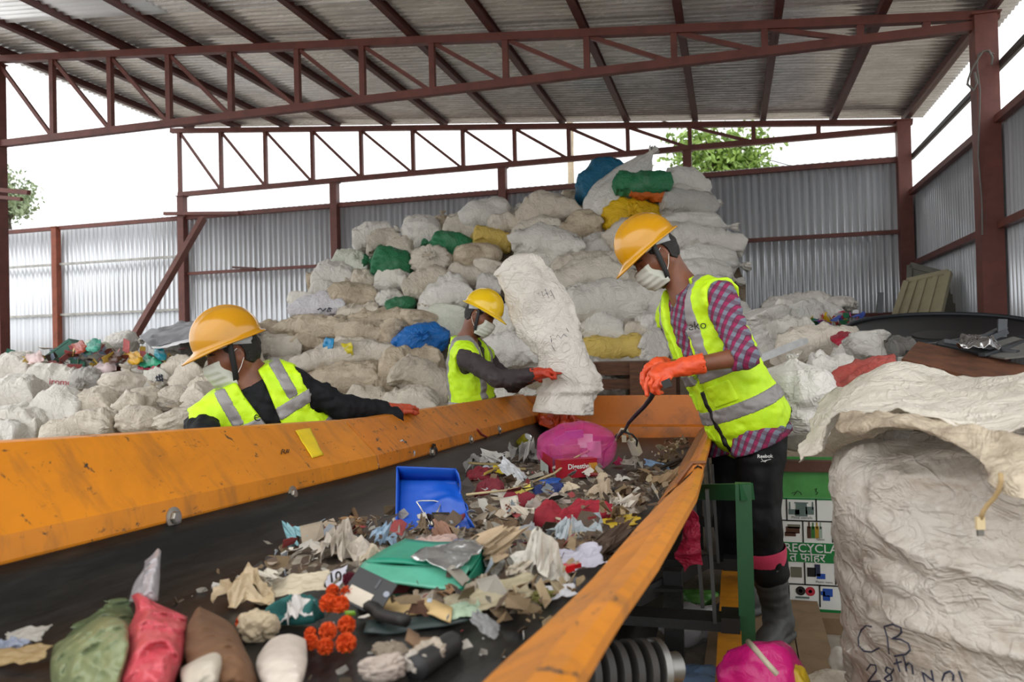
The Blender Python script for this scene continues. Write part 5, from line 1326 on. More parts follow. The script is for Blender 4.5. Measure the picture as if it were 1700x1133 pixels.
# white sheet over it, dirty flap with a cord, red cloth
P3 = lambda L: [W(*p) for p in L]
WT = sackmat('white_tarpaulin', '#d5d0c5', .25, (.4, .32, .22, 1), .5)
drape('white_tarpaulin', [P3([(1372,660,3.35),(1435,628,3.35),(1484,607,3.3),(1555,622,3.3),(1625,640,3.3),(1730,655,3.3)]), P3([(1352,700,3.0),(1405,655,2.95),(1470,622,2.9),(1545,636,2.85),(1625,640,2.8),(1735,622,2.7)]),
  P3([(1340,735,2.7),(1388,690,2.62),(1440,664,2.55),(1515,668,2.5),(1610,668,2.4),(1740,648,2.3)]), P3([(1332,762,2.55),(1362,728,2.42),(1402,686,2.32),(1470,684,2.2),(1580,700,2.08),(1740,690,1.98)]), P3([(1326,768,2.52),(1352,752,2.36),(1393,690,2.22),(1470,690,2.05),(1590,708,1.90),(1740,722,1.80)])], 70, 90, WT, 'white woven sheet draped over the big sack in the right foreground', 'sheet', .011, 6, 13)
FLP = sackmat('stained_sack_flap', '#c9bda9', .95, (.13, .085, .05, 1), .6)
fl_ = drape('sack_flap', [P3([(1398,688,2.20),(1440,683,2.12),(1500,690,2.0),(1570,702,1.94),(1650,716,1.86),(1730,722,1.8)]), P3([(1390,708,2.15),(1445,696,2.05),(1505,700,1.93),(1590,722,1.86),(1660,745,1.78),(1735,760,1.72)]), P3([(1396,720,2.12),(1450,704,2.02),(1520,708,1.90),(1612,745,1.80),(1670,785,1.72),(1740,800,1.68)]), P3([(1420,722,2.10),(1460,710,2.0),(1535,716,1.89),(1632,770,1.77),(1672,822,1.70),(1745,838,1.66)])], 30, 60, FLP, 'dirty stained sack mouth folded over the front of the big sack', 'sack mouth', .006, 12, 17)
cd_ = thing('usb_cord', W(1628, 885, 1.72), 'tan cord with a flat plug hanging in front of the big sack', 'cord')
cm = plain('#b59a6c', .7, name='tan_cord'); m = MB(); m.tube([W(*p) for p in ((1661,786,1.685),(1662,800,1.68),(1658,815,1.69),(1650,828,1.70),(1640,838,1.71),(1632,850,1.715),(1628,862,1.72))], .0045, 8); m.obj('cord', cm, cd_, smooth=True)
c = W(1627, 869, 1.72); MB().box(c, (RH, FH, Z1), (.008, .004, .012)).obj('plug_grip', plain('#d8c49a', .5, name='plug_plastic'), cd_); MB().box(c-Z1*.018, (RH, FH, Z1), (.006, .0025, .007)).obj('plug_tip', M['steel'], cd_)
drape('red_cloth', [P3([(1352,650,4.3),(1372,640,4.35),(1410,610,4.4),(1455,594,4.5),(1486,596,4.5)]), P3([(1350,662,4.1),(1378,650,4.1),(1415,630,4.15),(1450,612,4.2),(1484,612,4.3)]), P3([(1362,668,4.0),(1384,660,4.0),(1412,650,3.95),(1440,636,3.95),(1462,622,4.0)]), P3([(1364,688,3.9),(1390,668,3.9),(1412,662,3.85),(1436,650,3.85),(1450,640,3.9)])], 30, 40, sackmat('faded_red_cloth', '#b8564e', .35, (.55, .40, .33, 1), .8), 'faded red cloth crumpled on the white sacks beside the draped sheet', 'cloth', .014, 8, 23)
# ---- black dish, rusty board, scrap metal, cream panels
cD = W(1560, 566, 6.0); nD = unit(np.array([.02, -.18, 1.0])-.03*RH); uD = unit(np.cross((0, 1.0, 0), nD)); vD = np.cross(nD, uD); RD = .60
ds = thing('satellite_dish', cD, 'big black dish lying on the scrap in the back right corner', 'dish')
m = MB(); m.lathe(cD, nD, [(.03+.06*(r/RD)**2, r) for r in np.linspace(0, RD, 14)]+[(.09-.012, RD)]+[(.018+.06*(r/RD)**2, r) for r in np.linspace(RD-.02, 0, 12)], 72); m.obj('dish_bowl', plain('#17181a', .55, name='dish_black'), ds, smooth=True)
m = MB(); m.tube([cD+nD*.095+RD*(math.cos(a)*uD+math.sin(a)*vD) for a in np.linspace(0, 2*PI, 97)], .016, 8); m.obj('dish_rim', plain('#33363a', .5, .4, name='rim_steel'), ds, smooth=True)
m = MB(); m.lathe(cD+nD*.034, nD, [(0, .17), (.008, .17), (.010, .15), (.012, .06), (.012, 0)], 40); m.obj('dish_hub', plain('#0c0c0d', .5), ds)
rb = plain('#6b4026', .75, bump=.3, bscale=20, var=.25, name='rust_brown')
def slab(name, corners, t, mat, label, cat, **k):
    c = np.array(corners); n_ = unit(np.cross(c[1]-c[0], c[3]-c[0])); V = np.concatenate([c, c-n_*t]); return obj(name, V, [(0, 1, 2, 3), (7, 6, 5, 4), (0, 4, 5, 1), (1, 5, 6, 2), (2, 6, 7, 3), (3, 7, 4, 0)], mat, smooth=False, label=label, cat=cat, **k)
slab('rusty_board', [W(1497, 596, 4.5), W(1780, 668, 4.05), W(1780, 624, 4.5), W(1524, 567, 5.0)], .03, rb, 'rust-brown board lying below the black dish', 'board')
slab('grey_sheet', [W(1600, 583, 4.9), W(1668, 594, 4.6), W(1780, 583, 4.6), W(1682, 559, 5.0)], .01, plain('#73726d', .6, name='grey_laminate'), 'grey panel lying right of the rusty board', 'panel')
slab('metal_strip', [W(1552, 570, 5.0), W(1640, 590, 4.7), W(1665, 583, 4.75), W(1570, 562, 5.05)], .012, plain('#55595c', .35, .7, name='strip_steel'), 'grey metal strip between the dish and the rusty board', 'scrap metal')
m = MB(); m.bar(W(1612, 570, 5.0), W(1668, 543, 5.05), .05, .02); m.bar(W(1618, 574, 4.95), W(1672, 550, 5.0), .02, .03); m.obj('metal_bracket', plain('#4a4d50', .4, .6), label='dark folded metal bar leaning on the dish', cat='scrap metal')
for (xa_, ya_, Ya), (xb2, yb2, Yb2), w_, t2, lb in (((1545, 572, 5.0), (1640, 556, 5.3), .05, .012, 'flat grey strip lying across the dish'), ((1570, 566, 5.0), (1690, 585, 4.7), .03, .02, 'thin grey rail in front of the dish'), ((1630, 590, 4.7), (1700, 566, 4.9), .04, .015, 'grey rail lying on the grey panel'), ((1500, 585, 5.1), (1560, 592, 4.9), .05, .03, 'dark bar left above the rusty board')):
    MB().bar(W(xa_, ya_, Ya), W(xb2, yb2, Yb2), w_, t2).obj('metal_strip', plain('#5a5d60', .38, .6, name='scrap_steel'), label=lb, cat='scrap metal')
m = MB(); m.bar(W(1663, 560, 5.0), W(1664, 530, 5.0), .045, .025); m.obj('metal_block', plain('#4f5255', .4, .6), label='short grey metal stub standing on the dish rim', cat='scrap metal')
drape('foil_scrap', [[W(1595, 565, 4.85), W(1620, 560, 4.9), W(1655, 566, 4.9)], [W(1588, 575, 4.7), W(1625, 570, 4.75), W(1660, 578, 4.75)], [W(1600, 582, 4.65), W(1630, 580, 4.65), W(1655, 584, 4.7)]], 24, 30, plain('#c9c9c9', .18, .95, name='foil'), 'crumpled silver foil on the scrap below the dish', 'foil', .016, 14, 31)
m = MB(); m.bar(W(1500, 597, 4.6), W(1512, 606, 4.5), .06, .03); m.bar(W(1527, 605, 4.5), W(1536, 616, 4.45), .05, .02); m.obj('white_offcut', plain('#b9bab5', .5), label='small pale metal offcuts at the tip of the rusty board', cat='scrap metal')
m = MB(); m.bar(W(1460, 520, 8.0), W(1462, 486, 8.0), .05, .04); m.obj('grey_stake', plain('#55585a', .5), label='grey bar standing against the back wall left of the cream panels', cat='bar')
def panel(Ca, name, label, ribs, mat):
    c = np.array(Ca); base_ = (c[2]+c[3])/2; base_[2] = min(c[2][2], c[3][2]); t = thing(name, base_, label, 'panel', None)
    n_ = unit(np.cross(c[1]-c[0], c[3]-c[0])); n_ = n_ if n_[1] < 0 else -n_
    V = np.concatenate([c+n_*.005, c-n_*.03]); obj('sheet', V, [(0, 1, 2, 3), (7, 6, 5, 4), (0, 4, 5, 1), (1, 5, 6, 2), (2, 6, 7, 3), (3, 7, 4, 0)], mat, t, smooth=False)
    for i in range(4): MB().bar(c[i], c[(i+1) % 4], .06, .05, up=n_).obj('frame_bar', mat, t)
    for q in ribs: MB().bar(c[0]*(1-q)+c[1]*q, c[3]*(1-q)+c[2]*q, .05, .04, up=n_).obj('rib', mat, t)
    return t
cp = plain('#a9a184', .55, var=.06, name='cream_enamel')
panel([W(1512, 441, 9.4), W(1590, 462, 9.0), W(1584, 600, 8.6), W(1505, 600, 9.0)], 'door_panel', 'grey-cream frame standing behind the cream panel in the corner', (), plain('#77776c', .55, name='grey_enamel'))
pn = panel([W(1506, 468, 8.75), W(1575, 453, 8.55), W(1540, 600, 7.9), W(1462, 600, 8.1)], 'door_panel', 'cream ribbed metal panel leaning in the back right corner', (.22, .45, .72), cp)
# white frame bar behind the right worker
m = MB(); m.bar(W(1262, 596, 5.2), W(1336, 566, 5.6), .05, .035); based(m.obj('window_profile', plain('#dfe1e2', .4, name='white_pvc'), label='white plastic window profile lying on the sacks behind the right worker', cat='profile'))
# coloured scraps
def scraps(name, c, spread, n, cols_, size, label, seed, zflat=.4, cat='scraps', clipf=None):
    rg = np.random.RandomState(seed); ms = [plain(q, .5, var=.05, name='scrap_colour') for q in cols_]; V = []; Fc = []; mi = []
    for k in range(n):
        p = np.array(c)+rg.normal(size=3)*np.array(spread)
        if clipf is not None: p = clipf(p, rg)
        a = unit(rg.normal(size=3)*np.array([1, 1, zflat])); b = unit(np.cross(a, rg.normal(size=3))); nn = np.cross(a, b); s_ = size*(.5+rg.rand()); i0 = len(V); t_ = .003
        for u, v, w_ in ((-1, -1, rg.rand()*.5), (1, -1, 0), (1, 1, rg.rand()*.6), (0, 1.2, .2), (-1, .8, 0)): V.append(p+a*u*s_+b*v*s_*.6+nn*w_*s_*.5)
        for j in range(5): V.append(V[i0+j]-nn*t_)
        Fc += [(i0, i0+1, i0+2, i0+3, i0+4), (i0+9, i0+8, i0+7, i0+6, i0+5)]+[(i0+j, i0+5+j, i0+5+(j+1) % 5, i0+(j+1) % 5) for j in range(5)]; mi += [rg.randint(len(ms))]*7
    return obj(name, V, Fc, None, smooth=False, label=label, cat=cat, kind='stuff', mats=ms, mi=mi)
scraps('fabric_scraps', W(1370, 545, 7.02), (.16, .07, .06), 150, ['#b52a4a', '#2a50b0', '#d0b020', '#b02a2a', '#2a7a50', '#d8d8d8', '#c04a90'], .045, 'bright coloured scraps spilling from the white sack on the right', 3)
drape('red_fabric', [P3([(1382,560,5.75),(1396,552,5.8),(1412,545,5.9)]), P3([(1380,568,5.55),(1398,562,5.55),(1416,560,5.6)]), P3([(1392,575,5.5),(1404,572,5.5),(1418,570,5.5)])], 14, 16, sackmat('crimson_cloth', '#a52238', .2), 'bright red cloth hanging under the left end of the black dish', 'cloth', .010, 9, 33)
# left heap: crate, sheet and rubbish
gc = thing('plastic_crate', W(97, 615, 6.4), 'dark green plastic crate tipped on the left heap', 'crate'); gm = plain('#2f6a58', .5, name='crate_green')
a0 = W(68, 606, 6.4); ux_ = unit(W(112, 574, 6.5)-a0); uz_ = unit(np.cross(np.cross(ux_, FH), ux_)); uz_ = uz_ if uz_[2] > 0 else -uz_; dp = unit(FH-.35*Z1); Lc, Hc, Dc = .40, .24, .34
nz_ = unit(np.cross(ux_, uz_)); nz_ = nz_ if nz_[1] > 0 else -nz_
for nm, o_, e1, e2, L1, L2, nn in (('crate_side', a0-uz_*Hc*.6, ux_, uz_, Lc, Hc, nz_), ('crate_side', a0-uz_*Hc*.6+nz_*Dc, ux_, uz_, Lc, Hc, nz_), ('crate_end', a0-uz_*Hc*.6, nz_, uz_, Dc, Hc, ux_), ('crate_end', a0-uz_*Hc*.6+ux_*Lc, nz_, uz_, Dc, Hc, ux_), ('crate_floor', a0+uz_*Hc*.4, ux_, nz_, Lc, Dc, uz_)):
    m = MB(); m.box(o_+e1*L1/2+e2*L2/2, (e1, e2, nn), (L1/2, L2/2, .004))
    for k in range(5): m.box(o_+e1*L1/2+e2*L2*k/4-nn*.006, (e1, e2, nn), (L1/2+.005, .008, .010))
    for k in range(7): m.box(o_+e1*L1*k/6+e2*L2/2-nn*.006, (e1, e2, nn), (.006, L2/2, .009))
    m.obj(nm, gm, gc)
drape('grey_plastic_sheet', [P3([(232,562,6.6),(275,548,6.9),(330,535,7.1),(395,530,7.2),(425,545,7.2)]), P3([(238,570,6.3),(285,558,6.4),(340,545,6.6),(400,540,6.8),(430,552,6.9)]), P3([(255,577,6.1),(300,566,6.2),(345,552,6.3),(400,548,6.5),(432,560,6.6)])], 20, 40, plain('#77787c', .5, bump=.2, name='grey_sheet'), 'grey plastic sheet lying behind the left worker helmet', 'sheet', .02, 5, 36)
drape('white_sheet_edge', [P3([(252,577,6.0),(290,570,6.05),(335,556,6.15)]), P3([(256,580,5.98),(292,575,6.0),(332,564,6.05)])], 6, 24, plain('#e8e8ea', .6, name='white_felt'), 'white strip hanging along the edge of the grey sheet', 'sheet', .008, 8, 39)
for k, (rows, c_, lb) in enumerate((
  ([(210,596),(232,588),(238,600),(216,608)], '#d9a520', 'yellow wrapper in the colourful rubbish right of the leaning pole'), ([(232,602),(262,590),(270,606),(236,612)], '#35a07a', 'green wrapper in the colourful rubbish on the left heap'),
  ([(228,608),(268,606),(262,614),(230,614)], '#b02a44', 'crimson wrapper below the green one on the left heap'), ([(256,578),(272,582),(272,600),(262,596)], '#1f8a9a', 'teal wrapper left of the left worker helmet'),
  ([(124,578),(140,570),(146,582),(130,588)], '#a8452e', 'rust-red scrap behind the green crate'), ([(146,574),(168,572),(166,582),(148,584)], '#4aa590', 'mint wrapper behind the green crate'),
  ([(158,608),(192,602),(194,616),(162,622)], '#d9c4c4', 'pinkish printed wrapper at the leaning pole'), ([(162,622),(184,618),(178,634),(164,630)], '#7a9cc8', 'pale blue wrapper below the pinkish one'),
  ([(180,595),(200,588),(202,598),(184,602)], '#5a3a30', 'dark brown scrap under the white bag on the left heap'), ([(46,598),(70,590),(74,600),(50,606)], '#d8bcb8', 'pale pink wrapper left of the green crate'))):
    (x0_, y0_), (x1_, y1_), (x2_, y2_), (x3_, y3_) = rows; Yk = 6.02
    drape('plastic_wrapper', [[W(x0_, y0_, Yk+.12), W((x0_+x1_)/2, (y0_+y1_)/2-2, Yk+.14), W(x1_, y1_, Yk+.12)], [W((x0_+x3_)/2, (y0_+y3_)/2, Yk), W((x0_+x2_)/2, (y0_+y2_)/2, Yk-.06), W((x1_+x2_)/2, (y1_+y2_)/2, Yk)], [W(x3_, y3_, Yk-.03), W((x2_+x3_)/2, (y2_+y3_)/2, Yk-.06), W(x2_, y2_, Yk-.03)]], 14, 16, plain(c_, .35, bump=.3, bscale=20, name='printed_film'), lb, 'wrapper', .02, 12, 50+k)
scraps('mixed_rubbish', W(170, 600, 6.25), (.55, .12, .07), 160, ['#d8d8d2', '#b8b4a8', '#7a3a2a', '#2f6a58', '#d0b050', '#8a9ab0', '#4a4038', '#c06a6a'], .05, 'mixed plastic rubbish lying on the left heap', 8)
# wrappers stuck to two sacks, lettering and stamps
for rows, c_, lb in (([(538,566),(557,564),(552,588),(536,580)], '#2a93c9', 'bright blue wrapper poking out between the soiled sacks'), ([(568,574),(584,570),(588,586),(572,588)], '#d9c92a', 'yellow wrapper poking out between the soiled sacks')):
    (x0_, y0_), (x1_, y1_), (x2_, y2_), (x3_, y3_) = rows; Yk = 6.75
    drape('plastic_wrapper', [[W(x0_, y0_, Yk), W(x1_, y1_, Yk)], [W((x0_+x3_)/2, (y0_+y3_)/2, Yk-.04), W((x1_+x2_)/2, (y1_+y2_)/2, Yk-.04)], [W(x3_, y3_, Yk), W(x2_, y2_, Yk)]], 12, 12, plain(c_, .3, bump=.3, bscale=20, name='printed_film'), lb, 'wrapper', .015, 14, 61)
def find(label): return next(o for o in COL.objects if o.get('label') == label)
s_ = find('white sack with faint red lettering and a yellow print'); tr_ = bvh(s_); pc = W(104, 634, 5.3); d = unit(ray(104, 635)); h_ = tr_.ray_cast(Vector(CAMP), Vector(d), 30)
if h_[0] is not None:
    put_text('sack_lettering', 'iromex', .075, tr_, np.array(h_[0]), RH-.08*Z1, -d, plain('#b8555c', .6, name='faded_red_print'), s_, bold=.001, off=.006)
for lb, sets in (('lilac-white sack with a blue scribble on the left edge of the pile', ([(527,515),(532,512),(536,517),(541,512)], [(546,511),(549,517),(543,518),(546,511),(551,513)])), ('white sack with a dark blue stamp', ([(258,628),(270,624)], [(260,624),(261,636)], [(264,622),(266,636)], [(268,622),(270,634)], [(258,634),(271,630)]))):
    s_ = find(lb); tr_ = bvh(s_); m = MB()
    for pts in sets: stroke_on(m, tr_, pts, .006, .006)
    if m.V: m.obj('pen_mark', PEN, s_)
# ================================================================ waste on the belt
def PB_(px, py, dz=0.0):                    # where a sight line meets the belt
    d = ray(px, py); k = (H-.465-H+dz)/(d[2]+.028*d[1]); return CAMP+d*k
def rest(o, dz=.012):                       # lay a thing down on the belt below it
    mwv = np.array([v.co[:] for v in o.data.vertices]); zb = np.array([zbelt(y) for y in mwv[:, 1]]); o.data.transform(Matrix.Translation((0, 0, float(-(mwv[:, 2]-zb).min()+dz)))); return o
LM = {}
def lm(c, rough=.6, bump=.35, sc=45, var=.15, **k):
    key = (c, rough, str(k))
    if key not in LM: LM[key] = plain(c, rough, 0, bump, sc, var, name='waste_material', **k)
    return LM[key]
def frame_at(px, py, w, h, dz):
    c = PB_(px, py+h*.5*.6); s = depth(c)/F; return c, s
def sheet(px, py, w, h, ang, mat, label, cat, name, amp=.25, seed=1, lift=.5, t=.002, n=26):
    """a crumpled sheet lying on the heap: w x h is what the photo shows of it"""
    c = PB_(px, py+h*.35); s = depth(c)/F; a = math.radians(ang); Lx, Lz = w*s/2, h*s/2
    u = np.linspace(-1, 1, n); U, V_ = np.meshgrid(u, u, indexing='ij'); rg = np.random.RandomState(seed)
    e = 1+.18*fbm(np.stack([U*1.7, V_*1.7, U*0+seed*3.3], -1), seed, 2)
    x, y = U*Lx*e, V_*e
    X = x*math.cos(a)-y*Lz*math.sin(a)*.5; Zp = y*Lz*math.cos(a)*lift+x*math.sin(a); Dp = y*Lz*(1.6-lift)
    G = c+X[..., None]*RH+Dp[..., None]*FH+Zp[..., None]*np.array([0, 0, 1.0])
    k = amp*min(Lx, Lz*1.5)
    q = np.stack([U*2.4, V_*2.4, U*0+seed*5.1], -1); G[..., 2] += k*(ridge(q, seed+1, 3)*.55+fbm(q*.7, seed+2, 2)*.5); G += (k*.5*fbm(q*1.3+7, seed+3, 2))[..., None]*RH
    V, Fc = thick(G, t); return based(rest(obj(name, V, Fc, mat, label=label, cat=cat)))
def wad(px, py, w, h, ang, mat, label, cat, name, amp=.3, seed=1, k=3.0, B=None, on=True, dz=0):
    """a crumpled lump or bag"""
    c = PB_(px, py+h*.45); s = depth(c)/F; Lx, Lz = w*s/2, h*s/2; By = B or max(.5*Lx, .8*Lz)
    bm = bmesh.new(); bmesh.ops.create_icosphere(bm, subdivisions=5, radius=1); P = np.array([v.co[:] for v in bm.verts]); Fc = [tuple(v.index for v in f.verts) for f in bm.faces]; bm.free()
    r = 1+amp*(ridge(P*k*.5+seed*3.7, seed, 3)*.38+fbm(P*k*.45+seed*2.1, seed+5, 3)*.5+.18*ridge(P*k*1.6+seed, seed+2, 2))
    P = P*r[:, None]*np.array([Lx, By, Lz]); a = math.radians(ang); R2 = np.array([[math.cos(a), 0, -math.sin(a)], [0, 1, 0], [math.sin(a), 0, math.cos(a)]])
    V = (P @ R2.T) @ CB.T+c+np.array([0, 0, Lz])
    o = obj(name, V, Fc, mat, label=label, cat=cat)
    if on: rest(o, dz)
    return based(o)
def crumple(px, py, w, h, ang, mat, label, cat, name, seed=1, pieces=2):
    """folded, creased paper or film with flat facets and thin edges"""
    c = PB_(px, py+h*.45); s = depth(c)/F; Lx, Lz = w*s/2, h*s/2; rg = np.random.RandomState(seed); mb = MB(); a = math.radians(ang)
    R2 = np.array([[math.cos(a), 0, -math.sin(a)], [0, 1, 0], [math.sin(a), 0, math.cos(a)]])
    for k in range(pieces):
        n = 8 if w < 70 else 12; u = np.linspace(-1, 1, n); U, V_ = np.meshgrid(u, u, indexing='ij'); f = 1.0 if k == 0 else .72
        U = U+rg.uniform(-.5, .5, U.shape)/n; V_ = V_+rg.uniform(-.5, .5, U.shape)/n
        rad = .82+.30*fbm(np.stack([U*1.6, V_*1.6, U*0+seed+k*5.], -1), seed+k, 2)
        dome = np.clip(1-.55*(U**2+V_**2), 0, 1); Zh = dome*(1.15+.5*rg.uniform(-1, 1, U.shape))+.5*fbm(np.stack([U*1.8, V_*1.8, U*0+k], -1), seed+7, 2)
        P = np.stack([U*rad*Lx*f, V_*rad*max(.55*Lx, .8*Lz)*f, Zh*Lz*(.9+.35*k)], -1)
        th = rg.uniform(0, PI); d = np.array([math.cos(th), math.sin(th), 0]); q = P @ d; o_ = rg.uniform(.25, .6)*Lx; m_ = q > o_      # one flap folded up
        P[..., 2] += np.where(m_, (q-o_)*rg.uniform(.3, 1.1), 0); P -= np.where(m_, (q-o_)*rg.uniform(.4, 1.2), 0)[..., None]*d
        yaw = rg.uniform(-.5, .5)+k*1.2; P = P @ rot3(yaw*(.4 if k == 0 else 1), 0, 0).T
        if k: P = P+np.array([rg.uniform(-.25, .25)*Lx, -.2*Lz, .1*Lz])
        P = (P @ R2.T) @ CB.T+c; V, Fc = thick(P, .0016); mb.add(V, Fc)
    return based(rest(obj(name, mb.V, mb.F, mat, smooth=False, label=label, cat=cat)))
def rag(px, py, w, h, ang, mat, label, cat, name, seed=1, folds=3.0, hgt=1.0):
    """a bunched cloth: folds running through a low heap"""
    c = PB_(px, py+h*.45); s = depth(c)/F; Lx, Lz = w*s/2, h*s/2; rg = np.random.RandomState(seed); a = math.radians(ang); n = 44
    u = np.linspace(-1, 1, n); U, V_ = np.meshgrid(u, u, indexing='ij'); off = rg.uniform(0, 40, 3); th = rg.uniform(-.5, .5)
    x = U*math.cos(th)+V_*math.sin(th); y = -U*math.sin(th)+V_*math.cos(th)
    rad = .9+.22*fbm(np.stack([U*1.5, V_*1.5, U*0], -1)+off, seed, 2); e = np.maximum(np.abs(U), np.abs(V_)); dome = np.clip(1-e**3, 0, 1)**.5
    wv = vn(np.stack([x*1.5, y*1.5, x*0], -1)+off, seed+3)*.8
    fo = ridge(np.stack([x*1.1+wv, y*folds+wv, x*0], -1)+off, seed+1, 2); lo_ = fbm(np.stack([x*1.2, y*1.6, x*0], -1)+off+9, seed+2, 2)
    Zt = Lz*2*dome*hgt*np.clip(.48+.22*fo+.30*lo_, .06, 1.4)
    P = np.stack([U*rad*Lx+.10*Lx*fo*dome, V_*rad*max(.5*Lx, .75*Lz), Zt], -1); B = P.copy(); B[..., 2] = 0; B[..., :2] *= .97
    out = []
    for Q in (P, B):
        Q = Q.copy(); Q[..., 2] += Q[..., 0]*math.tan(a)*.6; out.append((Q @ CB.T+c).reshape(-1, 3))
    N_ = n*n; Fc = [(i*n+j, (i+1)*n+j, (i+1)*n+j+1, i*n+j+1) for i in range(n-1) for j in range(n-1)]; Fc += [tuple(N_+k for k in reversed(f)) for f in Fc]
    bd = [(i, 0) for i in range(n)]+[(n-1, j) for j in range(1, n)]+[(i, n-1) for i in range(n-2, -1, -1)]+[(0, j) for j in range(n-2, 0, -1)]; ids = [i*n+j for i, j in bd]
    Fc += [(ids[k], N_+ids[k], N_+ids[(k+1) % len(ids)], ids[(k+1) % len(ids)]) for k in range(len(ids))]
    return based(rest(obj(name, np.concatenate(out), Fc, mat, label=label, cat=cat)))
def bar_on(px0, py0, px1, py1, r, mat, label, cat, name, lift=.012, n=10, wob=.01, seed=1, flat=None):
    a, b = PB_(px0, py0), PB_(px1, py1); pts = []
    for k in range(n+1):
        q = k/n; p = a*(1-q)+b*q; p = p+np.array([0, 0, lift+wob*vn(np.array([q*4, seed, 0.]), seed)])+RH*wob*vn(np.array([q*3, seed+9., 0.]), seed); pts.append(p)
    m = MB()
    if flat:
        G = [[p-FH*flat*.5, p+FH*flat*.5+np.array([0, 0, flat*.2])] for p in pts]; V, Fc = thick(np.array(G), .004); m.add(V, Fc)
    else: m.tube(pts, r, 8)
    return based(m.obj(name, mat, smooth=True, label=label, cat=cat))
# --- the bed of fine waste everything lies on
def inpoly(x, y, P):
    r = False
    for k in range(len(P)):
        (x0_, y0_), (x1_, y1_) = P[k-1], P[k]
        if (y0_ > y) != (y1_ > y) and x < (x1_-x0_)*(y-y0_)/(y1_-y0_)+x0_: r = not r
    return r
BED = [(490, 905), (600, 892), (650, 875), (770, 860), (775, 800), (800, 780), (870, 770), (1020, 800), (1090, 780), (1120, 790), (1000, 930), (900, 1020), (760, 1040), (690, 1045), (590, 1000), (470, 960)]
g_ = np.array([[p[0], p[1]] for p in [PB_(*q)[:2] for q in BED]]); xs_, ys_ = np.linspace(g_[:, 0].min()-.05, g_[:, 0].max()+.05, 70), np.linspace(g_[:, 1].min()-.05, g_[:, 1].max()+.05, 170)
Mk = np.array([[1.0 if inpoly(x, y, [tuple(q) for q in g_]) else 0 for y in ys_] for x in xs_])
for k in range(4): Mk = (Mk+np.roll(Mk, 1, 0)+np.roll(Mk, -1, 0)+np.roll(Mk, 1, 1)+np.roll(Mk, -1, 1))/5
XX, YY = np.meshgrid(xs_, ys_, indexing='ij'); q_ = np.stack([XX, YY, XX*0], -1)
ZZ = H-.465-.028*YY+Mk*(.018+.012*fbm(q_*9, 3, 2)+.012*ridge(q_*22, 5, 3))-.012*(1-Mk)-.004
XX = np.minimum(XX, np.vectorize(xb)(YY)+.01)
bd_ = NT('mixed_waste'); vo = bd_.n('ShaderNodeTexVoronoi'); vo.inputs['Scale'].default_value = 38; bd_.l(bd_.coord(), vo.inputs['Vector']); r_ = bd_.n('ShaderNodeValToRGB'); r_.color_ramp.interpolation = 'CONSTANT'
sp2 = bd_.n('ShaderNodeSeparateXYZ'); bd_.l(vo.outputs['Color'], sp2.inputs[0]); bd_.l(sp2.outputs[0], r_.inputs[0]); el = r_.color_ramp.elements
for k, c_ in enumerate(('#4a3a2c', '#6a5540', '#8a7a66', '#3a302a', '#a09684', '#5a4a3a', '#7a6a58', '#b0a898', '#54463a')):
    e_ = el[k] if k < 2 else el.new(k/9); e_.position = k/9; e_.color = lin(c_)
bd_.col(bd_.mix(bd_.noise(60, 3), r_.outputs[0], lin('#3a3028'))); bd_.set(Roughness=.85); bd_.bump(vo.outputs['Distance'], .5, .01)
V, Fc = thick(np.stack([XX, YY, ZZ], -1), .004); obj('waste_bed', V, Fc, bd_.m, label='bed of fine mixed waste under the larger pieces on the belt', cat='litter', kind='stuff')
# --- blue dustpan
zt_ = np.array([0, 0, 1.0]); BL = PB_(660, 890)+zt_*.006; BR = PB_(785, 890)+zt_*.006; TL = W(664, 797, BL[1]+.15); TR = W(759, 799, BL[1]+.15)
dp_ = thing('dustpan', (BL+BR)/2, 'blue plastic dustpan lying open on the belt, its right side torn', 'dustpan'); blu = NT('blue_plastic_pan'); blu.col(lin('#1450b4')); blu.set(Roughness=.35); blu.bump(blu.noise(9, 3), .15, .02); blu = blu.m
U_, V_ = np.meshgrid(np.linspace(0, 1, 26), np.linspace(0, 1, 26), indexing='ij')
G = BL*((1-U_)*(1-V_))[..., None]+BR*(U_*(1-V_))[..., None]+TL*((1-U_)*V_)[..., None]+TR*(U_*V_)[..., None]
nP = unit(np.cross(BR-BL, TL-BL)); nP = nP if nP @ FWD < 0 else -nP
dent = .022*np.exp(-((U_-.75)/.18)**2-((V_-.5)/.25)**2)+.012*ridge(np.stack([U_*2, V_*3, U_*0], -1), 5, 2)*np.clip(U_*2-.7, 0, 1)
G = G+nP*dent[..., None]; V, Fc = thick(G, .004); obj('pan_floor', V, Fc, blu, dp_)
def wallp(pts, hgt, name):
    G = [[np.array(p), np.array(p)+nP*h_*.5+np.array([0, 0, .003]), np.array(p)+nP*h_] for p, h_ in zip(pts, hgt)]; V, Fc = thick(np.array(G), .004); obj(name, V, Fc, blu, dp_)
wallp([TL*(1-q)+TR*q for q in np.linspace(0, 1, 10)], [.060-.006*q for q in np.linspace(0, 1, 10)], 'back_wall')
wallp([TL*(1-q)+BL*q for q in np.linspace(0, 1, 10)], [.060-.03*q for q in np.linspace(0, 1, 10)], 'side_wall')
wallp([TR*(1-q)+BR*q+RH*.006*math.sin(14*q)-nP*.0 for q in np.linspace(0, 1, 14)], [.055, .05, .038, .015, .006, .004, .010, .014, .012, .024, .034, .040, .036, .03], 'side_wall')
wallp([BL*(1-q)+BR*q for q in np.linspace(0, 1, 10)], [.026]*10, 'front_lip')
def onpan(x, y):                            # a point on the pan floor seen at a pixel
    d = ray(x, y); k = ((BL-CAMP) @ nP)/(d @ nP); return CAMP+d*k+nP*.028
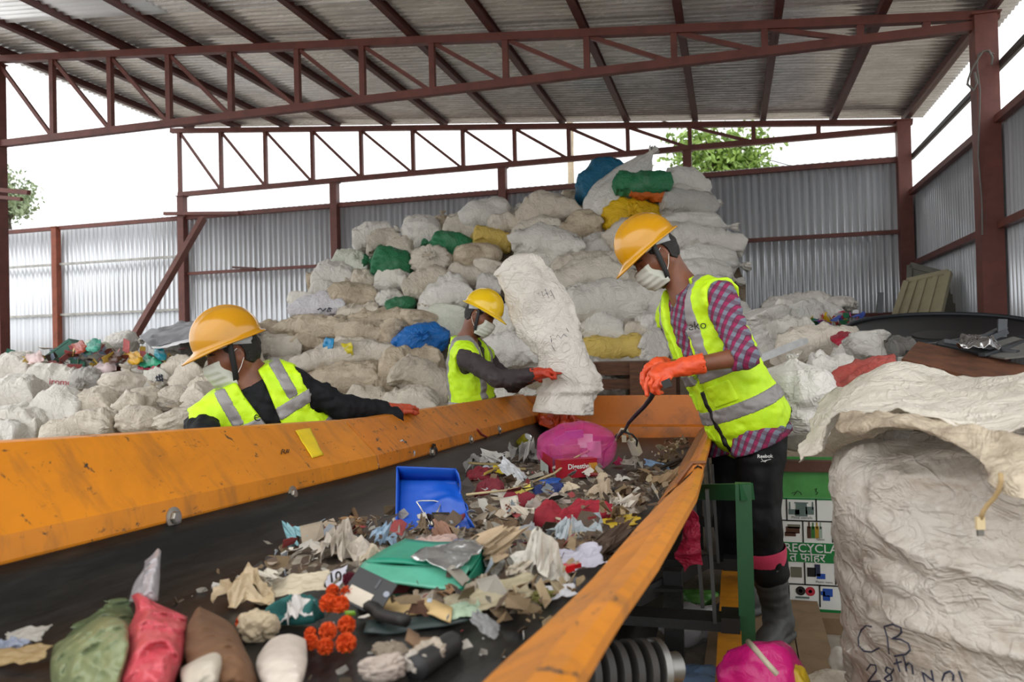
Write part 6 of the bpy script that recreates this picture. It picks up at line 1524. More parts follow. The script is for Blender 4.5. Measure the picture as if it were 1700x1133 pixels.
m = MB(); ch_ = plain('#d7d3c8', .25, .9, name='chrome_wire'); loop = [onpan(x, y) for x, y in ((716, 880), (712, 872), (703, 858), (694, 844), (700, 842), (722, 842), (735, 845), (729, 858), (723, 872), (722, 880))]
m.tube(loop, .0022, 6); m.tube([onpan(719, 872), onpan(720, 884)], .005, 8); m.tube([onpan(711, 881), onpan(729, 882)], .0022, 6); m.tube([onpan(713, 877), onpan(713, 886)], .0016, 6); m.tube([onpan(728, 878), onpan(728, 887)], .0016, 6); m.obj('wire_handle', ch_, dp_, smooth=True)
# --- teal open plastic box
tl = plain('#1f8f72', .4, bump=.06, name='teal_plastic'); tl2 = plain('#5fb398', .3, name='pale_teal_plastic'); bx = thing('plastic_bin', PB_(680, 1008), 'teal plastic tray lying on its side in the middle of the waste', 'tray')
f0, f1 = PB_(592, 1006), PB_(768, 1012); fx = unit(f1-f0); fy = unit(np.cross(Z1, fx)); wF = np.linalg.norm(f1-f0)
def bxp(x, y, z): return f0+fx*x*wF+fy*y+np.array([0, 0, z])
hB = .058; dB = .245
def quadp(name, c, mat, par=bx):
    A_ = np.array(c); G = [[A_[0]*(1-u)*(1-v)+A_[1]*u*(1-v)+A_[3]*(1-u)*v+A_[2]*u*v+np.array([0, 0, .004*math.sin(5*u+3*v)]) for v in np.linspace(0, 1, 8)] for u in np.linspace(0, 1, 12)]; V, Fc = thick(np.array(G), .005); return obj(name, V, Fc, mat, par)
quadp('tray_top', [bxp(-.02, .06, hB+.012), bxp(1.02, .06, hB+.006), bxp(1.04, dB, hB+.012), bxp(.14, dB, hB+.016)], tl)
quadp('tray_rim', [bxp(-.03, -.005, hB-.010), bxp(.97, -.005, hB-.016), bxp(1.02, .06, hB+.006), bxp(-.02, .06, hB+.012)], tl2)
quadp('tray_bottom', [bxp(.1, 0, .004), bxp(.96, 0, .002), bxp(1.0, dB, .01), bxp(.12, dB, .01)], tl); quadp('tray_end', [bxp(.97, 0, .002), bxp(1.03, dB, .01), bxp(1.03, dB, hB+.012), bxp(.98, 0, hB-.015)], tl)
quadp('tray_end', [bxp(.02, .01, .004), bxp(.14, dB, .01), bxp(.13, dB, hB+.016), bxp(-.02, .01, hB-.01)], tl); quadp('tray_back', [bxp(.1, .13, .004), bxp(1.0, .13, .004), bxp(1.0, .12, hB), bxp(.05, .12, hB)], tl)
# --- things lying on / next to the tray
pouch = plain('#c6c8c8', .18, .85, .5, 40, .1, name='silver_film')
def lay(name, corners, mat, label, cat, amp=.004, n=16, t=.002, seed=1, parent=None):
    A_ = np.array(corners); G = np.array([[A_[0]*(1-u)*(1-v)+A_[1]*u*(1-v)+A_[3]*(1-u)*v+A_[2]*u*v for v in np.linspace(0, 1, n)] for u in np.linspace(0, 1, n)]); G = wrinkle(G, amp, 18, seed); V, Fc = thick(G, t)
    o = obj(name, V, Fc, mat, parent, label=label, cat=cat); return based(o) if parent is None else o
so = [bxp(.44, .06, hB+.022), bxp(.98, .0, hB+.020), bxp(1.10, .12, hB+.030), bxp(.74, .20, hB+.034)]
sp_ = lay('foil_pouch', so, pouch, 'silver foil sachet lying on the teal tray', 'sachet', .006)
lay('barcode', [so[3]*.9+so[1]*.1+Z1*.006, so[3]*.55+so[2]*.35+so[1]*.1+Z1*.006, so[3]*.5+so[2]*.33+so[1]*.17+Z1*.006, so[3]*.82+so[1]*.18+Z1*.006], M['black'], None, None, .001, 8, .001, 3, sp_)
fdk = thing('floppy_disk', PB_(610, 1008), 'black floppy disk leaning against the teal tray', 'disk')
c = W(611, 983, f0[1]-.08); ex = unit(np.array(RH)*.86-Z1*.42-FH*.2); ez = unit(FH*-.72+Z1*.69); ex = unit(ex-ez*(ex @ ez)); ey = np.cross(ez, ex)
MB().box(c, (ex, ey, ez), (.043, .036, .0020)).obj('disk_shell', plain('#26272a', .45, name='disk_plastic'), fdk); MB().box(c-ey*.017-ex*.010+ez*.0025, (ex, ey, ez), (.025, .015, .0008)).obj('paper_label', plain('#c9bfae', .7, bump=.2), fdk)
MB().box(c+ey*.020+ex*.01+ez*.0025, (ex, ey, ez), (.002, .010, .001)).obj('shutter_slot', plain('#4a4c50', .4), fdk); MB().lathe(c+ex*.035+ey*.010+ez*.0015, ez, [(0, .006), (.001, .006), (.001, 0)], 12).obj('write_notch', plain('#7a7f88', .3, .8), fdk)
lbp = [W(545, 987, 1.50), W(572, 990, 1.49), W(579, 944, 1.60), W(538, 960, 1.58)]
pt_ = lay('paper_tag', lbp, plain('#cfcfda', .7, name='tag_paper'), 'white paper tag printed 10d left of the teal tray', 'tag', .004)
tr_ = bvh(pt_); d = unit(ray(562, 958)); h_ = tr_.ray_cast(Vector(CAMP), Vector(d), 30)
if h_[0] is not None: put_text('tag_lettering', '10d', .030, tr_, np.array(h_[0]), RH+.16*Z1, -d, M['black'], pt_, .0006)
# --- marigolds: separate flower heads built from rings of petals
mg = plain('#e8560c', .7, bump=.4, bscale=220, var=.15, name='marigold_petals'); mr = plain('#6a0f2a', .7, bump=.4, bscale=220, var=.2, name='maroon_petals'); stem = plain('#4f6a2a', .7, name='green_stem')
def flower(px, py, r_px, mat, label, group, dz, seed):
    c = PB_(px, py+r_px); s = depth(c)/F; R_ = r_px*s; c = c+Z1*(R_*.95+dz); rg = np.random.RandomState(seed)
    t = thing('flower_head', c-Z1*R_, label, 'flower', group); V = []; Fc = []
    nn = 150
    for k in range(nn):
        z = 1-1.75*(k+.5)/nn; a = k*2.39996; d = np.array([math.sqrt(max(0, 1-z*z))*math.cos(a), math.sqrt(max(0, 1-z*z))*math.sin(a), z]); d = unit(d+rg.normal(size=3)*.08)
        u = unit(np.cross(d, rg.normal(size=3))); v = np.cross(d, u); b = c+d*R_*.62; w_ = R_*.20; n0 = len(V)
        V += [b-u*w_*.4, b+d*R_*.28-u*w_, b+d*R_*.42+v*w_*.5-u*w_*.3, b+d*R_*.42+v*w_*.5+u*w_*.3, b+d*R_*.28+u*w_, b+u*w_*.4]; Fc.append(tuple(n0+j for j in range(6)))
    bm = bmesh.new(); bmesh.ops.create_icosphere(bm, subdivisions=2, radius=R_*.72); n0 = len(V); V += [c+np.array(q.co[:]) for q in bm.verts]; Fc += [tuple(n0+q.index for q in f.verts) for f in bm.faces]; bm.free()
    obj('petals', V, Fc, mat, t, smooth=False); m = MB(); m.tube([c-Z1*R_*.6, c-Z1*R_*1.0], [R_*.3, R_*.16], 8); m.obj('calyx', stem, t); return t
FL = [(553, 1011, 11, 'upper left orange marigold of the garland, beside the maroon flower'), (578, 1016, 13, 'orange marigold touching the maroon flowers'), (547, 1034, 16, 'orange marigold on the left in the second row of the garland'), (566, 1036, 15, 'orange marigold in the middle of the second row of the garland'), (576, 1049, 15, 'orange marigold at the right of the garland, above the green leaf'), (545, 1060, 15, 'orange marigold in the centre of the garland'), (575, 1080, 17, 'largest orange marigold at the lower right of the garland'), (541, 1086, 14, 'lowest orange marigold of the garland'), (516, 1079, 14, 'orange marigold at the lower left beside the printed paper'), (516, 1063, 10, 'small orange marigold at the far left of the garland'), (405, 1044, 13, 'single orange marigold apart from the garland, beside the brown cardboard')]
for k, (px, py, r_, lb) in enumerate(FL): flower(px, py, r_, mg, lb, 'marigold heads', .035 if py < 1040 and px > 500 else .012, 70+k)
for k, (px, py, r_, lb) in enumerate(((582, 1000, 12, 'maroon flower at the top of the garland under the disk'), (596, 1013, 9, 'maroon flower at the right of the garland top'))): flower(px, py, r_, mr, lb, 'maroon flowers', .045, 90+k)
m = MB(); c = PB_(573, 1062)+Z1*.05; m.add([c, c+RH*.012+Z1*.004, c+RH*.02-Z1*.006, c+RH*.008-Z1*.012], [(0, 1, 2, 3)]); V, Fc = thick(np.array([[c, c+RH*.018], [c-Z1*.012+RH*.002, c-Z1*.008+RH*.02]]), .001); obj('green_leaf', V, Fc, plain('#6f9a2a', .5), label='small green leaf between the marigolds', cat='leaf')
# --- bags in the near left corner
gb = film('olive_film', '#5c6b4c', .93, .3); gb2 = film('pale_olive_film', '#7d8762', .9, .3); pk = film('red_film', '#c9505a', .88, .28); cl = film('clear_grey_film', '#b9b6ba', .7, .2); cl2 = film('clear_film', '#d8d6d0', .55, .2)
def bag(rows, mat, label, name='plastic_bag', amp=.018, sc=10, seed=1, n=60, m_=60, back=.12, cat='bag', zoff=0):
    """a bag lying on the belt: front outline rows given on the photo with depths; closed at the back"""
    A_ = np.array([[W(*p) for p in r] for r in rows]); Gf = smooth_rows(A_, n, m_)
    ctr = Gf.mean(axis=(0, 1)); u, v = np.linspace(-1, 1, n), np.linspace(-1, 1, m_); U, V2 = np.meshgrid(u, v, indexing='ij'); dome = np.clip(1-U**4, 0, 1)**.5*np.clip(1-V2**4, 0, 1)**.5
    Nf = ridge(Gf*sc, seed, 3)*amp*1.3+ridge(Gf*sc*2.6, seed+6, 2)*amp*.6+fbm(Gf*sc*.5, seed+3, 2)*amp; dirv = unit(CAMP-ctr)
    Gf2 = Gf+dirv*(Nf*dome+.05*dome)[..., None]; Gb = Gf-dirv*(back*dome)[..., None]
    zb = np.vectorize(zbelt)(Gb[..., 1])+.004; Gb[..., 2] = np.maximum(Gb[..., 2], zb); Gf2[..., 2] = np.maximum(Gf2[..., 2], np.vectorize(zbelt)(Gf2[..., 1])+.004)
    N_ = n*m_; V = np.concatenate([Gf2.reshape(-1, 3), Gb.reshape(-1, 3)]); Fc = [(i*m_+j, (i+1)*m_+j, (i+1)*m_+j+1, i*m_+j+1) for i in range(n-1) for j in range(m_-1)]; Fc += [tuple(N_+k for k in reversed(f)) for f in Fc]
    bd = [(i, 0) for i in range(n)]+[(n-1, j) for j in range(1, m_)]+[(i, m_-1) for i in range(n-2, -1, -1)]+[(0, j) for j in range(m_-2, 0, -1)]; ids = [i*m_+j for i, j in bd]
    Fc += [(ids[k], N_+ids[k], N_+ids[(k+1) % len(ids)], ids[(k+1) % len(ids)]) for k in range(len(ids))]
    return based(obj(name, V, Fc, mat, label=label, cat=cat))
bag([[(85,1020,1.36),(100,1000,1.40),(140,990,1.42),(170,980,1.42),(205,985,1.40),(222,1010,1.36)], [(78,1045,1.28),(100,1030,1.28),(140,1020,1.28),(175,1010,1.28),(210,1020,1.26),(228,1040,1.24)], [(52,1080,1.20),(85,1070,1.16),(130,1055,1.14),(170,1050,1.14),(205,1055,1.14),(222,1070,1.14)], [(50,1092,1.14),(80,1100,1.08),(120,1095,1.06),(160,1090,1.06),(200,1090,1.06),(215,1100,1.06)]], gb, 'olive green plastic bag in the near left corner of the belt', seed=3)
bag([[(88,1070,1.12),(125,1052,1.12),(165,1025,1.14),(200,1030,1.12),(215,1050,1.10)], [(84,1100,1.04),(120,1085,1.0),(165,1070,1.0),(205,1065,1.0),(212,1085,1.0)], [(84,1135,1.0),(120,1135,.96),(165,1135,.95),(190,1135,.95),(200,1135,.95)], [(86,1165,.97),(120,1165,.93),(160,1170,.92),(190,1165,.92),(205,1165,.92)]], gb2, 'pale olive crinkled plastic bag in front of the darker olive one', seed=7, sc=13)
bag([[(218,990,1.22),(232,985,1.22),(255,1000,1.22),(290,1015,1.22),(312,1025,1.22)], [(225,1015,1.16),(245,1020,1.13),(270,1030,1.12),(295,1035,1.13),(310,1040,1.15)], [(205,1060,1.08),(230,1065,1.03),(260,1070,1.02),(285,1075,1.03),(306,1085,1.06)], [(185,1110,1.0),(215,1115,.97),(245,1115,.96),(275,1118,.97),(295,1120,1.0)], [(172,1150,.96),(205,1160,.93),(240,1160,.92),(270,1160,.93),(285,1150,.96)]], pk, 'pinkish red translucent plastic bag in the near left corner', seed=11, sc=14)
bag([[(240,932,1.36),(252,922,1.37),(262,911,1.38),(268,916,1.38)], [(238,945,1.34),(248,940,1.31),(258,940,1.31),(266,936,1.34)], [(222,970,1.30),(238,965,1.27),(252,965,1.26),(265,968,1.29)], [(214,1000,1.25),(235,1000,1.21),(250,1000,1.21),(262,998,1.24)]], cl, 'greyish clear plastic bag standing up behind the red bag', seed=15, back=.07, sc=16, amp=.012)
bag([[(310,1040,1.14),(328,1010,1.20),(340,1012,1.22),(375,1030,1.22),(392,1045,1.20)], [(306,1065,1.08),(330,1050,1.10),(355,1050,1.11),(385,1060,1.11),(405,1075,1.12)], [(308,1095,1.02),(335,1090,1.01),(370,1085,1.01),(400,1090,1.02),(422,1110,1.05)], [(325,1140,.97),(350,1140,.95),(380,1140,.95),(405,1145,.95),(432,1145,.98)]], lm('#6a4a30', .8, .3, 20), 'crumpled brown cardboard in the near left part of the belt', 'cardboard', .012, 12, 19, back=.05, cat='cardboard')
bag([[(300,1110,1.0),(325,1095,1.0),(345,1085,1.01),(366,1078,1.02)], [(300,1125,.96),(325,1112,.96),(350,1105,.96),(370,1098,.98)], [(305,1145,.93),(330,1140,.93),(350,1140,.93),(362,1140,.94)]], lm('#b9b0a0', .7), 'dirty white paper lump in front of the brown cardboard', 'paper_lump', .006, 14, 23, back=.03, cat='paper')
bag([[(428,1090,1.10),(450,1062,1.16),(480,1053,1.17),(508,1062,1.16)], [(425,1105,1.04),(455,1090,1.06),(485,1085,1.07),(510,1095,1.07)], [(430,1125,1.0),(460,1120,1.0),(490,1118,1.0),(507,1115,1.02)], [(440,1145,.98),(465,1150,.97),(490,1145,.97),(500,1140,.98)]], lm('#c9beb2', .7), 'white paper wrapper with faint pink print near the marigolds', 'paper_wrapper', .006, 14, 27, back=.03, cat='wrapper')
# --- flat and crumpled pieces (photo place, size, tilt)
S_ = [
 # kind px py w h ang colour label cat name
 ('w',410,985,96,52,-4,'#c2ad8a','cream paper wrapper round a brown cup, alone on the left of the belt','wrapper','paper_wrapper'),
 ('s',490,985,116,44,6,'#cbbfa6','cream folded cloth between the lone wrapper and the paper tag','cloth','cloth_piece'),
 ('w',462,980,34,38,60,'#cfc8b8','white torn tissue on the cream folded cloth','tissue','tissue'),
 ('w',484,1020,96,52,4,'#1f5f5c','dark teal crumpled cloth left of the marigolds','cloth','cloth_piece'),
 ('w',430,1048,46,48,40,'#b8a88c','beige food scrap beside the lone marigold','food scrap','food_scrap'),
 ('w',498,1030,52,36,20,'#cfcbc6','white crumpled paper just left of the marigold garland','paper','crumpled_paper'),
 ('w',572,918,104,58,-6,'#c2b7a8','greyish white plastic bag left above the teal tray','bag','plastic_bag'),
 ('w',618,938,46,34,-10,'#c8bba4','cream crumpled paper touching the teal tray top left corner','paper','crumpled_paper'),
 ('w',500,908,38,34,40,'#7fb0b8','light blue wrapper at the left edge of the waste','wrapper','plastic_wrapper'),
 ('w',634,904,42,36,-25,'#8fa9bf','blue and white wrapper below the dustpan corner','wrapper','plastic_wrapper'),
 ('w',712,908,84,34,4,'#b59c92','dusty pink cloth scrap right under the dustpan','cloth','cloth_piece'),
 ('w',742,900,44,34,30,'#96705c','brownish crumpled paper under the dustpan right corner','paper','crumpled_paper'),
 ('w',795,932,60,74,-60,'#b09a7c','tan crumpled paper right of the teal tray','paper','crumpled_paper'),
 ('w',760,992,30,46,70,'#8a6a4c','brown torn cardboard at the teal tray right corner','cardboard','cardboard'),
 ('w',802,995,62,36,-10,'#a39784','grey-brown plastic right of the brown torn cardboard','plastic','plastic_scrap'),
 ('s',812,1018,150,46,14,'#a49a7e','long grey-green plastic sheet below the teal tray','plastic','plastic_sheet'),
 ('s',770,1030,56,30,10,'#a9bfa4','pale green card on the long grey-green sheet','card','green_card'),
 ('w',890,944,112,84,-10,'#c6c2b6','whitish crumpled plastic bag in the middle right of the waste','bag','plastic_bag'),
 ('w',848,975,46,46,-60,'#b4aa98','creased grey wrapper between the teal tray and the cup','wrapper','plastic_wrapper'),
 ('s',822,952,36,44,-60,'#a8a8a0','silver blister pack right of the silver sachet','blister pack','blister_pack'),
 ('s',960,944,84,44,12,'#bcbac8','pale lilac board at the right edge of the belt','board','plastic_board'),
 ('s',925,998,60,24,12,'#c9c9cd','white printed slip at the right edge near the red lighter','paper','paper_slip'),
 ('s',1010,882,96,22,8,'#cfae2a','yellow and white wrapper at the right edge','wrapper','plastic_wrapper'),
 ('w',955,895,86,34,-4,'#a9b3b8','clear plastic with blue print below the red cloth','plastic','plastic_scrap'),
 ('w',884,865,36,40,50,'#c9bfae','white paper cup-like scrap left of the red cloth','paper','crumpled_paper'),
 ('w',888,892,34,36,80,'#8d8f92','grey torn paper under the red cloth','paper','crumpled_paper'),
 ('w',862,836,56,34,6,'#7f1828','dark red cloth left end of the red heap','cloth','cloth_piece'),
 ('w',918,868,62,54,-20,'#8f1527','bunched crimson cloth in the middle of the waste','cloth','cloth_piece'),
 ('w',980,856,100,34,5,'#9c1a2c','crimson sleeve-like cloth stretching to the right','cloth','cloth_piece'),
 ('w',912,838,76,28,-4,'#a89a90','dusty beige cloth above the crimson cloth','cloth','cloth_piece'),
 ('w',998,826,48,32,-4,'#b3a189','beige crumpled paper at the right above the crimson sleeve','paper','crumpled_paper'),
 ('w',1046,834,50,26,6,'#9e8a72','tan crumpled paper near the right edge panel','paper','crumpled_paper'),
 ('w',1030,848,48,22,10,'#b8b0a2','pale plastic scrap at the end of the crimson sleeve','plastic','plastic_scrap'),
 ('w',912,818,64,28,4,'#1d2f66','navy blue cloth in front of the pink bag','cloth','cloth_piece'),
 ('s',904,806,52,14,4,'#2454a8','bright blue plastic strip above the navy cloth','plastic','plastic_strip'),
 ('s',852,800,50,34,-40,'#c9ccd0','white printed paper left of the navy cloth','paper','printed_paper'),
 ('s',842,790,44,20,-16,'#d4bb1e','yellow wrapper left of the biscuit pack','wrapper','plastic_wrapper'),
 ('s',866,828,40,14,22,'#d2c25a','pale yellow strip below the white printed paper','plastic','plastic_strip'),
 ('w',802,792,56,26,-8,'#7c1c2a','maroon cloth between the dustpan and the yellow wrapper','cloth','cloth_piece'),
 ('w',810,815,46,32,12,'#7a2430','dark red cloth right of the dustpan','cloth','cloth_piece'),
 ('w',792,778,40,22,20,'#8c8a86','grey crumpled film behind the dustpan right side','plastic','plastic_scrap'),
 ('w',868,760,54,36,-10,'#8f8d88','clear grey plastic left of the pink bag','plastic','plastic_scrap'),
 ('w',832,770,30,34,60,'#b9b7b2','upright white torn film left of the clear grey plastic','plastic','plastic_scrap'),
 ('w',922,708,100,40,-8,'#c8481e','orange and white snack packet behind the pink bag','packet','snack_packet'),
 ('w',928,714,46,14,0,'#a9b09a','flattened clear plastic tub on top of the pink bag','tub','plastic_tub'),
 ('w',944,826,34,14,30,'#c4b49c','cream torn paper between the navy cloth and the cable','paper','crumpled_paper'),
 ('w',1004,812,26,18,60,'#b7a58c','tan torn cardboard right of the navy cloth','cardboard','cardboard'),
 ('w',1050,774,36,18,-6,'#b9b1a6','white crumpled tissue right of the pink bag','tissue','tissue'),
 ('w',1030,802,30,12,8,'#c9c5bc','small white tissue near the right edge cables','tissue','tissue'),
 ('s',1092,782,44,18,-18,'#7f9cc0','blue and white strip at the right edge of the belt','strip','plastic_strip'),
 ('w',1028,772,24,10,0,'#b3245a','small magenta scrap right of the pink bag','scrap','plastic_scrap'),
 ('w',640,1118,60,34,8,'#b5a79c','pale lump of food near the bottom edge','food scrap','food_scrap'),
 ('w',712,1096,46,30,20,'#b1a594','whitish stone-like lump right of the brown strap','lump','waste_lump'),
 ('w',692,1112,34,30,-20,'#bdb5aa','small white lump beside the black bar','lump','waste_lump'),
 ('w',650,1086,28,44,80,'#8a7d6c','small clear pouch with brown scraps below the tray','pouch','plastic_pouch'),
 ('s',806,1060,50,28,-36,'#8e9090','torn clear film at the right below the long sheet','plastic','plastic_scrap'),
 ('w',695,1026,40,26,-20,'#5a3a28','brown torn box corner below the teal tray','cardboard','cardboard'),
 ('s',40,1075,80,32,10,'#a9a59c','white and brown torn paper at the left edge','paper','printed_paper'),
 ('s',20,1105,110,30,4,'#9c8458','tan cardboard strip at the bottom left corner','cardboard','cardboard'),
 ('w',22,1085,50,20,12,'#8f96a8','shiny silver-blue wrapper at the left edge','wrapper','plastic_wrapper'),
 ('w',700,885,40,30,0,'#7d6a52','brown leafy scrap just in front of the dustpan','scrap','waste_scrap'),
 ('w',668,898,30,24,0,'#a8a39a','small clear bag below the dustpan left corner','bag','plastic_bag'),
 ('w',604,880,26,34,70,'#8a6a48','small brown paper tube end left of the dustpan','paper','paper_tube'),
 ('w',555,905,60,16,30,'#6a5a48','dark brown cloth strap left of the greyish bag','strap','cloth_strap'),
 ('w',985,905,40,22,-10,'#5a4a3a','brown leaf litter near the lilac board','leaf litter','leaf_litter'),
 ('w',930,915,34,24,0,'#5f4632','brown cardboard crumb above the whitish bag','cardboard','cardboard'),
 ('w',835,880,60,26,0,'#6d563e','brown crushed cardboard under the matchbox card','cardboard','cardboard'),
 ('w',820,905,50,30,10,'#857560','tan crumpled packaging right of the dusty pink cloth','packaging','packaging'),
 ('w',870,915,40,34,-30,'#968873','grey-tan crumpled packaging above the whitish bag','packaging','packaging'),
 ('w',900,1000,34,22,20,'#7c7a3c','olive leaf scrap below the cup','leaf','leaf_scrap'),
]
for k, (kd, px, py, w, h, ang, c_, lb, cat, nm) in enumerate(S_):
    if kd == 'w' and cat == 'cloth': rag(px, py, w*1.1, h*1.05, ang, lm(c_, .8), lb, cat, nm, 100+k)
    elif kd == 'w' and cat in ('plastic', 'bag', 'wrapper', 'paper', 'tissue', 'cardboard', 'packaging', 'packet', 'scrap'): crumple(px, py, w*1.2, h*1.12, ang, lm(c_, .35 if cat in ('plastic', 'bag', 'wrapper', 'packet') else .75), lb, cat, nm, 100+k, 1 if cat == 'cardboard' else 2)
    elif kd == 'w': wad(px, py, w*1.08, h*1.08, ang, lm(c_, .5 if cat in ('plastic', 'bag', 'wrapper') else .75), lb, cat, nm, .75 if cat in ('cloth', 'bag', 'plastic', 'wrapper', 'paper', 'tissue') else .5, 100+k, 3.6 if cat != 'food scrap' else 2.4)
    else: sheet(px, py, w, h, ang, lm(c_, .5), lb, cat, nm, .22, 100+k)
# --- pink bag with its contents, biscuit pack, can, cup, lighter, card
pkf = film('magenta_film', '#ea4aa0', .40, .10, 1.0)
pc_ = PB_(957, 785); ps_ = depth(pc_)/F
bagp = wad(957, 752, 128, 84, 0, pkf, 'bright pink plastic bag full of packets near the far end of the belt', 'bag', 'plastic_bag', .15, 203, 2.2, B=.13)
for k, (dx, dz, w_, h_, c_) in enumerate(((-30, 40, 15, 9, '#6a3a1a'), (-10, 36, 15, 12, '#7a4a1a'), (-26, 58, 12, 6, '#5a1a6a'), (14, 54, 12, 11, '#f0d8e4'), (28, 40, 11, 13, '#e0a0c4'), (-4, 66, 14, 6, '#4a1a7a'), (8, 26, 18, 8, '#f4e4ea'))):
    a_ = rng.uniform(-.5, .5); m = MB(); m.box(pc_+RH*dx*ps_+Z1*dz*ps_-FH*(.045+.012*(k % 3)), (unit(RH*math.cos(a_)+Z1*math.sin(a_)), FH, unit(Z1*math.cos(a_)-RH*math.sin(a_))), (w_*ps_, .02, h_*ps_)); m.obj('wrapped_content', plain(c_, .4, name='bag_content'), bagp)
def boxy(name, a, b, dpt, hgt, mat, label, cat, parent=None):
    ex = unit(b-a); ey = unit(np.cross(Z1, ex)); m = MB(); m.box((a+b)/2+Z1*hgt/2+ey*dpt/2, (ex, ey, Z1), (np.linalg.norm(b-a)/2, dpt/2, hgt/2)); return ex, ey, m
a, b = PB_(932, 808)+Z1*.03, PB_(992, 803)+Z1*.03; ex, ey, m = boxy('p', a, b, .05, .075, None, None, None)
bsk = thing('biscuit_pack', (a+b)/2, 'red biscuit pack printed Digestive at the foot of the pink bag', 'packet'); m.obj('carton', plain('#a3182a', .35, name='red_carton'), bsk)
V2, Fc = textmesh('Digestive', .029, .0006); V = np.array([(a+b)/2+ex*v[0]-ey*.003+Z1*(.046+v[1]) for v in V2]); obj('pack_lettering', V, Fc, M['white'], bsk, smooth=False)
MB().box(a*.12+b*.88+Z1*.035-ey*.002, (ex, ey, Z1), (.02, .001, .022)).obj('biscuit_picture', plain('#c98a2a', .5), bsk)
a, b = PB_(890, 790), PB_(928, 800); m = MB(); c = (a+b)/2+Z1*.06; m.box(c, (unit(b-a+Z1*-.06), FH, Z1), (.055, .02, .045)); sm_ = thing('snack_box', c-Z1*.06, 'red and white striped box leaning left of the biscuit pack', 'box'); m.obj('carton', plain('#9c1c2e', .4, name='red_box'), sm_)
MB().box(c-FH*.0205-Z1*.012-RH*.012, (unit(b-a+Z1*-.06), FH, Z1), (.040, .001, .026)).obj('printed_panel', plain('#a9b4ac', .5), sm_)
cc_ = PB_(868, 748)+Z1*.05; ax_ = unit(RH*.55-FH*.5+Z1*.55); can = thing('drink_can', cc_-Z1*.05, 'yellow-green drink can left of the pink bag', 'can')
MB().lathe(cc_-ax_*.06, ax_, [(0, 0), (0, .024), (.008, .031), (.105, .031), (.116, .026)], 28).obj('can_wall', plain('#a8a02a', .3, .3, var=.3, name='printed_can'), can, smooth=True, angle=40); MB().lathe(cc_-ax_*.06, ax_, [(.116, .026), (.119, .026), (.114, .023), (.114, 0)], 28).obj('can_lid', plain('#c6c9c8', .25, .9), can, smooth=True, angle=30)
c = PB_(897, 990)+Z1*.06; ax_ = unit(-FWD*.8+Z1*.25+RH*.45); cu = thing('paper_cup', c-Z1*.045, 'small tub with a white lid, rim turned to the front, near the right edge', 'tub')
MB().lathe(c, ax_, [(-.035, .026), (0, .033)], 28).obj('tub_wall', plain('#3f86b0', .5, name='blue_print'), cu, smooth=True); MB().lathe(c, ax_, [(0, .0345), (.003, .0345), (.003, .030), (.001, .028), (.001, 0)], 28).obj('tub_lid', plain('#c9bfb8', .5, bump=.2, name='lid_white'), cu)
MB().lathe(c, ax_, [(-.035, .026), (-.034, 0)], 28).obj('tub_base', plain('#c9c9c9', .5), cu)
lg = thing('lighter', PB_(935, 975), 'bright red plastic lighter by the right edge panel', 'lighter'); a, b = PB_(908, 988)+Z1*.045, PB_(950, 979)+Z1*.048
MB().bar(a, b, .022, .014).obj('lighter_body', plain('#d81e28', .3, name='red_gloss'), lg); MB().bar(b, b+unit(b-a)*.022, .012, .009).obj('lighter_tip', plain('#b01820', .35), lg)
ci = [PB_(838, 886)+Z1*.03, PB_(866, 877)+Z1*.03, PB_(860, 862)+Z1*.075, PB_(830, 869)+Z1*.075]
cdd = lay('printed_card', ci, plain('#cfc8ba', .6, name='card_paper'), 'small square card with a brown pattern left of the crimson cloth', 'card', .001, 8)
cn_ = sum(ci)/4; up_ = unit(ci[3]-ci[0]); rt_ = unit(ci[1]-ci[0]); nn_ = np.cross(rt_, up_); nn_ = nn_ if nn_ @ FWD < 0 else -nn_
m = MB()
for i in range(5):
    for j in range(5):
        if (i+j) % 2 == 0: m.box(cn_+rt_*(i-2)*.0105+up_*(j-2)*.0125+nn_*.003, (rt_, up_, nn_), (.005, .006, .0006))
m.obj('card_pattern', plain('#7a3a22', .6), cdd)
# --- strips, sticks and cables
cream = plain('#c8b68e', .6, name='cream_strip')
m = MB(); m.tube([PB_(1012, 770)+Z1*.10, PB_(985, 785)+Z1*.11, PB_(955, 800)+Z1*.10, PB_(920, 812)+Z1*.06, PB_(880, 822)+Z1*.045, PB_(845, 838)+Z1*.05, PB_(805, 848)+Z1*.06, PB_(775, 852)+Z1*.06], .0042, 8); m.obj('cream_cable', cream, smooth=True, label='long cream flat cable across the middle of the waste', cat='cable')
bar_on(776, 800, 870, 806, .006, plain('#8a7a4c', .6), 'brown strap running right from the dustpan', 'strap', 'brown_strap', .07, flat=.02, seed=4)
bar_on(800, 812, 838, 802, .006, plain('#a98a3a', .6), 'mustard band right of the dustpan', 'strap', 'mustard_band', .06, flat=.03, seed=6)
bar_on(1000, 832, 1128, 778, .008, plain('#2f2a26', .7), 'black cable lying along the right edge', 'cable', 'black_cable', .02, seed=8, wob=.03)
bar_on(1040, 818, 1136, 772, .012, plain('#4a3a2e', .8), 'dark brown strip of bark along the right edge', 'stick', 'bark_strip', .03, flat=.035, seed=9, wob=.02)
bar_on(600, 1005, 752, 1046, .008, plain('#c9ac78', .7), 'tan folded card edge below the teal tray', 'card', 'folded_card', .02, flat=.05, seed=12)
bar_on(598, 1030, 668, 1068, .012, plain('#1e1d1c', .6), 'black strap running down from the marigolds', 'strap', 'black_strap', .03, seed=14)
bar_on(612, 1056, 770, 1040, .01, plain('#2b3a38', .5), 'dark plastic edge strip below the teal tray', 'strip', 'edge_strip', .01, flat=.04, seed=15)
